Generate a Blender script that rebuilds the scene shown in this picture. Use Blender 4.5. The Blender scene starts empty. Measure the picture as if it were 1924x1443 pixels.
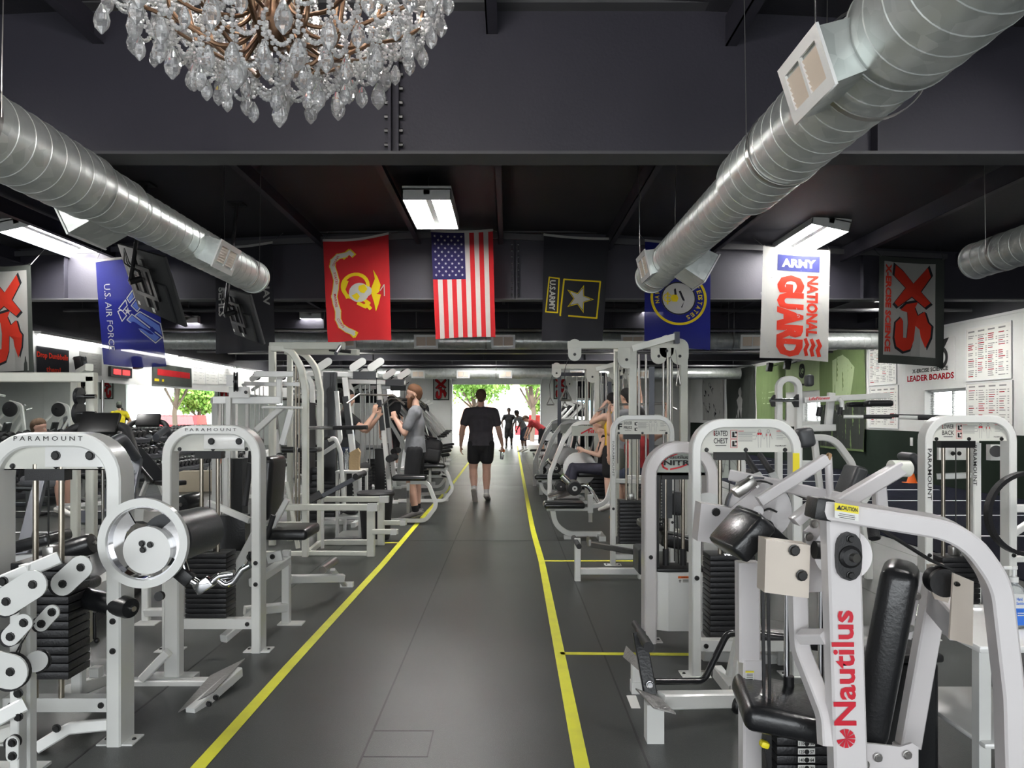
import bpy, bmesh, math, random
from mathutils import Vector, Matrix, Euler
random.seed(7)
R = math.radians
SC = bpy.context.scene
COL = SC.collection
# ---------------------------------------------------------------- camera, light, exposure
F, CH, U0, V0 = 1400.0, 1.45, 955.0, 780.0
cam = bpy.data.cameras.new('camera'); camo = bpy.data.objects.new('camera', cam); COL.objects.link(camo)
camo.location = (0, 0, CH); camo.rotation_euler = (R(90), 0, 0)
cam.sensor_fit = 'HORIZONTAL'; cam.sensor_width = 36; cam.lens = F * 36 / 1924
cam.shift_x = (962 - U0) / 1924; cam.shift_y = (V0 - 721.5) / 1924
cam.clip_start = .05; cam.clip_end = 400
SC.camera = camo
SC.view_settings.view_transform = 'Standard'; SC.view_settings.look = 'None'
SC.view_settings.gamma = 1; SC.view_settings.use_curve_mapping = False
SC.view_settings.exposure = 0.34
w = bpy.data.worlds.new('sky'); SC.world = w; w.use_nodes = True
bg = w.node_tree.nodes['Background']; bg.inputs[0].default_value = (.93, .97, 1, 1); bg.inputs[1].default_value = 4.6
sun = bpy.data.lights.new('sun', 'SUN'); suno = bpy.data.objects.new('sun', sun); COL.objects.link(suno)
sun.energy = 9; sun.angle = R(1); suno.rotation_euler = (R(38), R(-18), 0)
def area(name, loc, rot, sx, sy, e, col=(1, 1, 1)):
    l = bpy.data.lights.new(name, 'AREA'); o = bpy.data.objects.new(name, l); COL.objects.link(o)
    l.shape = 'RECTANGLE'; l.size = sx; l.size_y = sy; l.energy = e; l.color = col
    o.location = loc; o.rotation_euler = rot; return o
# daylight entering by the storefront glass behind the camera and by the roll-up door far ahead
for q_ in (area('storefront_portal', (-1.0, -3.52, 1.6), (R(90), 0, 0), 9.2, 2.6, 1), area('roll_up_door_portal', (-.58, 36.1, 1.53), (R(-90), 0, 0), 4.25, 3.05, 1)): q_.data.cycles.is_portal = True
LAMP = 72.0      # radiance of every fluorescent tube in the room
# ---------------------------------------------------------------- materials
MT = {}
def mat(name, col, rough=.5, metal=0., noise=None, bump=0., bscale=200, coat=0., trans=0., emit=None, estr=1., spec=.5, ntex=None):
    m = bpy.data.materials.new(name); m.use_nodes = True; nt = m.node_tree; b = nt.nodes['Principled BSDF']
    b.inputs['Base Color'].default_value = (*col, 1); b.inputs['Roughness'].default_value = rough
    b.inputs['Metallic'].default_value = metal; b.inputs['Coat Weight'].default_value = coat
    b.inputs['Transmission Weight'].default_value = trans; b.inputs['Specular IOR Level'].default_value = spec
    if emit: b.inputs['Emission Color'].default_value = (*emit, 1); b.inputs['Emission Strength'].default_value = estr
    tc = nt.nodes.new('ShaderNodeTexCoord')
    if noise:      # (second colour, scale, low, high)
        n = nt.nodes.new('ShaderNodeTexNoise'); n.inputs['Scale'].default_value = noise[1]; n.inputs['Detail'].default_value = 6
        nt.links.new(tc.outputs['Object'], n.inputs['Vector'])
        r = nt.nodes.new('ShaderNodeValToRGB'); r.color_ramp.elements[0].position = noise[2]; r.color_ramp.elements[1].position = noise[3]
        r.color_ramp.elements[0].color = (*col, 1); r.color_ramp.elements[1].color = (*noise[0], 1)
        nt.links.new(n.outputs['Fac'], r.inputs['Fac']); nt.links.new(r.outputs['Color'], b.inputs['Base Color'])
    if bump:
        n = nt.nodes.new('ShaderNodeTexNoise'); n.inputs['Scale'].default_value = bscale; n.inputs['Detail'].default_value = 4
        nt.links.new(tc.outputs['Object'], n.inputs['Vector'])
        bp = nt.nodes.new('ShaderNodeBump'); bp.inputs['Strength'].default_value = bump; bp.inputs['Distance'].default_value = .01
        nt.links.new(n.outputs['Fac'], bp.inputs['Height']); nt.links.new(bp.outputs['Normal'], b.inputs['Normal'])
    MT[name] = m; return m
mat('white', (.77, .775, .75), .32, noise=((.72, .725, .70), 3, .35, .7), coat=.3)
mat('cream', (.74, .74, .66), .35, noise=((.66, .67, .6), 3, .35, .7), coat=.2)
mat('pinkwhite', (.72, .69, .69), .3, noise=((.66, .63, .63), 2, .35, .7), coat=.3)
mat('beige', (.68, .61, .53), .4, noise=((.6, .53, .46), 3, .3, .7))
mat('panel', (.70, .70, .64), .4)
mat('grey_panel', (.40, .43, .39), .4)
mat('black', (.012, .012, .013), .4, bump=.1)
mat('bolt', (.03, .03, .03), .35, metal=.6)
mat('rubber', (.018, .018, .02), .6, bump=.2)
mat('vinyl', (.012, .0125, .014), .28, bump=.12, bscale=90, coat=.15)
mat('greyvinyl', (.045, .048, .052), .4, bump=.1, bscale=90)
mat('iron', (.022, .022, .024), .38, metal=.3, bump=.2, bscale=120)
mat('chrome', (.82, .82, .84), .08, metal=1)
mat('steel', (.45, .44, .42), .28, metal=1)
mat('darksteel', (.10, .105, .12), .4, metal=.5)
mat('bronze_steel', (.40, .36, .30), .3, metal=1)
mat('cable', (.015, .015, .015), .5)
mat('matt_case', (.035, .036, .037), .75, spec=.25)
mat('diamond', (.38, .37, .36), .45, metal=.7, bump=.8, bscale=60)
mat('yellow', (.80, .79, .04), .55, noise=((.72, .70, .05), 9, .4, .75))
mat('yellow_sticker', (.85, .72, .02), .5)
mat('orange', (.85, .16, .02), .5)
mat('red', (.60, .02, .03), .5)
mat('paintred', (.62, .015, .035), .4)
mat('flagred', (.60, .03, .03), .8)
mat('ink', (.01, .01, .01), .6)
mat('greyink', (.25, .25, .25), .6)
mat('paper', (.78, .78, .74), .6)
mat('gloss_white', (.8, .8, .78), .18, coat=.5)
mat('tanpaper', (.50, .36, .20), .8, bump=.4, bscale=40)
mat('cardboard', (.62, .55, .42), .8)
mat('blue_label', (.03, .16, .62), .4)
mat('wall_white', (.72, .73, .71), .7, noise=((.67, .68, .66), 1.5, .35, .7), bump=.15, bscale=60)
mat('wall_green', (.007, .015, .009), .85, spec=.2, noise=((.010, .019, .012), 2, .35, .7), bump=.15, bscale=60)
mat('black_paint', (.02, .02, .025), .65, noise=((.026, .025, .032), 1.2, .35, .7), bump=.2, bscale=80)
mat('beam_paint', (.022, .021, .031), .6, noise=((.028, .026, .038), .8, .35, .7), bump=.1, bscale=50)
mat('lit_flange_pipe_grey', (.06, .06, .065), .6)  # lit flange edges put into the colour; pipes reuse it as plain grey
mat('crystal', (1, 1, 1), .015, trans=.88, spec=.9)
mat('brass', (.15, .09, .055), .35, metal=.9)
mat('soft_lamp', (1, 1, 1), .5, emit=(1, .99, .97), estr=11)
mat('bead', (.93, .93, .93), .05, trans=.6, spec=.9, coat=.5)
mat('lamp', (1, 1, 1), .5, emit=(1, .98, .95), estr=LAMP)
mat('bulb', (1, 1, 1), .5, emit=(1, .95, .90), estr=210)
mat('led_red', (.6, .02, .02), .5, emit=(1, .03, .03), estr=2.5)
mat('exit_red', (.6, .02, .02), .5, emit=(1, .02, .02), estr=2)
mat('fixture', (.75, .76, .75), .35)
mat('grille', (.72, .62, .52), .6)
mat('mirror', (.88, .93, .91), .01, metal=1)
mat('glass', (1, 1, 1), .02, trans=1)
mat('clearplastic', (.9, .95, .97), .08, trans=.85)
mat('leaf', (.16, .34, .05), .6, noise=((.30, .48, .10), 1.5, .35, .7))
mat('trunk', (.10, .07, .05), .8)
mat('brick', (.42, .22, .16), .8)
mat('pavement', (.5, .5, .48), .85, noise=((.42, .42, .4), 2, .4, .7))
mat('sail_blue', (.25, .52, .75), .6)
mat('turf', (.006, .007, .015), .95, spec=.1, bump=.9, bscale=350, noise=((.018, .02, .034), 300, .45, .6))
mat('linewhite', (.8, .82, .82), .6)
mat('tapeblue', (.55, .66, .62), .5)
mat('carred', (.5, .02, .03), .25, coat=.5)
SKIN = [(.60, .36, .27), (.55, .33, .24), (.66, .42, .32), (.10, .055, .04)]
for i, c in enumerate(SKIN): mat('skin%d' % i, c, .5, bump=.05)
for n, c in dict(hair_brown=(.10, .06, .035), hair_ginger=(.12, .052, .022), hair_blond=(.55, .40, .20), hair_black=(.012, .01, .01), charcoal=(.060, .056, .066),
                 shirtgrey=(.20, .205, .22), shortsblack=(.012, .012, .014), sock=(.70, .70, .70), shoewhite=(.68, .67, .64), shoegrey=(.16, .15, .145), sole=(.34, .31, .28),
                 tan=(.42, .27, .14), yellowcloth=(.80, .48, .01), yellowtee=(.80, .66, .02), redcloth=(.42, .03, .035), leggings=(.05, .05, .075), olive=(.10, .11, .09), navy=(.02, .03, .06)).items():
    mat(n, c, .85, bump=.25, bscale=(45 if 'hair' not in n else 120), noise=(tuple(x * .8 for x in c), 14, .35, .7))
def rubber_floor():
    m = mat('floor_rubber', (.036, .037, .039), .42, spec=.5); nt = m.node_tree; b = nt.nodes['Principled BSDF']
    g = nt.nodes.new('ShaderNodeNewGeometry')
    def nz(sc, d=6):
        n = nt.nodes.new('ShaderNodeTexNoise'); n.inputs['Scale'].default_value = sc; n.inputs['Detail'].default_value = d
        nt.links.new(g.outputs['Position'], n.inputs['Vector']); return n
    a, c = nz(1.1), nz(260, 2)
    r = nt.nodes.new('ShaderNodeValToRGB'); r.color_ramp.elements[0].position = .35; r.color_ramp.elements[1].position = .7
    r.color_ramp.elements[0].color = (.032, .035, .034, 1); r.color_ramp.elements[1].color = (.052, .056, .053, 1)
    nt.links.new(a.outputs['Fac'], r.inputs['Fac'])
    sp = nt.nodes.new('ShaderNodeMix'); sp.data_type = 'RGBA'; sp.inputs['B'].default_value = (.11, .115, .11, 1)
    q = nt.nodes.new('ShaderNodeMapRange'); q.inputs['From Min'].default_value = .62; q.inputs['From Max'].default_value = .7
    nt.links.new(c.outputs['Fac'], q.inputs['Value']); nt.links.new(q.outputs['Result'], sp.inputs['Factor'])
    nt.links.new(r.outputs['Color'], sp.inputs['A']); nt.links.new(sp.outputs['Result'], b.inputs['Base Color'])
    q2 = nt.nodes.new('ShaderNodeMapRange'); q2.inputs['To Min'].default_value = .27; q2.inputs['To Max'].default_value = .42
    nt.links.new(a.outputs['Fac'], q2.inputs['Value']); nt.links.new(q2.outputs['Result'], b.inputs['Roughness'])
    bp = nt.nodes.new('ShaderNodeBump'); bp.inputs['Strength'].default_value = .25; bp.inputs['Distance'].default_value = .004
    nt.links.new(c.outputs['Fac'], bp.inputs['Height']); nt.links.new(bp.outputs['Normal'], b.inputs['Normal'])
rubber_floor()
def galvanised():
    m = mat('duct', (.50, .53, .50), .34, metal=.62); nt = m.node_tree; b = nt.nodes['Principled BSDF']
    tc = nt.nodes.new('ShaderNodeTexCoord'); v = nt.nodes.new('ShaderNodeTexVoronoi'); v.inputs['Scale'].default_value = 14
    nt.links.new(tc.outputs['Object'], v.inputs['Vector'])
    r = nt.nodes.new('ShaderNodeValToRGB'); r.color_ramp.elements[0].color = (.52, .56, .54, 1); r.color_ramp.elements[1].color = (.72, .75, .73, 1)
    nt.links.new(v.outputs['Color'], r.inputs['Fac']); nt.links.new(r.outputs['Color'], b.inputs['Base Color'])
    n = nt.nodes.new('ShaderNodeTexNoise'); n.inputs['Scale'].default_value = 5; nt.links.new(tc.outputs['Object'], n.inputs['Vector'])
    bp = nt.nodes.new('ShaderNodeBump'); bp.inputs['Strength'].default_value = .25; bp.inputs['Distance'].default_value = .03
    nt.links.new(n.outputs['Fac'], bp.inputs['Height']); nt.links.new(bp.outputs['Normal'], b.inputs['Normal'])
galvanised()
def cloth(name, col, tr=.45, clear=.06):
    m = bpy.data.materials.new(name); m.use_nodes = True; nt = m.node_tree; nt.nodes.clear()
    o = nt.nodes.new('ShaderNodeOutputMaterial'); d = nt.nodes.new('ShaderNodeBsdfDiffuse'); t = nt.nodes.new('ShaderNodeBsdfTranslucent')
    x = nt.nodes.new('ShaderNodeBsdfTransparent'); a = nt.nodes.new('ShaderNodeMixShader'); c = nt.nodes.new('ShaderNodeMixShader')
    d.inputs[0].default_value = (*col, 1); t.inputs[0].default_value = (*col, 1)
    a.inputs[0].default_value = tr; c.inputs[0].default_value = clear
    w_ = nt.nodes.new('ShaderNodeTexNoise'); w_.inputs['Scale'].default_value = 90
    bp = nt.nodes.new('ShaderNodeBump'); bp.inputs['Strength'].default_value = .15; nt.links.new(w_.outputs['Fac'], bp.inputs['Height'])
    nt.links.new(bp.outputs['Normal'], d.inputs['Normal'])
    nt.links.new(d.outputs[0], a.inputs[1]); nt.links.new(t.outputs[0], a.inputs[2]); nt.links.new(a.outputs[0], c.inputs[1]); nt.links.new(x.outputs[0], c.inputs[2])
    nt.links.new(c.outputs[0], o.inputs[0]); MT[name] = m
cloth('f_red', (.50, .03, .035)); cloth('f_white', (.50, .50, .48), .45); cloth('f_navy', (.03, .028, .09)); cloth('f_blue', (.02, .024, .17), .4, .08)
cloth('f_black', (.03, .03, .035), .3); cloth('f_gold', (.62, .48, .02), .3); cloth('f_grey', (.42, .42, .42), .3); cloth('f_silver', (.44, .44, .42), .3)
cloth('f_orangered', (.66, .05, .03), .4); cloth('f_darkblue', (.04, .045, .16), .3); cloth('f_paleblue', (.10, .16, .45), .4); cloth('f_green', (.16, .22, .10), .15, 0); cloth('f_lightgreen', (.42, .52, .30), .15, 0)
cloth('f_charcoal', (.05, .055, .05), .1, 0); cloth('f_crimson', (.40, .01, .02), .3)
# ---------------------------------------------------------------- helpers
def p(u, v, Y): return Vector(((u - U0) * Y / F, Y, CH - (v - V0) * Y / F))
def fl(u, v): Y = F * CH / (v - V0); return Vector(((u - U0) * Y / F, Y, 0))
V = Vector
def rmat(rx=0, ry=0, rz=0): return Euler((R(rx), R(ry), R(rz))).to_matrix()
class MB:
    def __init__(s): s.bm = bmesh.new(); s.mi = 0
    def m(s, i): s.mi = i; return s
    def _tag(s, fs):
        for f in fs: f.material_index = s.mi
    def box(s, c, size, rot=None, bev=0):
        c = V(c); q = rot or Matrix.Identity(3)
        r = bmesh.ops.create_cube(s.bm, size=1)['verts']
        for v in r: v.co = V((v.co.x * size[0], v.co.y * size[1], v.co.z * size[2]))
        fs = list({f for v in r for f in v.link_faces})
        if bev:
            es = list({e for f in fs for e in f.edges})
            o = bmesh.ops.bevel(s.bm, geom=es, offset=bev, segments=2 if bev < .02 else 4, affect='EDGES', profile=.5)
            fs = list(o['faces']) + [f for f in fs if f.is_valid]
            fs = list(set(fs)); vs = {v for f in fs for v in f.verts}
        else: vs = set(r)
        for v in vs: v.co = q @ v.co + c
        s._tag(fs); return s
    def bb(s, lo, hi, bev=0):
        lo, hi = V(lo), V(hi); return s.box((lo + hi) / 2, [abs(x) for x in (hi - lo)], None, bev)
    def sweep(s, pts, prof, n=None, r=0, closed=False):
        P = [V(q) for q in pts]
        if n is None:
            n = V((0, 0, 0))
            for i in range(1, len(P) - 1): n += (P[i] - P[i - 1]).cross(P[i + 1] - P[i])
            if n.length < 1e-7:
                d = (P[-1] - P[0]).normalized(); n = V((0, 1, 0)) if abs(d.y) < .9 else V((1, 0, 0))
        n = V(n).normalized()
        if r:
            Q = [P[0]]
            for i in range(1, len(P) - 1):
                a, b = P[i - 1] - P[i], P[i + 1] - P[i]; la, lb = a.length, b.length
                an = a.normalized(); bn = b.normalized(); th = an.angle(bn, math.pi)
                if th > math.pi - .05: Q.append(P[i]); continue
                t = min(r / math.tan(th / 2), la * .48, lb * .48); k = 7
                p0 = P[i] + an * t; p1 = P[i] + bn * t
                rr = t * math.tan(th / 2); c = P[i] + (an + bn).normalized() * (rr / math.sin(th / 2))
                v0, v1 = p0 - c, p1 - c
                for j in range(k + 1): Q.append(c + v0.normalized().slerp(v1.normalized(), j / k) * rr)
            Q.append(P[-1]); P = Q
        rings = []; L = len(P); pd = None
        for i in range(L):
            if closed: a = (P[i] - P[i - 1]).normalized(); b = (P[(i + 1) % L] - P[i]).normalized()
            else:
                a = (P[i] - P[i - 1]).normalized() if i else (P[1] - P[0]).normalized()
                b = (P[i + 1] - P[i]).normalized() if i < L - 1 else a
            t = (a + b).normalized() if (a + b).length > 1e-5 else a
            nn = n - t * n.dot(t)
            if nn.length < 1e-4: nn = t.orthogonal()
            nn.normalize()
            sd = nn.cross(t).normalized(); k = 1 / max(.35, math.cos(a.angle(b, 0) / 2))
            rings.append([s.bm.verts.new(P[i] + sd * (x * k) + nn * y) for x, y in prof])
        fs = []; m_ = len(prof)
        for i in range(L if closed else L - 1):
            A, B = rings[i], rings[(i + 1) % L]
            for j in range(m_): fs.append(s.bm.faces.new((A[j], A[(j + 1) % m_], B[(j + 1) % m_], B[j])))
        if not closed: fs.append(s.bm.faces.new(rings[0][::-1])); fs.append(s.bm.faces.new(rings[-1]))
        s._tag(fs); return s
    def sq(s, pts, w=.05, d=None, r=0, n=None):
        d = d or w; a, b = w / 2, d / 2; c = min(a, b) * .22
        return s.sweep(pts, [(-a + c, -b), (a - c, -b), (a, -b + c), (a, b - c), (a - c, b), (-a + c, b), (-a, b - c), (-a, -b + c)], n, r)
    def pipe(s, pts, rad, r=0, k=12, closed=False):
        return s.sweep(pts, [(rad * math.cos(2 * math.pi * i / k), rad * math.sin(2 * math.pi * i / k)) for i in range(k)], None, r, closed)
    def cyl(s, a, b, r0, r1=None, k=24):
        a, b = V(a), V(b); r1 = r0 if r1 is None else r1; d = (b - a).normalized(); x = d.orthogonal().normalized(); y = d.cross(x)
        A = [s.bm.verts.new(a + (x * math.cos(t) + y * math.sin(t)) * r0) for t in [2 * math.pi * i / k for i in range(k)]]
        B = [s.bm.verts.new(b + (x * math.cos(t) + y * math.sin(t)) * r1) for t in [2 * math.pi * i / k for i in range(k)]]
        fs = [s.bm.faces.new((A[i], A[(i + 1) % k], B[(i + 1) % k], B[i])) for i in range(k)] + [s.bm.faces.new(A[::-1]), s.bm.faces.new(B)]
        s._tag(fs); return s
    def lathe(s, o, ax, prof, k=28):
        o, d = V(o), V(ax).normalized(); x = d.orthogonal().normalized(); y = d.cross(x); rings = []
        for h, r_ in prof: rings.append([s.bm.verts.new(o + d * h + (x * math.cos(2 * math.pi * i / k) + y * math.sin(2 * math.pi * i / k)) * max(r_, 1e-4)) for i in range(k)])
        fs = [s.bm.faces.new((A[i], A[(i + 1) % k], B[(i + 1) % k], B[i])) for A, B in zip(rings, rings[1:]) for i in range(k)]
        fs += [s.bm.faces.new(rings[0][::-1]), s.bm.faces.new(rings[-1])]; s._tag(fs); return s
    def ring(s, c, ax, r0, r1, th, k=36):     # flat annulus
        ax = V(ax).normalized()
        x = ax.orthogonal().normalized(); y = ax.cross(x); c = V(c); q = []
        for i in range(k):
            t = 2 * math.pi * i / k; e = x * math.cos(t) + y * math.sin(t)
            q.append([s.bm.verts.new(c + e * r_ + ax * h) for r_, h in ((r0, -th / 2), (r1, -th / 2), (r1, th / 2), (r0, th / 2))])
        fs = [s.bm.faces.new((q[i][j], q[i][(j + 1) % 4], q[(i + 1) % k][(j + 1) % 4], q[(i + 1) % k][j])) for i in range(k) for j in range(4)]
        s._tag(fs); return s
    def plate(s, pts, th):      # polygon extruded by vector th
        P = [V(q) for q in pts]; th = V(th); A = [s.bm.verts.new(q - th / 2) for q in P]; B = [s.bm.verts.new(q + th / 2) for q in P]; k = len(P)
        fs = [s.bm.faces.new(A[::-1]), s.bm.faces.new(B)] + [s.bm.faces.new((A[i], A[(i + 1) % k], B[(i + 1) % k], B[i])) for i in range(k)]
        s._tag(fs); return s
    def capsule_plate(s, a, b, r, th, n, k=10):   # stadium plate between a and b, thickness th along n
        a, b, n = V(a), V(b), V(n).normalized(); d = (b - a).normalized(); e = n.cross(d).normalized(); q = []
        for i in range(k + 1): t = math.pi * i / k; q.append(b + (e * math.cos(t) + d * math.sin(t)) * r)
        for i in range(k + 1): t = math.pi * i / k; q.append(a + (-e * math.cos(t) - d * math.sin(t)) * r)
        return s.plate(q, n * th)
    def ball(s, c, r, sc=(1, 1, 1), k=10, rot=None):
        rr = bmesh.ops.create_uvsphere(s.bm, u_segments=max(6, int(k * 1.5)), v_segments=k, radius=r)['verts']
        for v in rr:
            q = V((v.co.x * sc[0], v.co.y * sc[1], v.co.z * sc[2])); v.co = (rot @ q if rot else q) + V(c)
        s._tag({f for v in rr for f in v.link_faces}); return s
    def bolts(s, pts, n=(0, -1, 0), r=.011, h=.012, i=1):
        o = s.mi; s.mi = i; n = V(n).normalized()
        for q in pts: q = V(q); s.lathe(q, n, [(0, r * 1.25), (h * .35, r * 1.25), (h * .4, r), (h, r * .85)], 10)
        s.mi = o; return s
def fin(bm, name, mats, parent=None, origin=(0, 0, 0), smooth=35):
    me = bpy.data.meshes.new(name); bm.normal_update(); bmesh.ops.recalc_face_normals(bm, faces=bm.faces)
    o = V(origin)
    for v in bm.verts: v.co -= o
    bm.to_mesh(me); bm.free()
    if smooth:
        me.polygons.foreach_set('use_smooth', [True] * len(me.polygons)); me.set_sharp_from_angle(angle=R(smooth))
    for m_ in (mats if isinstance(mats, (list, tuple)) else [mats]): me.materials.append(MT[m_])
    ob = bpy.data.objects.new(name, me); COL.objects.link(ob)
    if parent is not None: ob.parent = parent
    else: ob.location = o
    return ob
class Th:
    def __init__(s, name, label, cat, base=(0, 0, 0), group=None, rz=0):
        s.o = bpy.data.objects.new(name, None); COL.objects.link(s.o); s.o.location = base; s.o.empty_display_size = .1
        s.o.rotation_euler = (0, 0, R(rz)); s.base = V(base); s.local = False
        s.o['label'] = label; s.o['category'] = cat
        if group: s.o['group'] = group
    def add(s, name, mb, mats='white', label=None, parent=None, smooth=35):
        o = fin(mb.bm, name, mats, parent or s.o, (0, 0, 0) if s.local else s.base, smooth)
        if label: o['label'] = label
        return o
def single(name, mb, mats, label, cat, base=(0, 0, 0), group=None, kind=None, smooth=35):
    o = fin(mb.bm, name, mats, None, base, smooth); o['label'] = label; o['category'] = cat
    if group: o['group'] = group
    if kind: o['kind'] = kind
    return o
def struct(name, mb, mats, smooth=35):
    o = fin(mb.bm, name, mats, None, (0, 0, 0), smooth); o['kind'] = 'structure'; return o
def kids(o): return [c for c in bpy.data.objects if c.parent == o]
KC = {}
def copy_thing(root, loc, rz=0, label=None, group=None, sc=None):
    def cp(o, par):
        c = o.copy(); COL.objects.link(c); c.parent = par
        if o.name not in KC: KC[o.name] = kids(o)
        for k in KC[o.name]: cp(k, c)
        return c
    r = cp(root, None); r.location = loc; r.rotation_euler = (0, 0, R(rz))
    if sc: r.scale = sc
    if label: r['label'] = label
    if group: r['group'] = group
    return r
# flat artwork and lettering laid on a surface s(x, y, lift) (x right, y down, metres)
def fontmesh(txt, bold=0.0):
    cu = bpy.data.curves.new('t', 'FONT'); cu.body = txt; cu.offset = bold; cu.resolution_u = 2; cu.size = 1
    o = bpy.data.objects.new('t', cu); COL.objects.link(o); dg = bpy.context.evaluated_depsgraph_get()
    me = bpy.data.meshes.new_from_object(o.evaluated_get(dg)); bpy.data.objects.remove(o); bpy.data.curves.remove(cu); return me
class Decal:
    def __init__(s, surf, step=0): s.surf = surf; s.step = step; s.bm = bmesh.new()
    def poly(s, pts): s.bm.faces.new([s.bm.verts.new((x, y, 0)) for x, y in pts]); return s
    def rect(s, x, y, w, h): return s.poly([(x, y), (x + w, y), (x + w, y + h), (x, y + h)])
    def line(s, pts, w):
        for (a, b), (c, d) in zip(pts, pts[1:]):
            L = math.hypot(c - a, d - b) or 1; nx, ny = -(d - b) / L * w / 2, (c - a) / L * w / 2; ex, ey = (c - a) / L * w * .3, (d - b) / L * w * .3
            s.poly([(a + nx - ex, b + ny - ey), (c + nx + ex, d + ny + ey), (c - nx + ex, d - ny + ey), (a - nx - ex, b - ny - ey)])
        return s
    def disc(s, cx, cy, r, ry=None, k=24): return s.poly([(cx + r * math.cos(6.28318 * i / k), cy + (ry or r) * math.sin(6.28318 * i / k)) for i in range(k)])
    def ring(s, cx, cy, r0, r1, k=40):
        for i in range(k):
            a, b = 6.28318 * i / k, 6.28318 * (i + 1) / k
            s.poly([(cx + r0 * math.cos(a), cy + r0 * math.sin(a)), (cx + r1 * math.cos(a), cy + r1 * math.sin(a)), (cx + r1 * math.cos(b), cy + r1 * math.sin(b)), (cx + r0 * math.cos(b), cy + r0 * math.sin(b))])
        return s
    def text(s, txt, cx, cy, w, h, rot=0, bold=0.0, shear=0):     # fitted into w x h; rot clockwise degrees
        me = fontmesh(txt, bold)
        if not me.vertices: return s
        xs = [v.co.x for v in me.vertices]; ys = [v.co.y for v in me.vertices]
        x0, x1, y0, y1 = min(xs), max(xs), min(ys), max(ys); n0 = len(s.bm.verts); s.bm.from_mesh(me); s.bm.verts.ensure_lookup_table()
        c, q = math.cos(R(rot)), math.sin(R(rot))
        for v in s.bm.verts[n0:]:
            y = -((v.co.y - y0) / (y1 - y0) - .5) * h; x = ((v.co.x - x0) / (x1 - x0) - .5) * w - shear * y
            v.co = (cx + x * c - y * q, cy + x * q + y * c, 0)
        bpy.data.meshes.remove(me); return s
    def end(s, name, m_, th, lift=.002, label=None, parent=None):
        if s.step:
            xs = [v.co.x for v in s.bm.verts]; ys = [v.co.y for v in s.bm.verts]
            for ax, vals in ((0, xs), (1, ys)):
                k = math.ceil(min(vals) / s.step) * s.step
                while k < max(vals):
                    bmesh.ops.bisect_plane(s.bm, geom=s.bm.verts[:] + s.bm.edges[:] + s.bm.faces[:], plane_co=(k if ax == 0 else 0, k if ax == 1 else 0, 0), plane_no=(1, 0, 0) if ax == 0 else (0, 1, 0)); k += s.step
        for v in s.bm.verts: v.co = s.surf(v.co.x, v.co.y, lift)
        par = parent or th.o; base = (0, 0, 0) if (th and th.local) else (th.base if th else (0, 0, 0))
        me = bpy.data.meshes.new(name)
        for v in s.bm.verts: v.co -= V(base)
        s.bm.to_mesh(me); s.bm.free(); me.materials.append(MT[m_]); o = bpy.data.objects.new(name, me); COL.objects.link(o); o.parent = par
        if label: o['label'] = label
        return o
def plane(o, ex, ey):
    o, ex, ey = V(o), V(ex).normalized(), V(ey).normalized(); n = ey.cross(ex).normalized()   # faces the reader (x right, y down)
    return lambda x, y, l: o + ex * x + ey * y + n * l
# ================================================================ THE SETTING
XL, XR, YB, YF, ZC = -8.45, 8.8, -3.5, 36.0, 4.25
b = MB(); b.bb((XL - .3, YB - .2, -.1), (XR + .3, YF + .3, 0)); struct('floor', b, 'floor_rubber', 0)
b = MB()     # gabled metal roof deck with shallow ribs
for sx in (-1, 1):
    x0, x1 = (XL - .3, -.8) if sx < 0 else (-.8, XR + .3); zz = lambda x: ZC - .05 * abs(x + .8)
    b.plate([(x0, YB - .2, zz(x0)), (x1, YB - .2, zz(x1)), (x1, YF + .3, zz(x1)), (x0, YF + .3, zz(x0))], (0, 0, .05))
struct('ceiling', b, 'black_paint', 0)
def holed(axis, at, a0, a1, z0, z1, holes, th, sgn):      # wall strip between a0..a1 with rectangular holes
    b = MB()
    def bx(A0, A1, Z0, Z1):
        if A1 - A0 < .001 or Z1 - Z0 < .001: return
        lo, hi = ((at, A0, Z0), (at + th * sgn, A1, Z1)) if axis == 'x' else ((A0, at, Z0), (A1, at + th * sgn, Z1)); b.bb(lo, hi)
    cur = a0
    for h0, h1, k0, k1 in sorted(holes):
        bx(cur, h0, z0, z1); bx(h0, h1, z0, max(z0, k0)); bx(h0, h1, min(z1, k1), z1); cur = h1
    bx(cur, a1, z0, z1); return b
RW = [(14.3, 15.75, 1.25, 1.98), (20.9, 22.4, 1.25, 1.95)]
struct('wall_right', holed('x', XR, YB, YF, 1.1, 3.25, RW, .3, 1), 'wall_white', 0)
struct('wall_right', MB().bb((XR, YB, 0), (XR + .3, YF, 1.1)), 'wall_green', 0)
struct('wall_right', MB().bb((XR + .02, YB, 3.25), (XR + .3, YF, 4.1)), 'black_paint', 0)
struct('trim_1', MB().bb((XR - .02, YB, 3.22), (XR + .05, YF, 3.27)), 'wall_white', 0)
struct('wall_left', MB().bb((XL - .2, YB, 0), (XL, YF, 2.95)), 'wall_white', 0)
struct('wall_left', MB().bb((XL - .2, YB, 2.95), (XL - .02, YF, 4.1)), 'black_paint', 0)
DX0, DX1, DZ = -2.7, 1.55, 3.05
FW = [(DX0, DX1, 0, DZ), (3.2, 4.25, 1.0, 2.2), (-6.0, -5.2, 1.9, 2.75)]
struct('wall_far', holed('y', YF, XL, XR, 0, 3.35, FW, .3, 1), 'wall_white', 0)
struct('wall_far', MB().bb((XL, YF + .01, 3.35), (XR, YF + .3, 4.2)), 'black_paint', 0)
struct('wall_near', holed('y', YB, XL, XR, 0, 4.1, [(-5.6, 3.6, .3, 2.9)], .2, -1), 'wall_white', 0)
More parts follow.
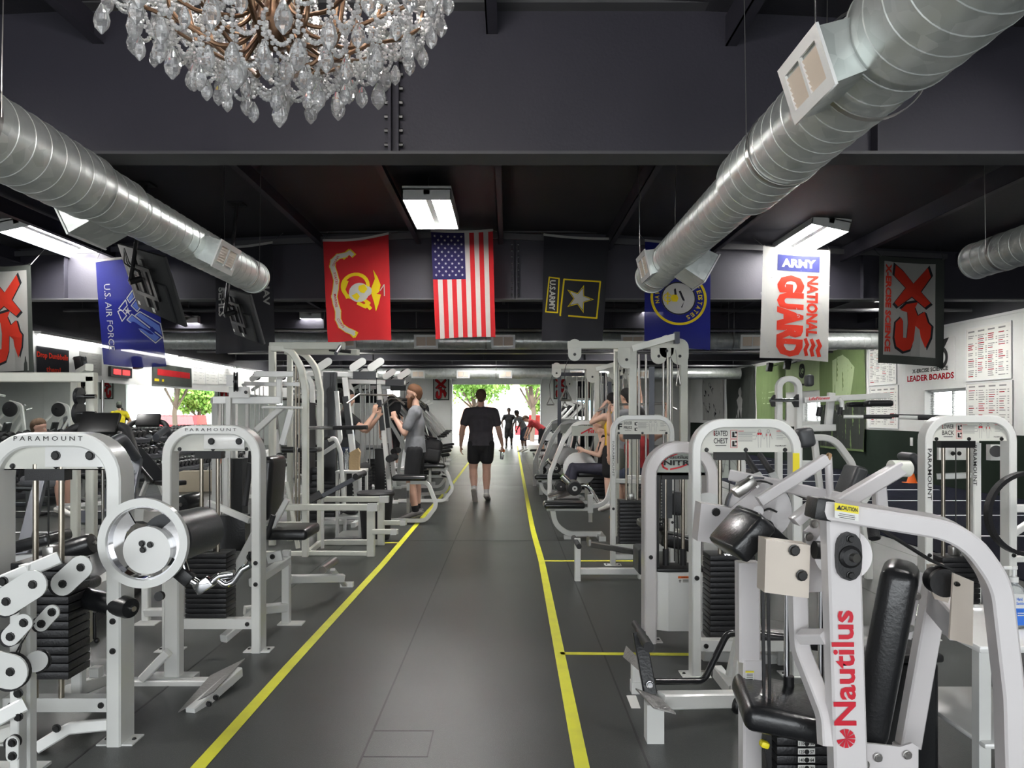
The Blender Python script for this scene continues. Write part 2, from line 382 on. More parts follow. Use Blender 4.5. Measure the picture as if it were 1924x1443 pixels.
def window(n, axis, at, a0, a1, z0, z1, frame='wall_white', dep=.2, blinds=0, mull=1):
    f = MB(); t = .05
    def bx(b_, A0, A1, Z0, Z1, d0, d1):
        lo, hi = ((at + d0, A0, Z0), (at + d1, A1, Z1)) if axis == 'x' else ((A0, at + d0, Z0), (A1, at + d1, Z1)); b_.bb(lo, hi)
    for q in ((a0, a1, z0, z0 + t), (a0, a1, z1 - t, z1), (a0, a0 + t, z0 + t, z1 - t), (a1 - t, a1, z0 + t, z1 - t)): bx(f, *q, dep, dep + .06)
    for k in range(1, mull + 1): xm = a0 + (a1 - a0) * k / (mull + 1); bx(f, xm - .02, xm + .02, z0 + t, z1 - t, dep, dep + .06)
    o = struct('window_%d' % n, f, frame, 0)
    g = MB(); bx(g, a0 + t, a1 - t, z0 + t, z1 - t, dep + .025, dep + .032); fin(g.bm, 'pane', 'glass', o, smooth=0)
    if blinds:
        s_ = MB(); k = int((z1 - z0) / .05)
        for i in range(k):
            z = z0 + .03 + i * .05; s_.box((at + dep - .05, (a0 + a1) / 2, z), (.045, a1 - a0 - .06, .003), rmat(0, -14, 0))
        s_.bb((at + dep - .09, a0 + .02, z1 - .05), (at + dep - .02, a1 - .02, z1 - .01)); fin(s_.bm, 'blind', 'gloss_white', o, smooth=0)
window(1, 'x', XR, *RW[0], dep=.16, blinds=1); window(2, 'x', XR, *RW[1], dep=.16, blinds=1)
window(3, 'y', YF, *FW[1], dep=.1, mull=2); window(4, 'y', YF, *FW[2], dep=.1, mull=1)
f = MB()
for xm in (-5.6, -3.3, -1, 1.3, 3.55): f.bb((xm, YB - .12, .3), (xm + .05, YB - .06, 2.9))
f.bb((-5.6, YB - .12, .3), (3.6, YB - .06, .36)); f.bb((-5.6, YB - .12, 2.84), (3.6, YB - .06, 2.9)); o = struct('window_5', f, 'fixture', 0)
# roll-up door at the far end: jambs, raised sections just under the header
b = MB(); b.bb((DX0 - .08, YF - .06, 0), (DX0, YF + .02, DZ)); b.bb((DX1, YF - .06, 0), (DX1 + .08, YF + .02, DZ)); b.bb((DX0 - .08, YF - .06, DZ), (DX1 + .08, YF + .02, DZ + .08))
d = struct('door_1', b, 'fixture', 0)
s_ = MB()
for i in range(5): s_.bb((DX0, YF - .5 - i * .58, DZ + .16), (DX1, YF + .04 - i * .58, DZ + .2), .01)
s_.bb((DX0, YF - .02, DZ - .12), (DX1, YF + .02, DZ + .15), .008)
fin(s_.bm, 'door_section', 'fixture', d)
s_ = MB()
for x in (DX0 - .05, DX1 + .05): s_.pipe([(x, YF - .04, .05), (x, YF - .04, 2.9), (x, YF - .3, 3.18), (x, YF - 3.2, 3.2)], .025, r=.2, k=8)
fin(s_.bm, 'track', 'steel', d)
# frames of the steel building
BY = [-1.14, 4.93, 11.0, 17.07, 23.14, 29.2]
for i, y in enumerate(BY):
    b = MB(); b.bb((XL, y - .006, 3.16), (XR, y + .006, 4.12)); b.m(1)
    b.bb((XL, y - .11, 3.14), (XR, y + .11, 3.16)); b.bb((XL, y - .11, 4.12), (XR, y + .11, 4.14)); b.m(0)
    xs = -.75 if i != 2 else .1      # bolted splice
    b.bb((xs - .035, y - .08, 3.16), (xs - .015, y + .08, 4.12)); b.bb((xs + .015, y - .08, 3.16), (xs + .035, y + .08, 4.12))
    for x in (-6.5, -4.2, 2.4, 5.2): b.bb((x - .005, y - .1, 3.16), (x + .005, y + .1, 4.12))
    b.m(2)
    for k in range(10):
        z = 3.22 + k * .092
        for sx in (-1, 1):
            b.cyl((xs + sx * .035, y - .05, z), (xs + sx * .06, y - .05, z), .014, k=6)
    o = struct('trim_%d' % (i + 2), b, ['beam_paint', 'lit_flange_pipe_grey', 'bolt'], 0)
    if i in (2, 3):
        b = MB(); [b.plate([(-.8, y - .13, 4.14), (-.8 + s_ * 7.2, y - .13, 3.80), (-.8 + s_ * 7.2, y - .13, 3.73), (-.8, y - .13, 4.05)], (0, .03, 0)) for s_ in (-1, 1)]; struct('trim_%d' % (i + 38), b, 'lit_flange_pipe_grey', 0)
for i, x in enumerate([-7.2, -5.8, -4.25, -2.74, -1.35, -.14, 1.44, 2.95, 4.9, 6.6, 8.0]):     # purlins
    b = MB(); z = 4.2 - .05 * abs(x + .8)
    b.bb((x - .005, YB, z - .2), (x + .005, YF, z)); b.bb((x - .005, YB, z - .2), (x + .07, YF, z - .193)); 
    struct('trim_%d' % (i + 10), b, 'beam_paint', 0)
for k, (y, z) in enumerate([(14.0, 3.42), (16.2, 3.3), (20.0, 3.15), (22.2, 3.3), (26.5, 3.2)]):       # sprinkler and conduit runs
    b = MB(); b.cyl((XL + .1, y, z), (XR - .1, y, z), .035, k=10)
    for x in range(-8, 9, 2): b.cyl((x, y, z), (x, y, 3.77), .006, k=6)
    single('sprinkler_pipe', b, 'steel' if k in (1, 3) else 'lit_flange_pipe_grey', ['thin dark pipe run crossing just behind the flags', 'bare steel pipe run crossing behind the flags under the roof', 'dark pipe run crossing halfway down the hall', 'bare steel pipe run crossing beyond the middle of the hall', 'dark pipe run crossing nearest the roll-up door'][k], 'pipe', (0, y, z))
# mirrors on the left wall
ys = [5.0 + 1.22 * i for i in range(25)]
for i, y in enumerate(ys):
    b = MB(); b.bb((XL, y + .003, .25), (XL + .008, y + 1.217, 2.13))
    single('wall_mirror', b, 'mirror', 'frameless gym mirror panel in the row along the left wall', 'mirror', (XL, y, .25), 'mirror panels along the left wall', smooth=0)
# floor markings: tape, seams
b = MB()
for i in range(-7, 8):
    x = -.62 + 1.2 * i; b.bb((x - .005, YB, 0), (x + .005, YF, .0012))
for y in (2.2, 8.6, 15.4, 22): b.bb((-1.8, y, 0), (1.8, y + .008, .0012))
b.bb((-.62, 3.16, 0), (-.34, 3.166, .0012)); b.bb((-.62, 3.42, 0), (-.34, 3.427, .0012)); b.bb((-.347, 3.16, 0), (-.34, 3.42, .0012))
struct('trim_30', b, 'black', 0)
def tape(pts, wd, label, m_='yellow'):
    P = [fl(u, v) for u, v in pts]; b = MB()
    for i in range(len(P) - 1):
        a, c = P[i], P[i + 1]; d = (c - a).normalized(); n_ = V((-d.y, d.x, 0)) * wd / 2; a = a - d * .01; c = c + d * .01; z = .0015 + .0004 * (i % 2)
        b.plate([a + n_ + V((0, 0, z)), c + n_ + V((0, 0, z)), c - n_ + V((0, 0, z)), a - n_ + V((0, 0, z))], (0, 0, .0006))
    single('floor_tape', b, m_, label, 'tape', (P[0].x, P[0].y, 0), smooth=0)
tape([(250, 1576), (372, 1443), (545, 1250), (720, 1059), (800, 965), (846, 915), (886, 862), (906, 838)], .062, 'long yellow tape line on the left edge of the aisle')
tape([(1122, 1576), (1094, 1443), (1054, 1240), (1018, 1056), (1003, 1003), (999, 985), (984, 905), (976, 860), (972, 838)], .062, 'long yellow tape line on the right edge of the aisle')
tape([(1056, 1228), (1318, 1230)], .05, 'short yellow tape line crossing the floor beside the pivoting footplate machine')
tape([(1018, 1054), (1195, 1054)], .05, 'short yellow tape line crossing the floor beside the leg press with chrome bar')
tape([(722, 1020), (757, 1020)], .045, 'shortest yellow tape line touching the left aisle tape by the cream prongs')
tape([(165, 1110), (238, 1075)], .05, 'short yellow tape line on the floor behind the white wheel machine')
# turf with white lines
struct('floor', MB().bb((4.5, 5.2, 0), (XR, 30, .012)), 'turf', 0)
for i in range(10):
    y = 7.0 + 1.83 * i; single('turf_line', MB().bb((4.9, y, .0122), (8.3, y + .07, .0136)), 'linewhite', 'white cross line painted on the dark turf lane by the right wall', 'line', (4.9, y, .012), 'white cross lines on the turf lane', smooth=0)
for i, y in enumerate([9.2, 11.2, 13.2, 15.4, 17.6]):
    single('floor_line', MB().bb((-8.3, y, .0002), (-5.6, y + .05, .002)), 'linewhite', 'white cross line taped on the floor before the mirrors', 'line', (-8.3, y, 0), 'white floor lines by the mirrors', smooth=0)
# ================================================================ OUTSIDE
struct('ground', MB().bb((-30, YF + .3, -.12), (30, YF + 50, -.02)), 'pavement', 0)
struct('ground', MB().bb((XR + .3, -5, -.12), (30, YF + .3, -.02)), 'pavement', 0)
def tree(x, y, h, rad, label):
    t = Th('street_tree', label, 'tree', (x, y, 0), 'trees beyond the roll-up door'); b = MB(); b.pipe([(x, y, 0), (x + .1, y, h * .4), (x - .1, y + .1, h * .8)], .13, k=8)
    for a in range(6): b.pipe([(x, y, h * .45), (x + rad * .6 * math.cos(a * 1.05), y + rad * .6 * math.sin(a * 1.05), h * .75)], .05, k=6)
    t.add('trunk', b, 'trunk'); c = MB(); rn = random.Random(int(x * 10))
    for i in range(5200):
        th, ph = rn.random() * 6.283, math.acos(2 * rn.random() - 1); rr = rad * (.55 + .45 * rn.random()) * (1 + .25 * math.sin(3 * th) * math.sin(2 * ph))
        q = V((x + rr * math.sin(ph) * math.cos(th), y + rr * math.sin(ph) * math.sin(th), h + rr * .75 * math.cos(ph))); s1 = rn.uniform(.08, .17)
        e = Euler((rn.random() * 6, rn.random() * 6, rn.random() * 6)).to_matrix(); vs = [c.bm.verts.new(q + e @ V(k)) for k in ((-s1, 0, 0), (0, -s1 * .6, .02), (s1, 0, 0), (0, s1 * .6, .02))]; c.bm.faces.new(vs)
    o = t.add('foliage', c, 'leaf'); o['kind'] = 'stuff'
tree(-2.0, 43, 3.9, 2.2, 'leafy green tree outside, left in the roll-up doorway'); tree(1.3, 40.8, 3.9, 1.1, 'leafy green tree outside, right in the roll-up doorway'); tree(2.6, 47, 2.7, 1.5, 'leafy green tree outside, seen only in the mirror')
bd = Th('building', 'pale two-storey building with grey windows across the street', 'building', (0, 56, 0))
b = MB(); b.bb((-7, 56, 0), (9, 60, 3.7)); bd.add('wall', b, 'gloss_white'); b = MB(); b.bb((-7, 55.95, 0), (-1.1, 56.05, 2.4)); bd.add('brick_face', b, 'brick')
for x in (-5, -2.6, -.9, 1.5, 3.6): fr = bd.add('window_frame', MB().bb((x, 55.9, 1.1), (x + .9, 56, 2.5)), 'fixture'); bd.add('pane', MB().bb((x + .06, 55.88, 1.16), (x + .84, 55.9, 2.44)), 'greyink', parent=fr)
bd.add('roof', MB().bb((-7.2, 55.7, 3.7), (9.2, 60, 3.9)), 'tanpaper')
c = Th('car', 'red parked car outside, partly hidden behind the door jamb', 'car', (2.4, 44, 0)); b = MB()
b.sweep([(.4, 44, 0), (4.6, 44, 0)], [(-.85, .3), (.85, .3), (.9, .85), (-.9, .85)], n=(0, 0, 1)); b.sweep([(1.2, 44, 0), (3.9, 44, 0)], [(-.8, .85), (.8, .85), (.6, 1.45), (-.6, 1.45)], n=(0, 0, 1)); c.add('body', b, 'carred')
c.add('windscreen', MB().plate([(1.3, 43.17, .9), (3.7, 43.17, .9), (3.5, 43.37, 1.4), (1.5, 43.37, 1.4)], (0, .02, 0)), 'glass')
for x in (1.2, 3.8): c.add('wheel', MB().cyl((x, 43.05, .32), (x, 43.3, .32), .32), 'black')
for i, q in enumerate([((3.6, 45, 1.8), (5.2, 45, 1.7), (5.0, 45.6, 3.1)), ((5.4, 45.5, 1.7), (6.6, 45.5, 1.9), (5.5, 46, 3.4))]):
    single('shade_sail', MB().plate(q, (0, .03, 0)), 'sail_blue', ['larger pale blue shade sail outside, seen in the mirror', 'smaller pale blue shade sail outside, seen in the mirror'][i], 'sail', q[0], smooth=0)
for q in ((3.57, 45.03, 1.9), (6.62, 45.52, 2.0)): single('sail_post', MB().cyl((q[0], q[1], -.02), q, .04, k=8), 'steel', 'slim steel post beside the pale blue shade sails outside', 'post', q, 'shade sail posts')
# ================================================================ LIGHT FITTINGS
def light(x, y, z, L=1.25, tilt=0, label='', rz=0, wdt=.42):
    t = Th('ceiling_light', label, 'light', (x, y, z), 'fluorescent ceiling lights', rz); t.local = True; q = rmat(0, tilt, 0)
    b = MB(); b.box(q @ V((0, 0, .035)), (wdt, L, .05), q, .004); 
    for s_ in (-1, 1): b.box(q @ V((s_ * (wdt / 2 - .006), 0, -.035)), (.012, L, .13), q)
    b.box(q @ V((0, 0, -.012)), (.07, L, .05), q); [b.box(q @ V((0, e_ * (L / 2 - .006), -.035)), (wdt, .012, .13), q) for e_ in (-1, 1)]; t.add('housing', b, 'fixture')
    for s_ in (-1, 1): t.add('tube', MB().box(q @ V((s_ * wdt * .27, 0, -.012)), (.145 * wdt / .42, L * .97, .03), q), 'lamp')
    for y_ in (-L * .35, L * .35): t.add('hanger', MB().cyl(q @ V((0, y_, .05)), q @ V((0, y_, .05)) + V((0, 0, .22)), .004, k=6), 'steel')
    return t
light(-.93, 9.15, 4.0, 1.35, 0, 'twin-tube ceiling light directly above the striped flag', wdt=.56)
light(4.15, 10.3, 3.95, 1.5, 12, 'twin-tube ceiling light above the grey and red lettered flag', wdt=.5)
light(-6.25, 10.4, 3.92, 1.9, -12, 'twin-tube ceiling light left of the left duct', wdt=.5)
for x, y, z, l in ((-4.5, 17.6, 3.75, 'ceiling light seen just left of the red flag, lower edge'), (3.3, 17.6, 3.9, 'ceiling light glimpsed left of the navy seal flag'), (7.0, 18.2, 3.75, 'ceiling light showing through the grey lettered flag'), (-7.3, 17.6, 3.65, 'ceiling light behind the lower corner of the nearer screen'),                    (-4.6, 25.5, 3.75, 'ceiling light above the far cable towers'), (3.4, 25.5, 3.85, 'ceiling light above the far right machines'), (-.9, 26, 3.95, 'ceiling light above the far end of the aisle'), (-7.3, 25.5, 3.65, 'ceiling light near the far left corner'), (7.2, 25.5, 3.75, 'ceiling light near the far right posters'),
                   (-4.6, 21.4, 3.75, 'ceiling light above the middle left machines'), (3.4, 21.4, 3.85, 'ceiling light above the middle right machines'), (-4.6, 31.5, 3.75, 'ceiling light above the far left wall banner'), (3.4, 31.5, 3.85, 'ceiling light before the far right window'), (7.2, 13.5, 3.7, 'ceiling light above the turf lane'),
                   (-.9, 31.5, 3.95, 'ceiling light nearest the roll-up door'), (-4.3, 2.9, 3.95, 'ceiling light overhead left of the camera'), (2.9, 2.7, 3.95, 'ceiling light overhead right of the camera'), (-.9, -1.8, 3.95, 'ceiling light overhead behind the camera'), (6.4, 4.0, 3.85, 'ceiling light overhead by the right wall')):
    light(x, y, z, 1.35, 0, l, wdt=.5)
for i, (y0, y1) in enumerate([(6.4, 8.9), (10.2, 12.6), (13.0, 15.4), (15.8, 18.4), (18.7, 22.2), (22.6, 25.4), (26, 29.5)]):
    t = Th('strip_light', 'bare tube strip light along the top of the left wall, ' + ['nearest the camera', 'second from the camera', 'third from the camera', 'fourth from the camera', 'fifth from the camera', 'second nearest the far end', 'nearest the far end'][i], 'light', (XL + .3, (y0 + y1) / 2, 2.86), 'strip lights over the mirrors')
    t.add('housing', MB().bb((XL + .18, y0, 2.87), (XL + .3, y1, 2.92)), 'fixture'); t.add('tube', MB().cyl((XL + .24, y0 + .03, 2.84), (XL + .24, y1 - .03, 2.84), .025, k=10), 'soft_lamp')
    t.add('bracket', MB().bb((XL, y0 + .3, 2.88), (XL + .2, y0 + .34, 2.9)).bb((XL, y1 - .34, 2.88), (XL + .2, y1 - .3, 2.9)), 'fixture')
# ================================================================ DUCTS
def duct(name, label, segs, a, d=(0, 1, 0), group='spiral ducts', straps=(), end=True):
    a, d = V(a), V(d).normalized(); t = Th('air_duct', label, 'duct', a, group); side = V((0, 0, 1)).cross(d).normalized(); up = V((0, 0, 1))
    for (s0, s1, r_) in segs:
        prof = []; s_ = s0; k = 0
        while s_ < s1 - .02:
            prof += [(s_, r_), (s_ + .118, r_), (s_ + .121, r_ + .003), (s_ + .127, r_ + .003), (s_ + .130, r_)]; s_ += .135
        prof.append((s1, r_)); b = MB(); b.lathe(a, d, prof, 40); t.add('duct_section', b, 'duct', smooth=22)
    if end:
        s1, r_ = segs[-1][1], segs[-1][2]; b = MB(); b.lathe(a + d * s1, d, [(-.01, r_ + .006), (.012, r_ + .006), (.014, r_ * .97), (.006, r_ * .9)], 40); t.add('end_cap', b, 'duct')
    for s_, r_ in straps:
        b = MB(); q = a + d * s_; b.ring(q, d, r_ + .001, r_ + .006, .03); b.cyl(q + side * (r_ + .004), q + side * (r_ + .02) + up * (3.95 - q.z), .003, k=6); b.cyl(q - side * (r_ + .004), q - side * (r_ + .02) + up * (3.95 - q.z), .003, k=6); t.add('hanging_strap', b, 'steel')
    return t
def register(t, q, d, out, L, Hh, dep=.26, fm='gloss_white'):      # box take-off with a two-bay grille facing "out"
    q, d, out = V(q), V(d).normalized(), V(out).normalized(); e = d.cross(out).normalized(); b = MB(); c0 = q + out * (dep * .1); c1 = q + out * dep
    A = [c0 + d * (L * .5 * a_) + e * (Hh * .42 * b_) for a_, b_ in ((-1, -1), (1, -1), (1, 1), (-1, 1))]; B = [c1 + d * (L * .5 * a_) + e * (Hh * .5 * b_) for a_, b_ in ((-1, -1), (1, -1), (1, 1), (-1, 1))]
    va = [b.bm.verts.new(x) for x in A]; vb = [b.bm.verts.new(x) for x in B]
    for i in range(4): b.bm.faces.new((va[i], va[(i + 1) % 4], vb[(i + 1) % 4], vb[i]))
    b.bm.faces.new(vb); bx = t.add('takeoff_box', b, 'duct')
    g = MB(); tt = .035
    for (x0, x1, y0, y1) in ((-L / 2 - .01, L / 2 + .01, Hh / 2 - tt, Hh / 2 + .01), (-L / 2 - .01, L / 2 + .01, -Hh / 2 - .01, -Hh / 2 + tt), (-L / 2 - .01, -L / 2 + tt, -Hh / 2 + tt, Hh / 2 - tt), (L / 2 - tt, L / 2 + .01, -Hh / 2 + tt, Hh / 2 - tt), (-.01, .01, -Hh / 2 + tt, Hh / 2 - tt)):
        P4 = [c1 + d * x + e * y + out * .008 for x, y in ((x0, y0), (x1, y0), (x1, y1), (x0, y1))]; g.plate(P4, out * .012)
    t.add('grille_frame', g, fm, parent=bx)
    g = MB(); k = int((Hh - 2 * tt) / .022); fr = rmat(0, 0, 0)
    for i in range(k):
        y = -Hh / 2 + tt + .011 + i * .022; P4 = [c1 + d * x + e * (y + yy) + out * (.003 + (.006 if yy > 0 else -.004)) for x, yy in ((-L / 2 + tt, -.0115), (L / 2 - tt, -.0115), (L / 2 - tt, .0115), (-L / 2 + tt, .0115))]; g.plate(P4, out * .0025)
    t.add('louver', g, 'grille', parent=bx)
dl = duct('l', 'left silver spiral duct stepping down in size above the machines', [(-3.4, 4.65, .205), (4.6, 5.15, .185), (5.1, 7.75, .165)], (-2.66, 0, 2.89), straps=((1.9, .207), (3.6, .207), (7.45, .167)))
register(dl, (-2.66, 6.35, 2.89), (0, 1, 0), (.93, 0, -.37), .42, .22, .27)
register(dl, (-2.66, 5.1, 2.89), (0, 1, 0), (-.85, 0, -.4), .45, .26, .30)
dr = duct('r', 'right silver spiral duct with grille boxes, largest in the picture', [(-3.4, 2.75, .225), (2.72, 4.6, .205), (4.55, 7.75, .165)], (1.49, 0, 2.89), straps=((1.2, .227), (3.05, .227), (4.0, .207), (7.45, .167)))
register(dr, (1.49, 2.95, 2.89), (0, 1, 0), (-.93, 0, -.30), .37, .22, .32)
register(dr, (1.49, 7.1, 2.91), (0, 1, 0), (-.93, 0, -.22), .42, .23, .20)
register(dr, (1.49, 6.7, 2.89), (0, 1, 0), (.8, 0, -.45), .42, .26, .32)
duct('rr', 'silver spiral duct entering at the right edge of the picture', [(-3.4, 7.0, .165)], (4.4, 0, 2.9), straps=((6.6, .167), (4.8, .167)))
for i, (y, z, r_, l) in enumerate([(15.2, 2.96, .17, 'silver duct crossing the hall behind the flags'), (27.5, 2.98, .2, 'silver duct crossing the hall before the roll-up door')]):
    t = duct('x', l, [(.4, 17.0, r_)], (XL, y, z), (1, 0, 0), straps=((3, r_), (8, r_), (13, r_)), end=False)
    for x in (-5.6, -3.3, -1.65, -.1, 2.5, 4.9): register(t, (x, y, z), (1, 0, 0), (0, -1, -.15), .46, .26, .24, 'fixture')
# ================================================================ CHANDELIER
rn = random.Random(3)
ch = Th('chandelier', 'large crystal chandelier with brass arms hanging at the top left', 'chandelier', (-.80, 2.55, 2.82)); CC = V((-.80, 2.55, .075))
b = MB(); b.lathe(CC + V((0, 0, 2.62)), (0, 0, 1), [(0, .01), (.02, .045), (.05, .06), (.08, .075), (.11, .06), (.2, .04), (.4, .045), (.6, .03), (1.0, .03), (1.5, .012)], 20); ch.add('stem', b, 'brass')
ARM = []
for tier, (n_, r_, z_, lo) in enumerate(((12, .55, 2.93, 2.74), (10, .40, 3.02, 2.66), (8, .27, 3.1, 2.62))):
    for i in range(n_):
        a = 6.2832 * (i + .5 * tier) / n_; e = V((math.cos(a), math.sin(a), 0)); q = [CC + e * x + V((0, 0, z)) for x, z in ((.05, lo + .05), (.10, lo - .03), (r_ * .45, lo - .05), (r_ * .8, lo + .03), (r_ * .97, z_ - .1), (r_, z_ - .02))]
        ch.add('arm', MB().pipe(q, .0075, r=.08, k=8), 'brass'); ARM.append((q, e))
        cup = MB(); cup.lathe(q[-1], (0, 0, 1), [(-.01, .008), (0, .04), (.012, .048), (.014, .02), (.02, .014), (.09, .012)], 12); ch.add('candle_cup', cup, 'crystal')
        ch.add('bulb', MB().lathe(q[-1] + V((0, 0, .09)), (0, 0, 1), [(0, .008), (.015, .014), (.035, .013), (.06, .003)], 8), 'bulb')
def drop(bmx, q, s_, k=8):     # faceted almond
    a = rn.random() * 6.28; pr = [(0, .0), (.012, .25), (.3, .78), (.55, 1), (.78, .8), (1, .12)]; L = s_; w_ = s_ * .29; rings = []
    for h, r_ in pr: rings.append([bmx.bm.verts.new(q + V((r_ * w_ * math.cos(a + 6.2832 * j / k) * (1), r_ * w_ * math.sin(a + 6.2832 * j / k) * .5, 0)) .xyz * 1 + V((0, 0, -h * L))) for j in range(k)])
    for A, B in zip(rings, rings[1:]):
        for j in range(k): bmx.bm.faces.new((A[j], A[(j + 1) % k], B[(j + 1) % k], B[j]))
    bmx.bm.faces.new(rings[-1])
BEAD = MB()
def bead(q, r_=.0085): 
    rr = bmesh.ops.create_icosphere(BEAD.bm, subdivisions=1, radius=r_)['verts']
    for v in rr: v.co += q
def strand(a, c, sag, st=.0165):
    n_ = max(3, int(((c - a).length + sag * 1.2) / st))
    for i in range(n_ + 1): t_ = i / n_; bead(a.lerp(c, t_) - V((0, 0, sag * 4 * t_ * (1 - t_))))
def vert(q, n_):
    for i in range(n_): bead(q - V((0, 0, i * .0165)))
drops = []
for tier, (r_, z0, n_) in enumerate(((.61, 2.92, 26), (.60, 2.84, 24), (.54, 2.76, 24), (.45, 2.69, 22), (.35, 2.62, 19), (.25, 2.56, 14), (.15, 2.54, 8))):
    for i in range(n_):
        a = 6.2832 * (i + .37 * tier) / n_ + rn.uniform(-.05, .05); r2 = r_ * rn.uniform(.94, 1.04); z = z0 + rn.uniform(-.03, .03); q = CC + V((r2 * math.cos(a), r2 * math.sin(a), z)); drops.append((q, rn.uniform(.07, .105)))
        vert(q + V((0, 0, .085)), 5); a2 = a + 6.2832 / n_
        strand(q + V((0, 0, .07)), CC + V((r_ * math.cos(a2), r_ * math.sin(a2), z0 + .07)), rn.uniform(.05, .1))
        if tier < 5 and i % 2 == 0: strand(q + V((0, 0, .08)), CC + V((r_ * .8 * math.cos(a), r_ * .8 * math.sin(a), z0 + .02)), .06)
for i in range(200):
    a = rn.random() * 6.28; r_ = .58 * math.sqrt(rn.random()); vert(CC + V((r_ * math.cos(a), r_ * math.sin(a), 2.98 - .12 * rn.random())), rn.randint(6, 15) - int(r_ * 10))
for i in range(14):
    a = 6.28 * i / 14
    for r0, r1, z0, z1 in ((.06, .2, 3.3, 3.0), (.2, .55, 3.05, 2.95)): strand(CC + V((r0 * math.cos(a), r0 * math.sin(a), z0)), CC + V((r1 * math.cos(a), r1 * math.sin(a), z1)), .12)
drops += [(CC + V((-.10, -.06, 2.58)), .11), (CC + V((.07, -.1, 2.56)), .10), (CC + V((.0, .02, 2.5)), .08)]
vert(CC + V((.13, -.05, 2.54)), 7); vert(CC + V((0, .02, 2.60)), 6)
drops.sort(key=lambda t_: t_[0].y)
for i, (q, s_) in enumerate(drops):
    if i < 99: m_ = MB(); drop(m_, q, s_); ch.add('crystal_drop', m_, 'crystal', smooth=0)
rest = MB()
for q, s_ in drops[99:]: drop(rest, q, s_)
if len(drops) > 99: o = ch.add('crystal_drops', rest, 'crystal', smooth=0); o['kind'] = 'stuff'
o = ch.add('bead_strands', BEAD, 'bead', smooth=0); o['kind'] = 'stuff'
# ================================================================ FLAGS
GX, GY = 14, 22
def flag(name, label, corners, Y, base, wav=.03, hang=.05, W=.91, Hh=1.52, header='f_white', seed=0, cord=True):
    A = [p(u, v, Y) for u, v in corners]; tl, tr, bl, br = A; rs = random.Random(seed); f1, f2, f3 = rs.uniform(0, 6), rs.uniform(0, 6), rs.uniform(5, 8)
    def surf(x, y, l):
        s_, t_ = x / W, y / Hh; q = tl.lerp(tr, s_).lerp(bl.lerp(br, s_), t_); q = V(q)
        q.z -= hang * math.sin(math.pi * s_) * (1 - t_) * .35 - hang * .25 * math.sin(math.pi * s_) * t_
        q.y += wav * (t_ + .15) * (math.sin(f3 * s_ + f1 + 1.3 * t_) + .5 * math.sin(11 * s_ + f2 + 2 * t_)); q.y -= l; return q
    t = Th(name, label, 'flag', tl, 'flags hanging from the roof frame')
    bm = bmesh.new(); g = [[bm.verts.new(surf(W * i / 28, Hh * j / 36, 0)) for i in range(29)] for j in range(37)]
    for j in range(36):
        for i in range(28): bm.faces.new((g[j][i], g[j + 1][i], g[j + 1][i + 1], g[j][i + 1]))
    o = fin(bm, 'cloth', base, t.o, t.base, 80)
    if header:
        d = Decal(surf, .1); d.rect(-.005, -.02, W + .01, .035); d.end('header_band', header, t, .003)
    if cord:
        b = MB(); b.cyl(tl, (tl.x - .05, 10.9, 4.135), .003, k=6); b.cyl(tr, (tr.x + .05, 10.9, 4.135), .003, k=6)
        b.ring(tl + V((.015, -.006, -.0)), (0, 1, 0), .006, .012, .004, 12); b.ring(tr + V((-.015, -.006, 0)), (0, 1, 0), .006, .012, .004, 12); t.add('cord', b, 'steel')
    t.surf = surf; return t
def star(cx, cy, r, rot=0, r2=.382): return [(cx + (r if i % 2 == 0 else r * r2) * math.sin(R(rot) + i * math.pi / 5), cy - (r if i % 2 == 0 else r * r2) * math.cos(R(rot) + i * math.pi / 5)) for i in range(10)]
# stars and stripes
t = flag('national_flag', 'red white and blue striped flag with stars, hanging vertically over the aisle', [(810, 434), (926, 433), (818, 637), (931, 634)], 10.5, 'f_red', seed=2)
d = Decal(t.surf, .08)
w13 = .91 / 13
for i in range(1, 13, 2): x = .91 - (i + 1) * w13; d.rect(x, 0 if i < 6 else .68, w13, 1.52 if i < 6 else .84)
d.end('white_stripe', 'f_white', t, .003)
d = Decal(t.surf, .1); d.rect(0, .015, 7 * w13, .665); d.end('canton', 'f_navy', t, .005)
d = Decal(t.surf)
for r_ in range(11):
    n_ = 5 if r_ % 2 == 0 else 4
    for c in range(n_): d.poly(star(.05 + (c + (0 if n_ == 5 else .5)) * .098, .07 + r_ * .055, .022, 90))
d.end('stars', 'f_white', t, .009)
# marine corps
t = flag('red_flag', 'red flag with gold globe emblem and white scroll', [(607, 452), (730, 439), (617, 645), (736, 640)], 10.4, 'f_red', seed=5, hang=.1)
sc = [(.30, .22), (.20, .24), (.13, .31), (.115, .39), (.14, .49), (.16, .6), (.145, .72), (.12, .84), (.135, .95), (.16, 1.06), (.155, 1.18), (.19, 1.28), (.27, 1.35), (.36, 1.40)]
Decal(t.surf, .12).line(sc, .085).line([(.27, .25), (.36, .17), (.41, .23)], .075).line([(.30, 1.36), (.37, 1.45), (.40, 1.40)], .06).end('scroll_border', 'f_gold', t, .004)
Decal(t.surf, .12).line(sc, .068).line([(.29, .23), (.36, .185), (.395, .225)], .055).line([(.32, 1.37), (.37, 1.43)], .045).end('scroll', 'f_white', t, .006)
d = Decal(t.surf)
for s_, (x, y, rot, w_) in dict(UNITED=(.165, .31, -62, .17), STATES=(.155, .57, 82, .18), MARINE=(.138, .90, 86, .2), CORPS=(.19, 1.24, 60, .16)).items(): d.text(s_, x, y, w_, .032, rot + (180 if s_ == 'UNITED' else 0), .015)
d.end('scroll_lettering', 'f_crimson', t, .009)
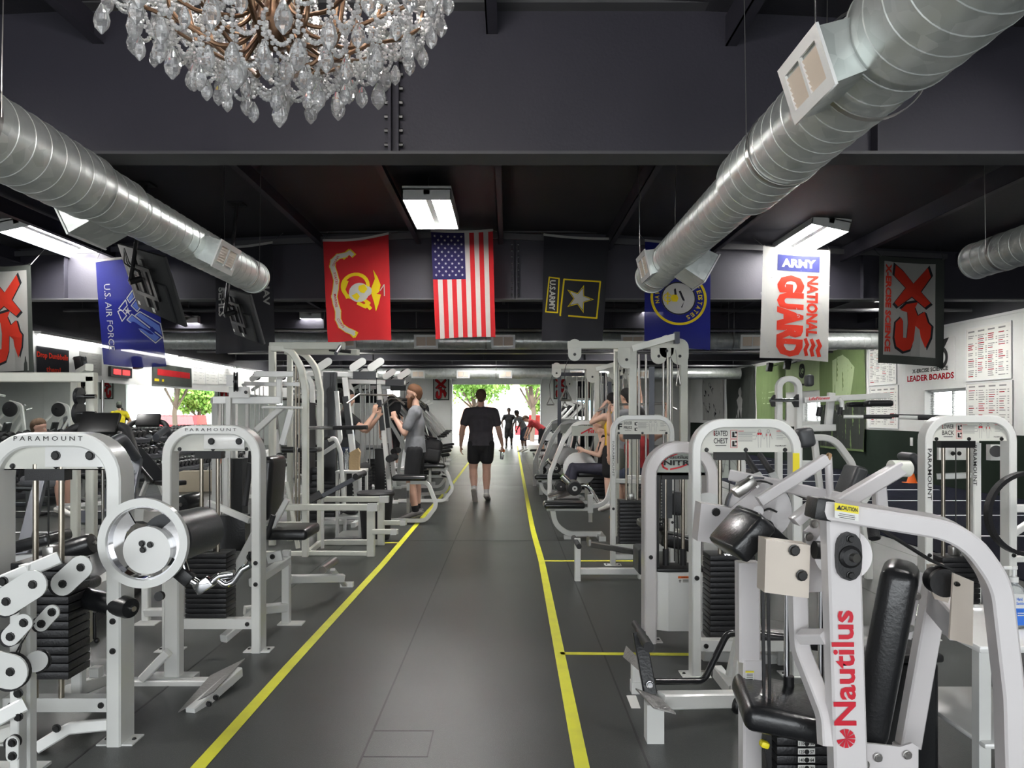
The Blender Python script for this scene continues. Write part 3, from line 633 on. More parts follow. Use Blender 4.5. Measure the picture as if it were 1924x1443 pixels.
d = Decal(t.surf); d.ring(.42, .70, .155, .205, 24); d.line([(.30, .62), (.25, .74), (.30, .86)], .05).line([(.45, .96), (.55, 1.02), (.60, .97), (.52, .90)], .05).line([(.56, .98), (.62, 1.05)], .05)
d.poly([(.64, .76), (.70, .62), (.68, .48), (.74, .60), (.78, .72), (.76, .80)]).poly([(.64, .82), (.72, .84), (.78, .86), (.74, 1.0), (.70, 1.1), (.68, .98)])
d.disc(.70, .79, .06, .05); d.end('gold_emblem', 'f_gold', t, .005)
d = Decal(t.surf); d.disc(.47, .80, .145); d.line([(.77, .8), (.83, .72), (.83, .88)], .012); d.disc(.60, .79, .05, .07); d.end('globe', 'f_silver', t, .008)
d = Decal(t.surf); d.poly([(.47, .70), (.55, .68), (.59, .76), (.54, .82), (.49, .80), (.46, .75)]).poly([(.36, .84), (.44, .80), (.48, .86), (.44, .92), (.40, .89)]); d.end('continents', 'f_gold', t, .011)
# army
t = flag('black_flag', 'black flag with a yellow-edged star in a square', [(1022, 441), (1145, 449), (1018, 640), (1132, 647)], 10.6, 'f_black', seed=8)
d = Decal(t.surf, .2); o_ = [(.30, .62), (.82, .62), (.80, 1.15), (.26, 1.15)]; d.line(o_ + [o_[0]], .022); o2 = [(.09, .60), (.23, .61), (.22, 1.11), (.05, 1.10)]; d.line(o2 + [o2[0]], .018); d.poly(star(.53, .89, .215, 88, .40)); d.end('gold_outline', 'f_gold', t, .003)
d = Decal(t.surf); d.poly(star(.53, .89, .185, 88, .40)); d.end('star_inset', 'f_black', t, .0045)
d = Decal(t.surf); d.poly(star(.53, .89, .165, 88, .42)); d.text('U.S.ARMY', .14, .86, .44, .085, 90, .03); d.end('star_and_lettering', 'f_white', t, .006)
# navy
t = flag('blue_seal_flag', 'deep blue flag with a gold-roped round seal behind the duct end', [(1212, 452), (1335, 458), (1210, 652), (1334, 658)], 10.55, 'f_blue', seed=11, wav=.012)
cx, cy = .47, .80
Decal(t.surf).ring(cx, cy, .355, .39, 60).end('gold_rope', 'f_gold', t, .004); Decal(t.surf).disc(cx, cy, .24, k=40).end('seal_field', 'f_silver', t, .004)
Decal(t.surf).ring(cx, cy, .222, .24, 40).line([(cx - .05, cy - .13), (cx - .02, cy + .1)], .03).line([(cx + .02, cy - .10), (cx + .07, cy + .02), (cx + .04, cy + .12)], .03).end('chain_and_eagle', 'f_black', t, .006)
d = Decal(t.surf); d.line([(cx - .15, cy - .08), (cx - .15, cy + .09)], .02).line([(cx - .17, cy), (cx - .02, cy)], .018).ring(cx - .15, cy, .05, .065, 16).poly([(cx - .09, cy - .05), (cx - .02, cy - .05), (cx, cy), (cx - .02, cy + .05), (cx - .09, cy + .05)])
for s_, a0 in (('UNITED', -72), ('STATES', -2), ('NAVY', 168)):
    for i, c_ in enumerate(s_): a = a0 + i * (13 if s_ != 'NAVY' else 12); d.text(c_, cx + .30 * math.cos(R(a)), cy + .30 * math.sin(R(a)), .045, .06, a + 90, .02)
d.end('seal_lettering', 'f_gold', t, .008)
# national guard
t = flag('grey_lettered_flag', 'pale grey flag with large red vertical lettering and a blue plate', [(1434, 462), (1560, 470), (1428, 672), (1556, 680)], 10.3, 'f_silver', seed=14, wav=.015, header=None)
d = Decal(t.surf)
for i in range(9):
    for j in range(3):
        x, y = -.05 + i * .125, .2 + j * .52 + (i % 3) * .1
        if 0.04 < x < .88 and y < 1.40: d.text(['DEFENDER', 'YOUR COUNTRY', 'CITIZEN SOLDIER', 'COMMUNITY'][(i + j) % 4], x, y, .42 if j < 2 else .3, .035, 68, .01)
d.end('slogan_lettering', 'f_grey', t, .003)
Decal(t.surf, .2).rect(.2, .09, .57, .22).end('blue_plate', 'f_darkblue', t, .006); Decal(t.surf).text('ARMY', .485, .2, .46, .12, 0, .05).end('plate_lettering', 'f_white', t, .009)
d = Decal(t.surf, .2); d.text('GUARD', .385, .93, 1.13, .36, 90, .07).text('NATIONAL', .68, .78, .84, .16, 90, .05)
for i in range(3): d.line([(.60 + i * .085, 1.24), (.63 + i * .085, 1.31), (.60 + i * .085, 1.38), (.62 + i * .085, 1.45)], .05)
d.end('red_lettering', 'f_orangered', t, .007)
# gym logo flags
def xs(surf, th, x0, y0, W_, H_, red='f_orangered', dk='f_black', tx=True):
    s_ = lambda q: [(x0 + a * W_, y0 + b * H_) for a, b in q]
    X1 = [(.18, .03), (.34, .10), (.52, .22), (.78, .04), (.84, .14), (.66, .30), (.84, .42), (.74, .47), (.50, .36), (.24, .48), (.17, .44), (.38, .27), (.16, .15)]
    S1 = [(.62, .40), (.56, .47), (.62, .55), (.74, .50), (.80, .62), (.86, .66), (.84, .78), (.76, .90), (.68, .78), (.66, .70), (.58, .66), (.56, .82), (.50, .92), (.36, .95), (.22, .90), (.18, .80), (.20, .64), (.30, .58), (.34, .62), (.35, .80), (.42, .80), (.44, .64), (.42, .52), (.28, .50), (.40, .43)]
    def grow(q, k): cx = sum(a for a, _ in q) / len(q); cy = sum(b for _, b in q) / len(q); return [(cx + (a - cx) * k, cy + (b - cy) * k) for a, b in q]
    Decal(surf, .25).poly(s_(grow(X1, 1.08))).poly(s_(grow(S1, 1.06))).end('logo_outline', dk, th, .005); Decal(surf, .25).poly(s_(grow(X1, .97))).poly(s_(grow(S1, .96))).end('logo_lettering', red, th, .008)
t = flag('logo_flag', 'white gym logo flag with black border, beside the right wall boards', [(1652, 480), (1774, 487), (1648, 682), (1770, 691)], 10.5, 'f_charcoal', seed=17, header=None)
Decal(t.surf, .12).rect(.07, .07, .72, 1.33).end('white_field', 'f_white', t, .003); xs(t.surf, t, .08, .06, .78, 1.36)
Decal(t.surf, .2).text('X-ERCISE SCIENCE', .13, .73, 1.25, .085, 90, .05).end('side_lettering', 'f_orangered', t, .009)
t = flag('logo_flag', 'white gym logo flag cut by the left edge of the picture', [(-52, 500), (58, 497), (-48, 712), (68, 706)], 10.3, 'f_charcoal', seed=19, header=None)
Decal(t.surf, .12).rect(.07, .07, .77, 1.38).end('white_field', 'f_white', t, .003); xs(t.surf, t, .08, .06, .78, 1.36)
# air force
t = flag('blue_wings_flag', 'royal blue flag with outlined winged emblem at the left', [(180, 491), (290, 492), (192, 684), (311, 688)], 10.4, 'f_blue', seed=23, hang=-.12)
d = Decal(t.surf); d.text('U.S. AIR FORCE', .14, .82, .95, .09, 90, 0)
for q in ([(.30, .70), (.42, .58), (.44, .66), (.36, .74), (.30, .70)], [(.44, .56), (.54, .44), (.56, .54), (.48, .62), (.44, .56)], [(.42, .86), (.50, .78), (.90, 1.10), (.80, 1.18), (.42, .86)], [(.50, .66), (.62, .52), (.70, .60), (.58, .74), (.50, .66)], [(.54, .80), (.62, .74), (.90, .90), (.92, 1.12), (.54, .80)], [(.28, .74), (.34, .88), (.42, .80), (.34, .72), (.28, .74)]): d.line(q, .014)
d.poly(star(.44, .74, .06, 80)); d.end('wings_outline', 'f_silver', t, .005)
d = Decal(t.surf)
for q in ([(.43, .86), (.50, .80), (.86, 1.10), (.80, 1.16)], [(.52, .66), (.62, .55), (.68, .60), (.58, .72)], [(.56, .79), (.62, .76), (.88, .93), (.90, 1.06)], [(.46, .57), (.53, .47), (.54, .54), (.49, .6)]): d.poly(q)
d.end('wings_fill', 'f_paleblue', t, .004)
# pow mia / seals
t = flag('black_flag', 'plain-edged black flag with white letters behind the hanging screen mount', [(404, 466), (512, 456), (408, 666), (517, 658)], 10.5, 'f_black', seed=29)
Decal(t.surf).text('SEHLS', .10, .78, .42, .10, 90, .03).text('.NAV', .80, .68, .40, .10, 90, .03).end('white_lettering', 'f_white', t, .005)
# ================================================================ THINGS ON THE WALLS
WRs = plane((XR - .012, 0, 0), (0, -1, 0), (0, 0, -1))     # x runs towards the camera
def wr(u, v): Y = XR * F / (u - U0); return Y, CH - (v - V0) * Y / F
def wall_thing(name, label, cat, u0, u1, v0, v1, m_, th=.012, group=None, wave=0, side='r', frame=None):
    X = XR if side == 'r' else -XL; Ya, Yb = X * F / abs(u0 - U0), X * F / abs(u1 - U0); y0, y1 = min(Ya, Yb), max(Ya, Yb)
    uc = (u0 + u1) / 2; Yc = X * F / abs(uc - U0); z1 = CH - (v0 - V0) * Yc / F; z0 = CH - (v1 - V0) * Yc / F
    sg = 1 if side == 'r' else -1; xw = sg * X
    t = Th(name, label, cat, (xw - sg * .01, (y0 + y1) / 2, z0), group)
    if side == 'r': o, ex = V((xw - sg * (th + .003), y1, z1)), V((0, -1, 0))
    else: o, ex = V((xw - sg * (th + .003), y0, z1)), V((0, 1, 0))
    def surf(x, y, l):
        q = o + ex * x + V((0, 0, -y)); q.x -= sg * (l + (wave * (.6 + .4 * math.sin(6 * x + 1.5 * y) + .3 * math.sin(17 * x + 3 * y)) if wave else 0)); return q
    W_, H_ = y1 - y0, z1 - z0
    if wave:
        bm = bmesh.new(); nx, ny = 26, 20; g = [[bm.verts.new(surf(W_ * i / nx, H_ * j / ny, 0)) for i in range(nx + 1)] for j in range(ny + 1)]
        for j in range(ny):
            for i in range(nx): bm.faces.new((g[j][i], g[j + 1][i], g[j + 1][i + 1], g[j][i + 1]))
        fin(bm, 'cloth', m_, t.o, t.base, 80)
    else: t.add('board', MB().bb((xw - sg * (th + .002), y0, z0), (xw - sg * .002, y1, z1)), m_, smooth=0)
    if frame:
        b = MB(); k = .02
        for a0, a1, c0, c1 in ((y0 - k, y1 + k, z1, z1 + k), (y0 - k, y1 + k, z0 - k, z0), (y0 - k, y0, z0, z1), (y1, y1 + k, z0, z1)): b.bb((xw - sg * (th + .012), a0, c0), (xw - sg * .002, a1, c1))
        t.add('frame', b, frame, smooth=0)
    t.surf = surf; t.W, t.H = W_, H_; return t
def scribble(t, seed, cols=4, rows=18, red=.3, head=True):
    rs = random.Random(seed); dk, rd = Decal(t.surf), Decal(t.surf)
    for c in range(cols):
        for r_ in range(rows):
            if rs.random() < .12: continue
            x = t.W * (.05 + .92 * c / cols); y = t.H * (.14 + .82 * r_ / rows); ln = t.W / cols * rs.uniform(.35, .6); (rd if rs.random() < red else dk).rect(x, y, ln, t.H * .016)
            if rs.random() < .7: dk.rect(x + t.W / cols * .68, y, t.W / cols * .14, t.H * .016)
        if head: dk.rect(t.W * (.05 + .92 * c / cols), t.H * .05, t.W / cols * .6, t.H * .03)
    dk.end('dark_writing', 'greyink', t, .002); rd.end('red_writing', 'f_crimson', t, .002)
t = wall_thing('whiteboard', 'upper whiteboard of handwritten records at the far right', 'whiteboard', 1817, 1901, 612, 712, 'paper', frame='fixture'); scribble(t, 1, 4, 22)
t = wall_thing('whiteboard', 'lower whiteboard of handwritten records at the far right', 'whiteboard', 1818, 1903, 719, 812, 'paper', frame='fixture'); scribble(t, 2, 4, 18)
t = wall_thing('whiteboard', 'upper whiteboard between the green banner and the leader boards sign', 'whiteboard', 1634, 1685, 650, 722, 'paper', frame='fixture'); scribble(t, 3, 4, 20, .15)
t = wall_thing('whiteboard', 'lower whiteboard between the green banner and the leader boards sign', 'whiteboard', 1636, 1688, 727, 803, 'paper', frame='fixture'); scribble(t, 4, 4, 16, .15)
t = wall_thing('wall_sign', 'white leader boards sign above the nearer right window', 'sign', 1702, 1795, 640, 718, 'gloss_white')
Decal(t.surf).text('X-ERCISE SCIENCE', t.W * .52, t.H * .70, t.W * .72, t.H * .10, 0, .04).poly([(t.W * .66, t.H * .05), (t.W * .9, t.H * .0), (t.W * .78, t.H * .3)]).ring(t.W * .76, t.H * .45, t.W * .07, t.W * .12).end('black_lettering', 'ink', t)
Decal(t.surf).text('LEADER BOARDS', t.W * .52, t.H * .88, t.W * .94, t.H * .15, 0, .04).end('red_lettering', 'f_crimson', t)
for i, (u0, u1, v0, v1, m_, l, kw) in enumerate([(1544, 1628, 655, 845, 'f_green', 'long green fabric banner with darker bottom, widest on the right wall', {}), (1424, 1477, 684, 788, 'f_green', 'green fabric banner left of the shiny one on the right wall', {}), (1368, 1420, 692, 788, 'f_charcoal', 'dark green-grey fabric banner with a pale standing figure', {}), (1322, 1361, 702, 790, 'f_silver', 'black and white sports photo banner at the far right corner', {}), (1480, 1545, 678, 735, 'f_lightgreen', 'shiny green fabric banner with a dark round letter', {})]):
    t = wall_thing('wall_banner', l, 'banner', u0, u1, v0, v1, m_, wave=.045)
    W_, H_ = t.W, t.H
    if i == 0: Decal(t.surf, .15).rect(.02, H_ * .55, W_ - .04, H_ * .43).end('dark_lower_picture', 'f_charcoal', t, .006); Decal(t.surf, .15).poly([(W_ * .3, H_ * .1), (W_ * .55, H_ * .06), (W_ * .8, H_ * .2), (W_ * .7, H_ * .5), (W_ * .3, H_ * .5)]).end('pale_player_shape', 'f_lightgreen', t, .006); Decal(t.surf).ring(W_ * .45, H_ * .62, .09, .11).text('S', W_ * .45, H_ * .62, .08, .12, 0, .03).end('round_letter', 'f_white', t, .012)
    if i == 1: Decal(t.surf).rect(W_ * .2, H_ * .5, W_ * .6, .03).rect(W_ * .2, H_ * .6, W_ * .6, .03).rect(W_ * .25, H_ * .7, W_ * .5, .03).end('faint_lettering', 'f_lightgreen', t, .006)
    if i == 2: Decal(t.surf).poly([(W_ * .5, H_ * .5), (W_ * .62, H_ * .62), (W_ * .58, H_ * .76), (W_ * .64, H_ * .97), (W_ * .56, H_ * .97), (W_ * .5, H_ * .8), (W_ * .42, H_ * .97), (W_ * .35, H_ * .97), (W_ * .42, H_ * .76), (W_ * .38, H_ * .62)]).disc(W_ * .5, H_ * .47, W_ * .06).end('pale_figure', 'f_silver', t, .006)
    if i == 3:
        d = Decal(t.surf, .15); rs = random.Random(5)
        for k in range(26): x, y = rs.uniform(.05, .85) * W_, rs.uniform(.05, .85) * H_; d.poly([(x, y), (x + rs.uniform(.05, .2), y + rs.uniform(0, .1)), (x + rs.uniform(0, .15), y + rs.uniform(.1, .3))])
        d.end('dark_player_shapes', 'f_black', t, .006)
    if i == 4: Decal(t.surf).ring(W_ * .5, H_ * .33, .12, .22).text('G', W_ * .5, H_ * .33, .2, .26, 0, .03).rect(W_ * .3, H_ * .75, W_ * .4, .06).end('dark_letter', 'f_charcoal', t, .008)
single('light_switch', MB().bb((XR - .012, 14.25 + 1.95, .78), (XR - .001, 16.3, .96), .002), 'gloss_white', 'small white switch plate on the dark green wall', 'switch', (XR, 16.2, .8))
# left wall above the mirrors
t = wall_thing('wall_banner', 'black and red dumbbells banner above the mirrors, nearest the camera', 'banner', 66, 128, 654, 706, 'f_black', side='l', wave=.01)
Decal(t.surf).text('Drop Dumbbells', t.W * .48, t.H * .32, t.W * .95, t.H * .26, 0, .03).text('them!', t.W * .5, t.H * .78, t.W * .45, t.H * .2, 0, .03).end('red_lettering', 'f_orangered', t, .006)
t = wall_thing('wall_poster', 'pale blue-grey poster above the mirrors between banner and timer', 'poster', 149, 190, 663, 704, 'f_silver', side='l'); scribble(t, 9, 2, 6, 0)
t = wall_thing('wall_timer', 'black wall timer with two red lit digits above the mirrors', 'timer', 203, 243, 690, 709, 'black', side='l', th=.06)
Decal(t.surf).rect(t.W * .12, t.H * .25, t.W * .34, t.H * .5).rect(t.W * .54, t.H * .25, t.W * .34, t.H * .5).end('lit_digit', 'led_red', t, .003)
t = wall_thing('wall_banner', 'drooping black and red banner above the mirrors, furthest from the camera', 'banner', 285, 358, 687, 725, 'f_charcoal', side='l', wave=.02)
Decal(t.surf, .2).rect(t.W * .1, t.H * .25, t.W * .85, t.H * .3).end('red_band', 'f_red', t, .006); Decal(t.surf).rect(.05, t.H * .72, t.W * .25, t.H * .12).end('yellow_mark', 'f_gold', t, .006)
for i, (u0, u1) in enumerate([(362, 384), (386, 408), (410, 434)]): t = wall_thing('wall_poster', ['grey-white notice sheet right of the drooping banner', 'white notice sheet in the middle of the three past the drooping banner', 'white notice sheet last before the corner over the mirrors'][i], 'poster', u0, u1, 690, 722, 'paper', side='l'); scribble(t, 20 + i, 2, 5, 0)
# speakers hung on the walls
for q, l in (((XL + .18, 16.6, 2.62), 'black speaker fixed above the mirrors beside the timer'), ((XL + .16, 14.45, 2.45), 'black speaker fixed above the mirrors by the pale poster'), ((XR - .35, 24.1, 3.0), 'black speaker hung near the shiny green banner, left one'), ((XR - .3, 22.7, 2.98), 'black speaker hung near the shiny green banner, right one')):
    t = Th('speaker', l, 'speaker', q, 'wall speakers'); s_ = 1 if q[0] > 0 else -1; t.add('cabinet', MB().box(q, (.16, .2, .28), rmat(0, 10 * s_, 0), .02), 'black'); b = MB(); c = V(q) + V((-s_ * .085, 0, -.04)); b.cyl(c, c + V((-s_ * .01, 0, 0)), .07); b.cyl(c + V((0, 0, .14)), c + V((-s_ * .01, 0, .14)), .035); t.add('cone', b, 'darksteel'); t.add('bracket', MB().cyl(q, (s_ * (XR if s_ > 0 else -XL) - s_ * .005, q[1], q[2] + .1), .015, k=8), 'steel')
# far wall
def far_thing(name, label, cat, u0, u1, v0, v1, m_, th=.02):
    Y = YF; a, c = p(u0, v0, Y), p(u1, v1, Y); t = Th(name, label, cat, (a.x, Y - .02, c.z)); t.add('board', MB().bb((a.x, Y - th, c.z), (c.x, Y - .002, a.z)), m_, smooth=0); t.surf = plane((a.x, Y - th, a.z), (1, 0, 0), (0, 0, -1)); t.W, t.H = c.x - a.x, a.z - c.z; return t
t = far_thing('wall_banner', 'black banner with large white word on the far wall', 'banner', 622, 712, 720, 757, 'f_black'); Decal(t.surf).text('Rogue', t.W * .5, t.H * .48, t.W * .78, t.H * .5, 0, .04).end('white_lettering', 'f_white', t, .006)
t = far_thing('wall_banner', 'gym logo banner left of the roll-up door', 'banner', 814, 844, 710, 752, 'f_charcoal'); Decal(t.surf).rect(.05, .05, t.W - .1, t.H - .1).end('white_field', 'f_silver', t, .004); xs(t.surf, t, -.02, 0, t.W, t.H, 'f_red')
t = far_thing('wall_banner', 'gym logo banner right of the roll-up door', 'banner', 1040, 1066, 708, 750, 'f_charcoal'); Decal(t.surf).rect(.05, .05, t.W - .1, t.H - .1).end('white_field', 'f_silver', t, .004); xs(t.surf, t, -.02, 0, t.W, t.H, 'f_red')
t = far_thing('wall_banner', 'black and white striped flag banner with one red stripe on the far wall', 'banner', 1084, 1112, 704, 748, 'f_black')
d = Decal(t.surf)
for i in range(3): d.rect(t.W * (.1 + .2 * i), t.H * .5, t.W * .1, t.H * .5)
d.rect(t.W * .85, 0, t.W * .1, t.H); d.end('white_stripe', 'f_silver', t, .005); Decal(t.surf).rect(t.W * .7, 0, t.W * .1, t.H).end('red_stripe', 'f_red', t, .005)
t = far_thing('exit_sign', 'small red lit exit sign in the far right corner', 'sign', 1299, 1306, 717, 726, 'fixture', .06); Decal(t.surf).text('EXIT', t.W * .5, t.H * .5, t.W * .8, t.H * .7, 0, .03).end('lettering', 'exit_red', t, .004)
# ceiling-hung screens seen from behind
def screen(label, C4, Y, dy):      # corner pixels tl tr br bl of the back; tilted forward
    (a, c, e, g) = C4; A = p(*a); B = p(*c); D = p(*g); ex = (B - A); ey = (D - A); n = ex.cross(ey).normalized()
    if n.y > 0: n = -n
    W_, H_ = ex.length, ey.length; ex.normalize(); ey = (ey - ex * ey.dot(ex)).normalized(); n = ey.cross(ex).normalized() if ey.cross(ex).y < 0 else ex.cross(ey).normalized()
    t = Th('hanging_screen', label, 'television', A, 'screens hung from the roof'); at = lambda x, y, l: A + ex * (x * W_) + ey * (y * H_) + n * l
    M = Matrix((ex, ey, n)).transposed()
    def bx(x0, x1, y0, y1, l0, l1, b, bev=0): b.box(at((x0 + x1) / 2, (y0 + y1) / 2, (l0 + l1) / 2), ((x1 - x0) * W_, (y1 - y0) * H_, l1 - l0), M, bev); return b
    t.add('casing', bx(0, 1, 0, 1, -.035, 0, MB(), .008), 'matt_case'); t.add('rear_housing', bx(.12, .88, .42, .97, 0, .035, MB(), .012), 'matt_case'); t.add('display', bx(.02, .98, .02, .98, -.038, -.034, MB()), 'vinyl')
    b = MB(); [bx(*q, b) for q in ((.25, .75, .2, .26, .05, .07), (.25, .75, .62, .68, .05, .07), (.25, .31, .2, .68, .05, .07), (.69, .75, .2, .68, .05, .07), (.4, .45, .1, .85, .035, .06), (.57, .62, .1, .85, .035, .06))]; t.add('mount_plate', b, 'black')
    q = at(.5, .4, .07); top = V((q.x + .0, q.y + dy, ZC - .05 * abs(q.x + .8) - .04)); b = MB(); b.cyl(q + n * .12, top, .024, k=12); b.cyl(q, q + n * .13, .035, k=12); b.box(top, (.18, .18, .02)); t.add('drop_pole', b, 'black')
    b = MB(); [b.pipe([at(.4 + .07 * i, .3, .07), at(.42 + .07 * i, .15, .16), at(.45, -.05, .12)], .006, r=.05, k=6) for i in range(3)]; t.add('cable', b, 'cable')
    Decal(lambda x, y, l: at(x, y, l)).rect(.14, .84, .05, .06).rect(.45, .86, .06, .07).end('sticker', 'paper', t, .037)
screen('larger black screen hung from the roof beside the blue winged flag', [(220, 458, 8.7), (307, 483, 7.7), (352, 603, 7.95), (265, 578, 8.95)], 8.4, .1)
screen('smaller black screen hung from the roof under the left duct end', [(414, 540, 9.5), (468, 554, 8.76), (498, 642, 8.9), (444, 628, 9.67)], 9.3, .1)
# ================================================================ MACHINE BUILDING BLOCKS
def plates(t, xc, yc, w_, d_, z0, z1, n_, m_='iron', rz=0, label_on=False):
    h = (z1 - z0) / n_; q = rmat(0, 0, rz)
    for i in range(n_):
        b = MB().box((xc, yc, z0 + h * (i + .5)), (w_, d_, h * .90), q, .004)
        t.add('weight_plate', b, m_)
def rods(t, xs_, y, z0, z1, r_=.012, m_='bronze_steel'):
    for x in xs_: t.add('guide_rod', MB().cyl((x, y, z0), (x, y, z1), r_, k=14), m_)
def foot(b, q, w_=.16, d_=.11, dx=0, dy=0):
    b.bb((q[0] - w_ / 2 + dx, q[1] - d_ / 2 + dy, 0), (q[0] + w_ / 2 + dx, q[1] + d_ / 2 + dy, .008), .002); b.bolts([(q[0] + dx - w_ * .38, q[1] + dy, .008), (q[0] + dx + w_ * .38, q[1] + dy, .008)], (0, 0, 1), .008, .006)
def arch_machine(name, label, cat, uL, uR, vt, vf, head_v, group=None, m_='white', w_=.055, d_=.10, nst=14, stack_v=None, rod_u=(.33, .62), deep=.0, r_=.14, panel='panel', bolts=True, cross=.17):
    Y = F * CH / (vf - V0); x0, x1 = (uL - U0) * Y / F, (uR - U0) * Y / F; z1 = CH - (vt - V0) * Y / F; zh = CH - (head_v - V0) * Y / F
    t = Th(name, label, cat, ((x0 + x1) / 2, Y, 0), group); b = MB(); a = w_ / 2
    b.sq([(x0 + a, Y, .0), (x0 + a, Y, z1 - a), (x1 - a, Y, z1 - a), (x1 - a, Y, 0)], w_, d_, r=r_, n=(0, 1, 0))
    foot(b, (x0 + a, Y)); foot(b, (x1 - a, Y)); b.bb((x0 + w_, Y - .03, cross - .03), (x1 - w_, Y + .03, cross + .03)); b.bolts([(x0 + w_ * 1.6, Y - .03, cross), (x1 - w_ * 1.6, Y - .03, cross), (x1 - a, Y - d_ / 2, .55), (x1 - a, Y - d_ / 2, .42), (x0 + a, Y - d_ / 2, .55)])
    t.add('frame', b, [m_, 'bolt']); t.Y, t.x0, t.x1, t.z1, t.zh, t.w_ = Y, x0, x1, z1, zh, w_
    r2 = max(.02, r_ - w_); pr = []; xa, xb, zt = x0 + w_ - .004, x1 - w_ + .004, z1 - w_ + .004
    for k in range(8): an = math.pi - k / 7 * math.pi / 2; pr.append((xa + r2 + r2 * math.cos(an), zt - r2 + r2 * math.sin(an)))
    for k in range(8): an = math.pi / 2 - k / 7 * math.pi / 2; pr.append((xb - r2 + r2 * math.cos(an), zt - r2 + r2 * math.sin(an)))
    pr += [(xb, zh), (xa, zh)]; b = MB().plate([(x, Y - d_ * .2, z) for x, z in pr], (0, .004, 0)); bolts and b.bolts([(x0 + w_ * 1.7, Y - d_ * .2, zh + .012), (x1 - w_ * 1.7, Y - d_ * .2, zh + .012), ((x0 + x1) / 2, Y - d_ * .2, zh + .012)], r=.010)
    t.add('header_panel', b, [panel, 'bolt']); t.hs = plane((x0, Y - d_ * .2 - .003, z1), (1, 0, 0), (0, 0, -1)); W_ = x1 - x0
    rods(t, [x0 + W_ * k for k in rod_u], Y + deep, .2, zh + .02); xc = x0 + W_ * sum(rod_u) / 2
    b = MB(); b.bb((x0 + W_ * rod_u[0] - .03, Y - .03 + deep, zh - .05), (x0 + W_ * rod_u[1] + .03, Y + .03 + deep, zh)); t.add('rod_bracket', b, 'black')
    t.add('cable', MB().cyl((xc, Y + deep, .5), (xc, Y + deep, zh), .004, k=6), 'cable')
    if nst: zs = (.24, .24 + nst * .033) if not stack_v else stack_v; plates(t, xc, Y + .02 + deep, W_ * .42, .17, zs[0], zs[1], nst); t.add('selector_head', MB().box((xc, Y + .02 + deep, zs[1] + .03), (.05, .06, .06), None, .005), 'steel')
    return t
def placard(t, title, W_, y0, H_, body='ink', redtop=True, lt=None):      # instruction panel: title, two pictograms, text lines, body outlines
    s_ = t.hs; d = Decal(s_); a = .0
    for i, w__ in enumerate(title): d.text(w__, W_ * .27, y0 + H_ * (.22 + .36 * i), W_ * .13, H_ * .26, 0, .01)
    d.rect(W_ * .22, y0 + H_ * .80, W_ * .10, H_ * .03)
    if lt: d.text(lt, W_ * .145, y0 + H_ * .5, W_ * .07, H_ * .5, 0, .05)
    for i in range(2): x, y = W_ * .375, y0 + H_ * (.10 + .44 * i); d.rect(x, y + H_ * .05, W_ * .02, H_ * .25).rect(x, y + H_ * .25, W_ * .04, H_ * .06).disc(x + W_ * .035, y + H_ * .08, W_ * .01)
    d.text('PARAMOUNT', W_ * .82, y0 + H_ * .82, W_ * .10, H_ * .07, 0, .02); d.end('dark_lettering', 'ink', t)
    d = Decal(s_)
    for i in range(9): d.rect(W_ * .43, y0 + H_ * (.16 + .055 * i), W_ * (.13 if i % 3 else .16), H_ * .018)
    for i in range(5): d.rect(W_ * .78, y0 + H_ * (.16 + .08 * i), W_ * (.06 + .03 * (i % 2)), H_ * .018)
    for cx in (.625, .705): d.ring(W_ * cx, y0 + H_ * .10, W_ * .010, W_ * .014, 12).line([(W_ * (cx - .035), y0 + H_ * .5), (W_ * (cx - .02), y0 + H_ * .2), (W_ * (cx + .02), y0 + H_ * .2), (W_ * (cx + .035), y0 + H_ * .5)], .0018).line([(W_ * (cx - .01), y0 + H_ * .9), (W_ * (cx - .015), y0 + H_ * .3)], .0018).line([(W_ * (cx + .01), y0 + H_ * .9), (W_ * (cx + .015), y0 + H_ * .3)], .0018)
    d.end('fine_print', 'greyink', t)
    if redtop:
        d = Decal(s_); d.rect(W_ * .205, y0 + H_ * .10, W_ * .008, H_ * .22)
        for k in range(2): d.line([(W_ * .36, y0 + H_ * (.07 + .44 * k)), (W_ * .42, y0 + H_ * (.07 + .44 * k)), (W_ * .42, y0 + H_ * (.47 + .44 * k)), (W_ * .36, y0 + H_ * (.47 + .44 * k)), (W_ * .36, y0 + H_ * (.07 + .44 * k))], .0022)
        d.disc(W_ * .615, y0 + H_ * .24, W_ * .011, H_ * .06, 10).disc(W_ * .635, y0 + H_ * .24, W_ * .011, H_ * .06, 10).disc(W_ * .69, y0 + H_ * .3, W_ * .004, H_ * .07, 8).disc(W_ * .722, y0 + H_ * .3, W_ * .004, H_ * .07, 8).rect(W_ * .43, y0 + H_ * .1, W_ * .05, H_ * .025).rect(W_ * .78, y0 + H_ * .1, W_ * .06, H_ * .025); d.end('red_marks', 'red', t)
def cushion(t, c, size, rot=None, m_='vinyl', name='pad', bev=.025, parent=None):
    return t.add(name, MB().box(c, size, rot, min(bev, min(size) * .42)), m_, parent=parent, smooth=50)
def pulley(b, c, ax, r_, th=.03):      # grooved wheel
    ax = V(ax).normalized(); c = V(c) - ax * th / 2; b.lathe(c, ax, [(0, r_ * .3), (0, r_), (th * .3, r_), (th * .5, r_ * .88), (th * .7, r_), (th, r_), (th, r_ * .3)], 28); return b
def roller(t, a, c, r_, name='roller_pad', m_='vinyl', hub='steel'):
    a, c = V(a), V(c); L = (c - a).length; t.add(name, MB().lathe(a, c - a, [(0, r_ * .5), (.004, r_ * .9), (.02, r_), (L - .02, r_), (L - .004, r_ * .9), (L, r_ * .5)], 24), m_, smooth=50); t.add('roller_axle', MB().cyl(a - (c - a) * .04, c + (c - a) * .04, .012, k=12), hub)
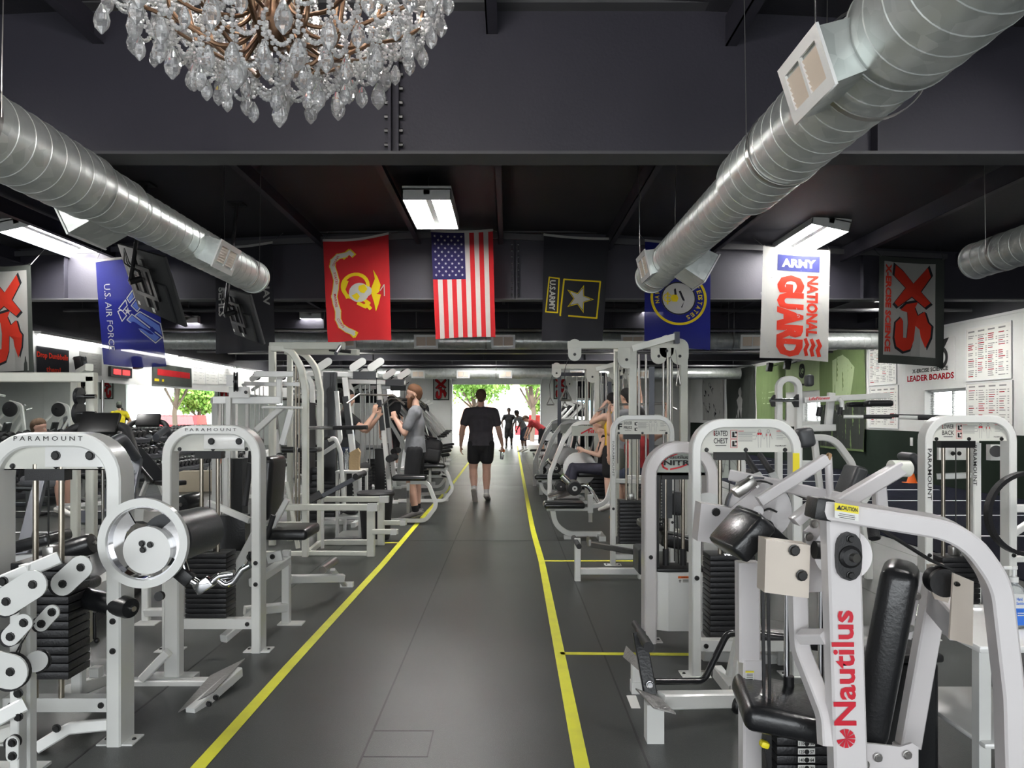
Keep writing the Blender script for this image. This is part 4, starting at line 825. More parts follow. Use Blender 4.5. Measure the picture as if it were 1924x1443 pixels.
# ================================================================ LEFT SIDE, NEAR
# far-left frame, arched, with lettering
t = arch_machine('weight_machine', 'white arched weight machine nearest on the left, big header plate with two bolts', 'exercise machine', -14, 240, 812, 1392, 880, nst=14, rod_u=(.34, .53), deep=-.02, stack_v=(.30, .81), m_='white', w_=.064, d_=.13, r_=.17)
Y = t.Y; W_ = t.x1 - t.x0
d = Decal(plane((t.x0, Y - .066, t.z1), (1, 0, 0), (0, 0, -1))); d.text('P A R A M O U N T', W_ * .48, .026, W_ * .50, .020, 0, .0); d.end('lettering', 'ink', t)
t.add('cover_plate', MB().plate([(t.x0 + W_ * .44, Y - .045, t.zh + .01), (t.x1 - .068, Y - .045, t.zh + .01), (t.x1 - .068, Y - .045, t.zh + .07), (t.x1 - .09, Y - .045, t.zh + .108), (t.x1 - .13, Y - .045, t.zh + .115), (t.x0 + W_ * .44, Y - .045, t.zh + .115)], (0, .01, 0)).bolts([(t.x0 + W_ * .52, Y - .05, t.zh + .06), (t.x0 + W_ * .77, Y - .05, t.zh + .06)], r=.017), ['gloss_white', 'bolt'])
b = MB(); b.sq([p(148, 1303, 3.5), p(148, 1206, 3.5)], .05, .05); b.sq([p(130, 1300, 3.5), p(192, 1278, 3.85)], .06, .05); b.sq([p(173, 1262, 3.6), p(190, 1262, 3.6)], .05); t.add('seat_post_sleeve', b, 'white')
t.add('seat_post', MB().sq([p(163, 1206, 3.5), p(163, 1143, 3.5)], .042), 'steel'); t.add('seat_pin', MB().pipe([p(178, 1150, 3.46), p(178, 1200, 3.46)], .008).ball(p(182, 1203, 3.44), .013), 'black')
roller(t, p(124, 1115, 3.45), p(247, 1143, 3.25), .047); cushion(t, p(100, 1095, 3.55), (.34, .26, .06), rmat(0, 6, 0), name='seat')
# pulley-arm machine cut by the left edge
t = Th('cable_arm_machine', 'white machine with stacked pulleys cut by the left picture edge', 'exercise machine', (-1.95, 2.9, 0)); b = MB()
b.sq([p(52, 1060, 2.95), p(52, 1468, 2.95)], .046, .05); b.sq([p(34, 1100, 2.9), p(34, 1480, 2.9)], .036, .05); b.sq([p(-60, 1120, 2.85), p(112, 1048, 3.0)], .052, .05); b.sq([p(-60, 1380, 2.8), p(48, 1322, 2.9)], .055, .05); b.sq([p(-80, 1405, 2.85), p(40, 1368, 3.0)], .05)
b.sq([p(70, 1405, 3.2), p(130, 1368, 3.25), p(212, 1360, 3.3)], .05, .05, r=.04); b.bb((-2.3, 2.7, 0), (-1.9, 3.1, .012)); b.sq([p(-60, 1050, 3.0), p(-60, 1500, 3.0)], .06)
b.bolts([p(35, 1302, 2.87), p(35, 1346, 2.87), p(107, 1368, 3.2), p(7, 1092, 2.82)], r=.015); t.add('frame', b, ['white', 'bolt'])
for i, (a_, c_, r_, ns) in enumerate((((12, 1130), (62, 1098), 27, 2.72), ((118, 1097), (152, 1066), 22, 2.9), ((20, 1196), (45, 1170), 17, 2.74), ((78, 1172), (98, 1150), 14, 2.86), ((20, 1262), (-10, 1255), 33, 2.72), ((24, 1395), (24, 1420), 12, 2.72))):
    b = MB(); rr = r_ * ns / F; b.capsule_plate(p(*a_, ns), p(*c_, ns), rr, .008, (0, 1, 0)); b.capsule_plate(p(*a_, ns + .05), p(*c_, ns + .05), rr, .008, (0, 1, 0)); b.bolts([p(*a_, ns - .004), p(*c_, ns - .004)], r=.013); o = t.add('pulley_bracket', b, ['white', 'bolt'])
    t.add('pulley_wheel', pulley(MB(), p(*a_, ns + .025), (0, 1, 0), rr * 1.08, .03), 'black', parent=o)
b = MB(); pulley(b, p(72, 1243, 2.98), (0, 1, 0), .045, .03); t.add('pulley_wheel', b, 'black'); t.add('pulley_face', MB().cyl(p(68, 1243, 2.93), p(68, 1243, 2.95), .04), 'white')
t.add('cable', MB().pipe([p(92, 1150, 2.9), p(60, 1175, 2.85), p(28, 1230, 2.75)], .0035, k=6).pipe([p(40, 1210, 2.75), p(20, 1290, 2.75)], .0035, k=6), 'cable')
# wheel-and-drum machine
t = Th('rotary_cam_machine', 'white machine with a large round cam wheel on a post', 'exercise machine', fl(327, 1285)); wc = p(270, 1020, 3.12)
b = MB(); pl = fl(327, 1278); b.sq([(pl.x, pl.y, 0.03), (pl.x, pl.y, .86)], .082, .075); b.sq([p(215, 1284, 4.02), p(440, 1284, 4.02)], .05, .07); b.sq([p(268, 1275, 4.0), p(316, 1225, 4.0)], .045); b.sq([p(448, 1262, 4.02), p(358, 1340, 3.63)], .055, .05); b.bb((pl.x - .12, pl.y - .05, 0), (pl.x + .12, pl.y + .05, .03))
b.bolts([(pl.x + .02, pl.y - .04, .75), (pl.x + .02, pl.y - .04, .66)] + [p(393, 1322, 3.60), p(406, 1310, 3.66)], r=.012); b.sq([p(225, 1284, 4.02), p(225, 1075, 3.95)], .05); t.add('frame', b, ['white', 'bolt'])
t.add('cam_ring', MB().ring(wc, (0, 1, 0), .155, .188, .026, 48), 'white'); t.add('cam_rim', MB().ring(wc + V((0, .02, 0)), (0, 1, 0), .148, .156, .045, 48), 'chrome'); t.add('hub_disc', MB().cyl(wc + V((.018, -.012, -.03)), wc + V((.018, .02, -.03)), .099, k=40).bolts([wc + V((x, -.013, z)) for x, z in ((.0, .0), (.034, -.005), (.004, -.026))], r=.011), ['gloss_white', 'bolt'])
b = MB(); m3 = wc + V((0, .022, 0))
for a0, a1 in ((120, 235), (-30, 40)):
    q = [m3 + V((.154 * math.cos(R(a0 + (a1 - a0) * k / 12)), 0, .154 * math.sin(R(a0 + (a1 - a0) * k / 12)))) for k in range(13)] + [m3 + V((.09 * math.cos(R(a1 - (a1 - a0) * k / 12)), 0, .09 * math.sin(R(a1 - (a1 - a0) * k / 12)))) for k in range(13)]; b.plate(q, (0, .01, 0))
t.add('chrome_sector', b, 'chrome'); t.add('drum', MB().cyl(wc + V((.06, .08, 0)), wc + V((.09, .38, 0)), .112, .105, k=36), 'greyvinyl'); t.add('axle', MB().cyl(wc + V((0, .0, 0)), wc + V((.10, .44, 0)), .03), 'steel')
b = MB(); b.pipe([p(338, 1040, 3.2), p(352, 1085, 3.2), p(385, 1105, 3.2), p(412, 1082, 3.2), p(440, 1078, 3.2)], .018, r=.05); b.pipe([p(405, 1085, 3.2), p(425, 1100, 3.2), p(438, 1094, 3.2), p(455, 1070, 3.2), p(470, 1062, 3.2)], .014, r=.03); b.box(p(382, 1100, 3.18), (.075, .03, .05), rmat(0, -35, 0), .006); t.add('lever', b, 'chrome'); t.add('lever_block', MB().box(p(345, 1080, 3.2), (.09, .05, .06), rmat(0, 40, 0), .01), 'black')
t.add('foot_plate', MB().plate([p(335, 1338, 3.62), p(395, 1270, 3.95), p(460, 1238, 4.1), p(402, 1300, 3.75)], (0, 0, .006)), 'diamond'); b = MB(); pulley(b, p(300, 1120, 3.2), (0, 1, 0), .02, .02); t.add('pulley_wheel', b, 'black')
# second arch with seat
t = arch_machine('weight_machine', 'white arched weight machine with black seat, second from the camera on the left', 'exercise machine', 312, 495, 799, 1222, 847, nst=14, rod_u=(.33, .50), deep=.05, stack_v=(.17, .60), w_=.056, d_=.12, r_=.16)
W_ = t.x1 - t.x0; Y = t.Y; d = Decal(plane((t.x0, Y - .061, t.z1), (1, 0, 0), (0, 0, -1))); d.text('P A R A M O U N T', W_ * .5, .026, W_ * .52, .018); d.end('lettering', 'ink', t)
t.add('cover_plate', MB().bb((t.x0 + W_ * .42, Y - .05, t.zh + .012), (t.x1 - .1, Y - .04, t.zh + .105), .003).bolts([(t.x0 + W_ * .5, Y - .05, t.zh + .06), (t.x0 + W_ * .78, Y - .05, t.zh + .06)], r=.017), ['gloss_white', 'bolt'])
b = MB(); b.sq([p(538, 1172, 5.18), p(538, 1034, 5.18), ], .055); b.sq([p(460, 1148, 5.0), p(540, 1140, 5.18)], .06); b.sq([p(475, 1095, 4.7), p(540, 1052, 5.15)], .055); b.sq([p(420, 1200, 4.6), p(480, 1150, 4.9)], .05); b.sq([p(440, 1080, 4.8), p(510, 950, 5.0)], .06, .05); b.sq([p(392, 945, 5.0), p(470, 978, 4.9)], .04)
b.bb((p(538, 1172, 5.18).x - .05, 5.13, 0), (p(538, 1172, 5.18).x + .12, 5.23, .008)); b.sq([p(500, 1010, 4.9), p(540, 938, 4.9)], .035); b.sq([p(546, 1088, 5.6), p(645, 1086, 5.9)], .06, .05); b.sq([p(625, 1070, 5.8), p(648, 1100, 6.2)], .04, .02); b.sq([p(275, 1165, 5.2), p(275, 1070, 5.2)], .05); b.sq([p(275, 1150, 5.2), p(330, 1150, 4.9)], .05); b.bb((p(275, 1170, 5.2).x - .06, 5.13, 0), (p(275, 1170, 5.2).x + .09, 5.24, .008)); b.sq([p(640, 1099, 6.3), p(664, 1099, 6.3)], .05, .05)
t.add('base_frame', b, 'white'); t.add('pulley_guard', MB().box(p(516, 1046, 4.95), (.10, .03, .07), rmat(0, -12, 0), .004).bolts([p(512, 1046, 4.92)], r=.014), ['white', 'bolt'])
t.add('foot_peg', MB().cyl(p(606, 1071, 5.7), p(630, 1053, 6.0), .028), 'steel'); cushion(t, p(510, 915, 5.0), (.095, .34, .42), rmat(0, 4, 0), 'vinyl', 'backrest', .04); cushion(t, p(546, 998, 5.0), (.31, .36, .07), None, 'vinyl', 'seat'); t.add('handle', MB().cyl(p(500, 1012, 4.8), p(514, 968, 4.8), .016), 'rubber'); t.add('handle', MB().cyl(p(470, 870, 4.7), p(460, 950, 4.7), .018), 'rubber')
roller(t, p(340, 948, 4.75), p(372, 938, 4.9), .055); pb = MB(); pulley(pb, p(470, 1045, 4.75), (1, .2, 0), .03, .02); pb.ring(p(471, 1047, 4.7), (0, 1, 0), .02, .026, .006); t.add('pulley_wheel', pb, 'black')
t.add('shroud', MB().bb(p(412, 1035, 5.1) - V((0, 0, 0)), p(470, 965, 5.2)), 'vinyl')
# dumbbell grey pad machine visible between the arches
t = Th('preacher_bench', 'black padded bench on white frame between the two near arched machines', 'bench', (-2.75, 4.45, 0)); b = MB(); b.sq([p(90, 1236, 4.45), p(90, 1050, 4.45)], .05); b.sq([p(30, 1050, 4.4), p(150, 1040, 4.5)], .05); b.bb((p(90, 1135, 4.45).x - .2, 4.35, 0), (p(90, 1135, 4.45).x + .2, 4.55, .03)); t.add('frame', b, 'white'); cushion(t, p(60, 1020, 4.4), (.36, .25, .07), rmat(0, -14, 0), name='pad'); roller(t, p(80, 1050, 4.2), p(176, 1020, 4.2), .06)
# ================================================================ RIGHT SIDE, NEAR: the big chest machine
def at(u, v, Y): return p(u, v, Y)
t = Th('chest_machine', 'big white chest machine at the lower right with red vertical lettering', 'exercise machine', (.98, 2.4, 0))
b = MB(); b.sq([p(1577, 955, 2.2), p(1592, 1443, 2.2), p(1600, 1700, 2.2)], .098, .06)
t.add('upright', b, 'pinkwhite')
b = MB(); b.sq([p(1548, 955, 2.16), p(1805, 996, 2.05), p(1872, 1090, 2.05), p(1896, 1300, 2.05), p(1910, 1765, 2.05)], .056, .075, r=.2); t.add('overhead_tube', b, 'pinkwhite'); t.add('end_cap', MB().box(p(1540, 955, 2.165), (.055, .08, .062), rmat(0, 9, 0), .006), 'black')
b = MB(); b.sq([p(1498, 1095, 2.35), p(1502, 1215, 2.35), p(1553, 1345, 2.22), p(1556, 1400, 2.2)], .045, .05, r=.1); b.sq([p(1505, 1196, 2.3), p(1552, 1196, 2.22)], .035, .04)
b.sq([p(1404, 1055, 2.65), p(1405, 1240, 2.65)], .075, .06); b.sq([p(1410, 1236, 2.65), p(1410, 1546, 2.65)], .07, .07); b.sq([p(1762, 1080, 2.55), p(1706, 1400, 2.5)], .07, .05); b.sq([p(1757, 1130, 2.5), p(1800, 1178, 2.3)], .09, .05)
b.sq([p(1410, 1540, 2.65), p(1600, 1690, 2.2)], .06); b.sq([p(1700, 1400, 2.5), p(1700, 1592, 2.5)], .06); b.sq([p(1600, 1695, 2.2), p(1900, 1700, 2.1)], .05); t.add('frame', b, 'pinkwhite')
b = MB(); b.sq([p(1375, 893, 3.1), p(1605, 942, 2.75)], .046, .05); b.sq([p(1426, 942, 2.8), p(1553, 862, 2.8)], .040, .04); b.pipe([p(1556, 858, 2.8), p(1560, 940, 2.8)], .014); b.box(p(1562, 940, 2.78), (.12, .1, .008)); b.sq([p(1572, 950, 2.5), p(1690, 880, 2.6)], .05, .045); b.sq([p(1650, 900, 2.6), p(1655, 965, 2.6)], .04, .04); t.add('lever_arm', b, 'pinkwhite')
b = MB(); b.lathe(p(1672, 880, 2.6), (1, .12, -.02), [(0, .02), (.004, .029), (.07, .029), (.078, .02)], 24); t.add('stop_cap', b, 'cream'); t.add('weld_ring', MB().ring(p(1556, 859, 2.8), (1, 0, -.4), .012, .017, .01), 'tan')
b = MB(); b.cyl(p(1424, 957, 3.0), p(1424, 957, 3.02), .128, k=44); b.plate([p(u, v, 2.96) for u, v in ((1372, 955), (1430, 908), (1470, 905), (1440, 1000), (1395, 1010))], (0, .01, 0)); b.cyl(p(1425, 960, 2.9), p(1425, 960, 3.0), .02); t.add('cam_disc', b, 'pinkwhite'); t.add('cam_edge', MB().ring(p(1424, 957, 2.99), (0, 1, 0), .124, .131, .03, 48), 'darksteel')
b = MB(); b.pipe([p(1430, 962, 2.93), p(1445, 955, 2.93), p(1460, 962, 2.93)], .004, k=6, r=.02); b.pipe([p(1440, 977, 2.93), p(1450, 982, 2.93), p(1455, 992, 2.93)], .004, k=6, r=.02); b.pipe([p(1392, 915, 2.95), p(1428, 900, 2.95), p(1470, 918, 2.95), p(1600, 975, 2.9)], .004, r=.1, k=6); t.add('cable', b, 'cable')
t.add('box_plate', MB().plate([p(1312, 943, 2.9), p(1368, 952, 2.9), p(1362, 1022, 2.9), p(1305, 1013, 2.9)], (0, .09, 0)).bolts([p(1345, 962, 2.85), p(1357, 996, 2.85)], r=.013), ['pinkwhite', 'bolt'])
t.add('box_plate', MB().plate([p(1432, 1010, 2.3), p(1514, 1021, 2.3), p(1511, 1119, 2.3), p(1429, 1108, 2.3)], (0, .07, 0)).bolts([p(1492, 1034, 2.26), p(1506, 1081, 2.26)], r=.014), ['beige', 'bolt'])
t.add('hinge_block', MB().box(p(1398, 915, 2.85), (.09, .06, .035), rmat(0, -35, 0), .004).box(p(1415, 905, 2.84), (.012, .03, .05), rmat(0, -35, 0)), 'steel'); t.add('hinge_block', MB().box(p(1516, 960, 2.4), (.11, .06, .03), rmat(0, -40, 0), .004).plate([p(1512, 998, 2.4), p(1545, 966, 2.4), p(1556, 1110, 2.4), p(1512, 1112, 2.4)], (0, .02, 0)).bolts([p(1529, 984, 2.37), p(1519, 1008, 2.37)], r=.012), ['pinkwhite', 'steel'])
cushion(t, p(1392, 1003, 2.5), (.075, .24, .15), rmat(0, 42, 4), 'vinyl', 'arm_pad', .016); cushion(t, p(1430, 990, 2.55), (.04, .22, .16), rmat(0, -48, 0), 'vinyl', 'arm_pad', .012)
cushion(t, p(1664, 1222, 2.42), (.11, .24, .58), rmat(0, 9.5, -30), 'vinyl', 'backrest', .04); cushion(t, p(1475, 1330, 2.5), (.31, .36, .085), rmat(0, 8, -10), 'vinyl', 'seat', .035)
bp = p(1594, 1045, 2.16); q = []
for k in range(24): a_ = 2 * math.pi * k / 24; rr = .036 + .034 * abs(math.sin(a_)) ** 3; q.append(bp + V((rr * math.cos(a_), 0, rr * math.sin(a_))))
t.add('bearing', MB().plate(q, (0, .02, 0)).lathe(bp, (0, -1, 0), [(.0, .034), (.016, .032), (.022, .024)]).bolts([bp + V((0, -.01, .052)), bp + V((0, -.01, -.052))], r=.009), ['black', 'bolt']); t.add('shaft_end', MB().cyl(bp, bp + V((.008, -.036, 0)), .013), 'steel')
t.add('cam_disc', MB().cyl(p(1583, 1040, 2.34), p(1583, 1040, 2.30), .083, k=40), 'pinkwhite'); t.add('shaft', MB().cyl(p(1530, 1033, 2.32), p(1562, 1035, 2.32), .028), 'black')
t.add('belt', MB().sq([p(1640, 985, 2.3), p(1752, 1055, 2.3), p(1783, 1068, 2.3)], .007, .035), 'black'); b = MB(); pulley(b, p(1768, 1092, 2.3), (.15, 1, 0), .043, .06); t.add('belt_pulley', b, 'black')
t.add('pulley_bracket', MB().plate([p(1790, 1076, 2.22), p(1828, 1092, 2.22), p(1826, 1213, 2.22), p(1783, 1200, 2.22)], (0, .008, 0)).plate([p(1742, 1060, 2.36), p(1770, 1058, 2.36), p(1796, 1082, 2.36), p(1780, 1132, 2.36), p(1755, 1125, 2.36), p(1741, 1090, 2.36)], (0, .008, 0)).bolts([p(1797, 1097, 2.21)], r=.006), ['beige', 'bolt'])
b = MB(); b.plate([p(1622, 1395, 2.3), p(1690, 1402, 2.3), p(1712, 1395, 2.3), p(1724, 1402, 2.3), p(1724, 1470, 2.3), p(1622, 1480, 2.3)], (0, .01, 0)); b.bolts([p(1649, 1423, 2.29), p(1704, 1418, 2.29), p(1625, 1436, 2.29)], r=.011); t.add('base_bracket', b, ['pinkwhite', 'steel'])
t.add('bracket_rail', MB().bolts([p(1722, 1120, 2.5), p(1709, 1180, 2.5)], r=.011).sq([p(1726, 1075, 2.52), p(1703, 1200, 2.52)], .03, .01), ['pinkwhite', 'steel'])
t.add('hose', MB().pipe([p(1640, 990, 2.35), p(1643, 1012, 2.33)], .018), 'rubber')
s_ = plane(p(1592, 1443, 2.168), (0.0, 0, -1), (-1, 0, 0))      # lettering reads upwards
def up(x, y, l): return p(1592 - (1443 - 1200) * .0, 1443, 2.168) + V((y, -l, x))
up2 = lambda x, y, l: V((p(1589.5, 1400, 2.168).x - .0003 + y - .031 * (x - 0), 2.168 - l, p(0, 1400, 2.168).z + x))
d = Decal(up2); d.text('Nautilus', .225, 0, .335, .066, 0, .022); d.end('red_lettering', 'paintred', t)
d = Decal(up2); 
for i in range(9): a0 = R(-40 + i * 34); r0 = .028; d.poly([(.02, 0), (.02 + r0 * math.cos(a0), r0 * math.sin(a0)), (.02 + r0 * math.cos(a0 + R(27)), r0 * math.sin(a0 + R(27)))])
d.end('shell_mark', 'paintred', t)
pc = p(1568, 958, 2.105); ex = (p(1805, 996, 2.05) - p(1548, 955, 2.16)).normalized(); cs = plane(p(1568, 944, 2.1), ex, (0, 0, -1)); Decal(cs).rect(0, 0, .062, .022).end('caution_sticker', 'yellow_sticker', t, .004); Decal(cs).rect(0, .022, .062, .02).end('white_sticker', 'paper', t, .004)
Decal(cs).text('CAUTION', .038, .011, .042, .012, 0, .03).poly([(.005, .018), (.012, .005), (.019, .018)]).rect(.012, .028, .04, .0015).rect(.008, .033, .045, .0015).rect(.012, .038, .04, .0015).end('caution_lettering', 'ink', t, .0055)
gs = plane(p(1400, 1260, 2.612), (1, 0, 0), (0, 0, -1)); Decal(gs).rect(0, 0, .03, .05).end('sticker', 'paper', t, .003); Decal(gs).rect(0, 0, .03, .006).end('sticker_band', 'yellow_sticker', t, .004); d = Decal(gs); [d.rect(.004, .01 + i * .006, .022, .002) for i in range(6)]; d.end('sticker_print', 'ink', t, .004)
plates(t, p(1510, 0, 2.45).x, 2.5, .19, .14, .22, .46, 8, 'iron'); ss = plane(p(1500, 1352, 2.42), (1, 0, 0), (0, 0, -1))
lb, ln = Decal(ss), Decal(ss)
for i, (a_, c_) in enumerate((('80', '36'), ('95', '43'), ('110', '50'), ('125', '57'), ('140', '64'), ('155', '70'))): y = .02 + i * .0265; lb.rect(-.005, y - .01, .055, .019); ln.text(a_, .006, y, .016, .011, 0, .02).text(c_, .04, y, .012, .011, 0, .02).disc(.023, y, .008)
lb.end('weight_labels', 'paper', t, .01); ln.end('weight_numbers', 'ink', t, .012)
t.add('selector_column', MB().bb(p(1432, 1352, 2.5), p(1450, 1480, 2.46)), 'black'); t.add('selector_pin', MB().box(p(1436, 1398, 2.44), (.03, .03, .022), rmat(0, 20, 0), .008), 'yellow_sticker'); t.add('pin_cord', MB().pipe([p(1436, 1405, 2.44), p(1440, 1425, 2.43), p(1447, 1460, 2.44)], .003, r=.02, k=6), 'cable')
rods(t, [p(1478, 0, 2.6).x, p(1542, 0, 2.6).x], 2.6, .3, .93, .010, 'chrome'); t.add('lift_strap', MB().sq([p(1433, 1105, 2.45), p(1436, 1350, 2.45)], .010, .006).sq([p(1443, 1110, 2.45), p(1447, 1350, 2.45)], .010, .006), 'black'); t.add('rubber_stop', MB().cyl(p(1482, 1270, 2.6), p(1482, 1300, 2.6), .018), 'black')
# pivoting foot-plate machine
t = Th('footplate_machine', 'low white machine with patterned steel footplates and black pivot bar', 'exercise machine', fl(1230, 1398)); b = MB()
q = fl(1231, 1398); b.bb((q.x - .035, q.y, 0), (q.x + .04, q.y + .08, .17)); b.sq([p(1240, 1316, 3.38), p(1390, 1313, 3.6)], .072, .06); b.sq([p(1196, 1300, 3.9), p(1196, 1240, 3.9)], .055, .05); b.sq([p(1186, 1310, 3.85), p(1218, 1398, 3.32)], .02, .05); b.sq([p(1385, 1316, 3.6), p(1400, 1180, 3.7)], .06); b.sq([p(1348, 1262, 3.9), p(1378, 1300, 3.7)], .07, .05); b.sq([p(1395, 1165, 3.75), p(1372, 1270, 3.75)], .04); b.bb((p(1196, 0, 3.9).x - .03, 3.87, 0), (p(1196, 0, 3.9).x + .03, 3.93, .06))
t.add('frame', b, 'white'); t.add('hinge_pad', MB().ball(p(1384, 1325, 3.55), .035, (.8, 1, 1.2)), 'black')
t.add('footplate', MB().plate([p(1176, 1214, 3.75), p(1204, 1243, 3.5), p(1200, 1258, 3.45), p(1171, 1233, 3.7)], (0.003, 0, .006)), 'diamond'); t.add('footplate', MB().plate([p(1194, 1294, 3.4), p(1240, 1312, 3.35), p(1270, 1341, 3.2), p(1228, 1330, 3.25)], (0, 0, .007)), 'diamond')
t.add('pivot_bar', MB().sq([p(1200, 1188, 3.5), p(1222, 1305, 3.4)], .06, .04).bolts([p(1221, 1286, 3.38)], r=.014, h=.01, i=1), ['vinyl', 'chrome'])
b = MB(); a_, c_ = p(1193, 1172, 3.7), p(1219, 1216, 3.25); b.cyl(a_, a_.lerp(c_, .35), .017).cyl(a_.lerp(c_, .38), a_.lerp(c_, .7), .02).cyl(a_.lerp(c_, .7), c_, .023); t.add('grip', b, 'rubber'); t.add('link_rod', MB().pipe([p(1230, 1280, 3.45), p(1322, 1280, 3.5), p(1366, 1190, 3.55), p(1395, 1190, 3.6)], .016, r=.05), 'vinyl')
# seated chest arch
t = arch_machine('weight_machine', 'white arched seated chest machine behind the big chest machine', 'exercise machine', 1297, 1501, 787, 1268, 849, nst=16, rod_u=(.32, .50), deep=.1, stack_v=(.17, .66), w_=.05, d_=.09, r_=.15)
W_ = t.x1 - t.x0; placard(t, ('SEATED', 'CHEST'), W_, .055, .115)
t.add('yellow_sticker', MB().bb((t.x1 - .052, t.Y - .048, t.zh - .13), (t.x1 - .015, t.Y - .046, t.zh - .005)), 'yellow_sticker'); b = MB(); b.cyl(p(1330, 955, 4.3), p(1330, 955, 4.34), .09); t.add('cam_disc', b, 'white'); cushion(t, p(1512, 822, 4.2), (.09, .1, .11), rmat(0, -12, 0), 'greyvinyl', 'arm_pad')
cushion(t, p(1470, 1190, 4.3), (.42, .34, .07), rmat(0, 8, 0), 'vinyl', 'seat'); b = MB(); b.sq([p(1470, 1200, 4.35), p(1470, 1250, 4.35)], .07); b.sq([p(1320, 1230, 4.3), p(1500, 1240, 4.4)], .06); b.sq([p(1330, 1050, 4.5), p(1372, 1200, 4.5)], .05); b.plate([p(1322, 1020, 4.6), p(1390, 1020, 4.6), p(1400, 1240, 4.6), p(1330, 1240, 4.6)], (0, .01, 0)); b.sq([p(1470, 1250, 4.35), p(1470, 1246, 4.36)], .1); t.add('base_frame', b, 'white'); t.add('seat_post', MB().sq([p(1470, 1190, 4.35), p(1470, 1235, 4.35)], .045), 'steel')
t.add('selector_emblem', MB().box(p(1370, 1046, 4.22), (.06, .03, .04), None, .004), 'chrome')
for x in (1400, 1428): t.add('handle', MB().cyl(p(x, 855, 4.5), p(x + 24, 892, 4.3), .018), 'rubber'); t.add('handle_bracket', MB().sq([p(x + 22, 890, 4.3), p(x + 32, 905, 4.25)], .04, .02), 'white')
# nitro machine
t = arch_machine('weight_machine', 'white and grey weight machine with red swoosh sign beside the seated chest arch', 'exercise machine', 1208, 1345, 829, 1204, 887, nst=0, rod_u=(.34, .58), deep=.06, w_=.075, d_=.14, r_=.22, panel='grey_panel', m_='pinkwhite', bolts=False)
W_ = t.x1 - t.x0; sf = t.hs; Decal(sf).text('Nautilus', W_ * .46, .100, W_ * .28, .024, 0, .01).text('NITRO', W_ * .51, .136, W_ * .48, .034, 0, .035).ring(W_ * .27, .095, .008, .011, 12).end('dark_lettering', 'ink', t, .004)
Decal(sf).line([(.21, .078), (.15, .10), (.115, .14), (.125, .165), (.15, .178)], .012).line([(.17, .178), (.23, .165), (.28, .145)], .010).end('red_swoosh', 'red', t, .003)
sh = MB(); x0, x1, Y = t.x0 + .08, t.x1 - .03, t.Y; sh.plate([(x0, Y - .03, .08), (x0, Y - .03, .45), (x1, Y - .03, .45), (x1, Y - .03, .08)], (0, .01, 0)); sh.plate([(x0, Y - .03, .08), (x0 + .07, Y - .06, .08), (x0 + .07, Y - .06, .45), (x0, Y - .03, .45)], (0, .008, 0)); sh.plate([(x0 + .07, Y - .06, .08), (x1 - .05, Y - .06, .08), (x1 - .05, Y - .06, .45), (x0 + .07, Y - .06, .45)], (0, .008, 0)); t.add('stack_shroud', sh, 'gloss_white'); ss = plane((x0 + .13, Y - .066, .43), (1, 0, 0), (0, 0, -1))
Decal(ss).rect(0, 0, .085, .014).end('warning_sticker', 'orange', t, .002); Decal(ss).text('WARNING', .045, .007, .05, .008, 0, .02).line([(.005, .03), (.02, .03)], .004).line([(.012, .022), (.012, .04)], .004).rect(.03, .022, .05, .003).rect(.03, .028, .05, .003).rect(.03, .034, .05, .003).end('warning_print', 'ink', t, .003)
t.add('shroud_rim', MB().bb((x0, Y - .05, .45), (x1, Y + .15, .475), .01), 'black'); rodx = [t.x0 + W_ * .34, t.x0 + W_ * .58]
for x in rodx: t.add('rubber_stop', MB().cyl((x, Y + .06, .475), (x, Y + .06, .58), .02), 'rubber')
t.add('side_channel', MB().bb((t.x0 + .08, Y - .02, .3), (t.x0 + .1, Y + .1, t.zh)), 'black'); b = MB(); [b.ball((t.x0 + .115, Y - .02, .75 + i * .02), .005, k=5) for i in range(14)]; t.add('chain', b, 'steel'); t.add('number_strip', MB().bb((t.x0 + .125, Y + .05, .78), (t.x0 + .2, Y + .1, 1.12)), 'greyvinyl')
cushion(t, p(1270, 945, 5.1), (.09, .12, .16), rmat(0, 5, 0), 'greyvinyl', 'pad'); t.add('cable', MB().pipe([p(1272, 965, 4.9), p(1275, 1060, 4.9)], .004, k=6), 'cable')
cushion(t, p(1222, 985, 5.4), (.16, .3, .06), rmat(0, 0, 0), 'vinyl', 'seat'); cushion(t, p(1290, 1020, 5.3), (.4, .2, .1), rmat(0, 12, 0), 'vinyl', 'seat')
# hand sanitiser and table by the right edge
t = Th('side_table', 'white table at the right edge holding the sanitiser bottle', 'table', (1.95, 2.75, 0)); b = MB(); b.bb((1.55, 2.45, .665), (2.5, 3.0, .69), .008); b.bb((1.58, 2.47, .34), (2.5, 3.0, .36), .008); t.add('top', b, 'gloss_white')
for x, y in ((1.58, 2.5), (1.58, 2.95), (2.45, 2.5), (2.45, 2.95)): t.add('leg', MB().bb((x, y, 0), (x + .04, y + .04, .665)), 'white')
t = Th('sanitizer_bottle', 'clear hand sanitizer pump bottle with a blue and white label', 'bottle', p(1905, 1182, 2.68)); c = V((p(1905, 0, 2.68).x, 2.68, .69)); t.add('bottle', MB().lathe(c, (0, 0, 1), [(0, .03), (.004, .036), (.12, .036), (.14, .03), (.155, .014), (.16, .013)], 24), 'clearplastic'); t.add('label', MB().bb(c + V((-.027, -.039, .015)), c + V((.027, -.0365, .125))), 'gloss_white'); t.add('blue_label', MB().bb(c + V((-.027, -.0395, .015)), c + V((.027, -.039, .075))), 'blue_label')
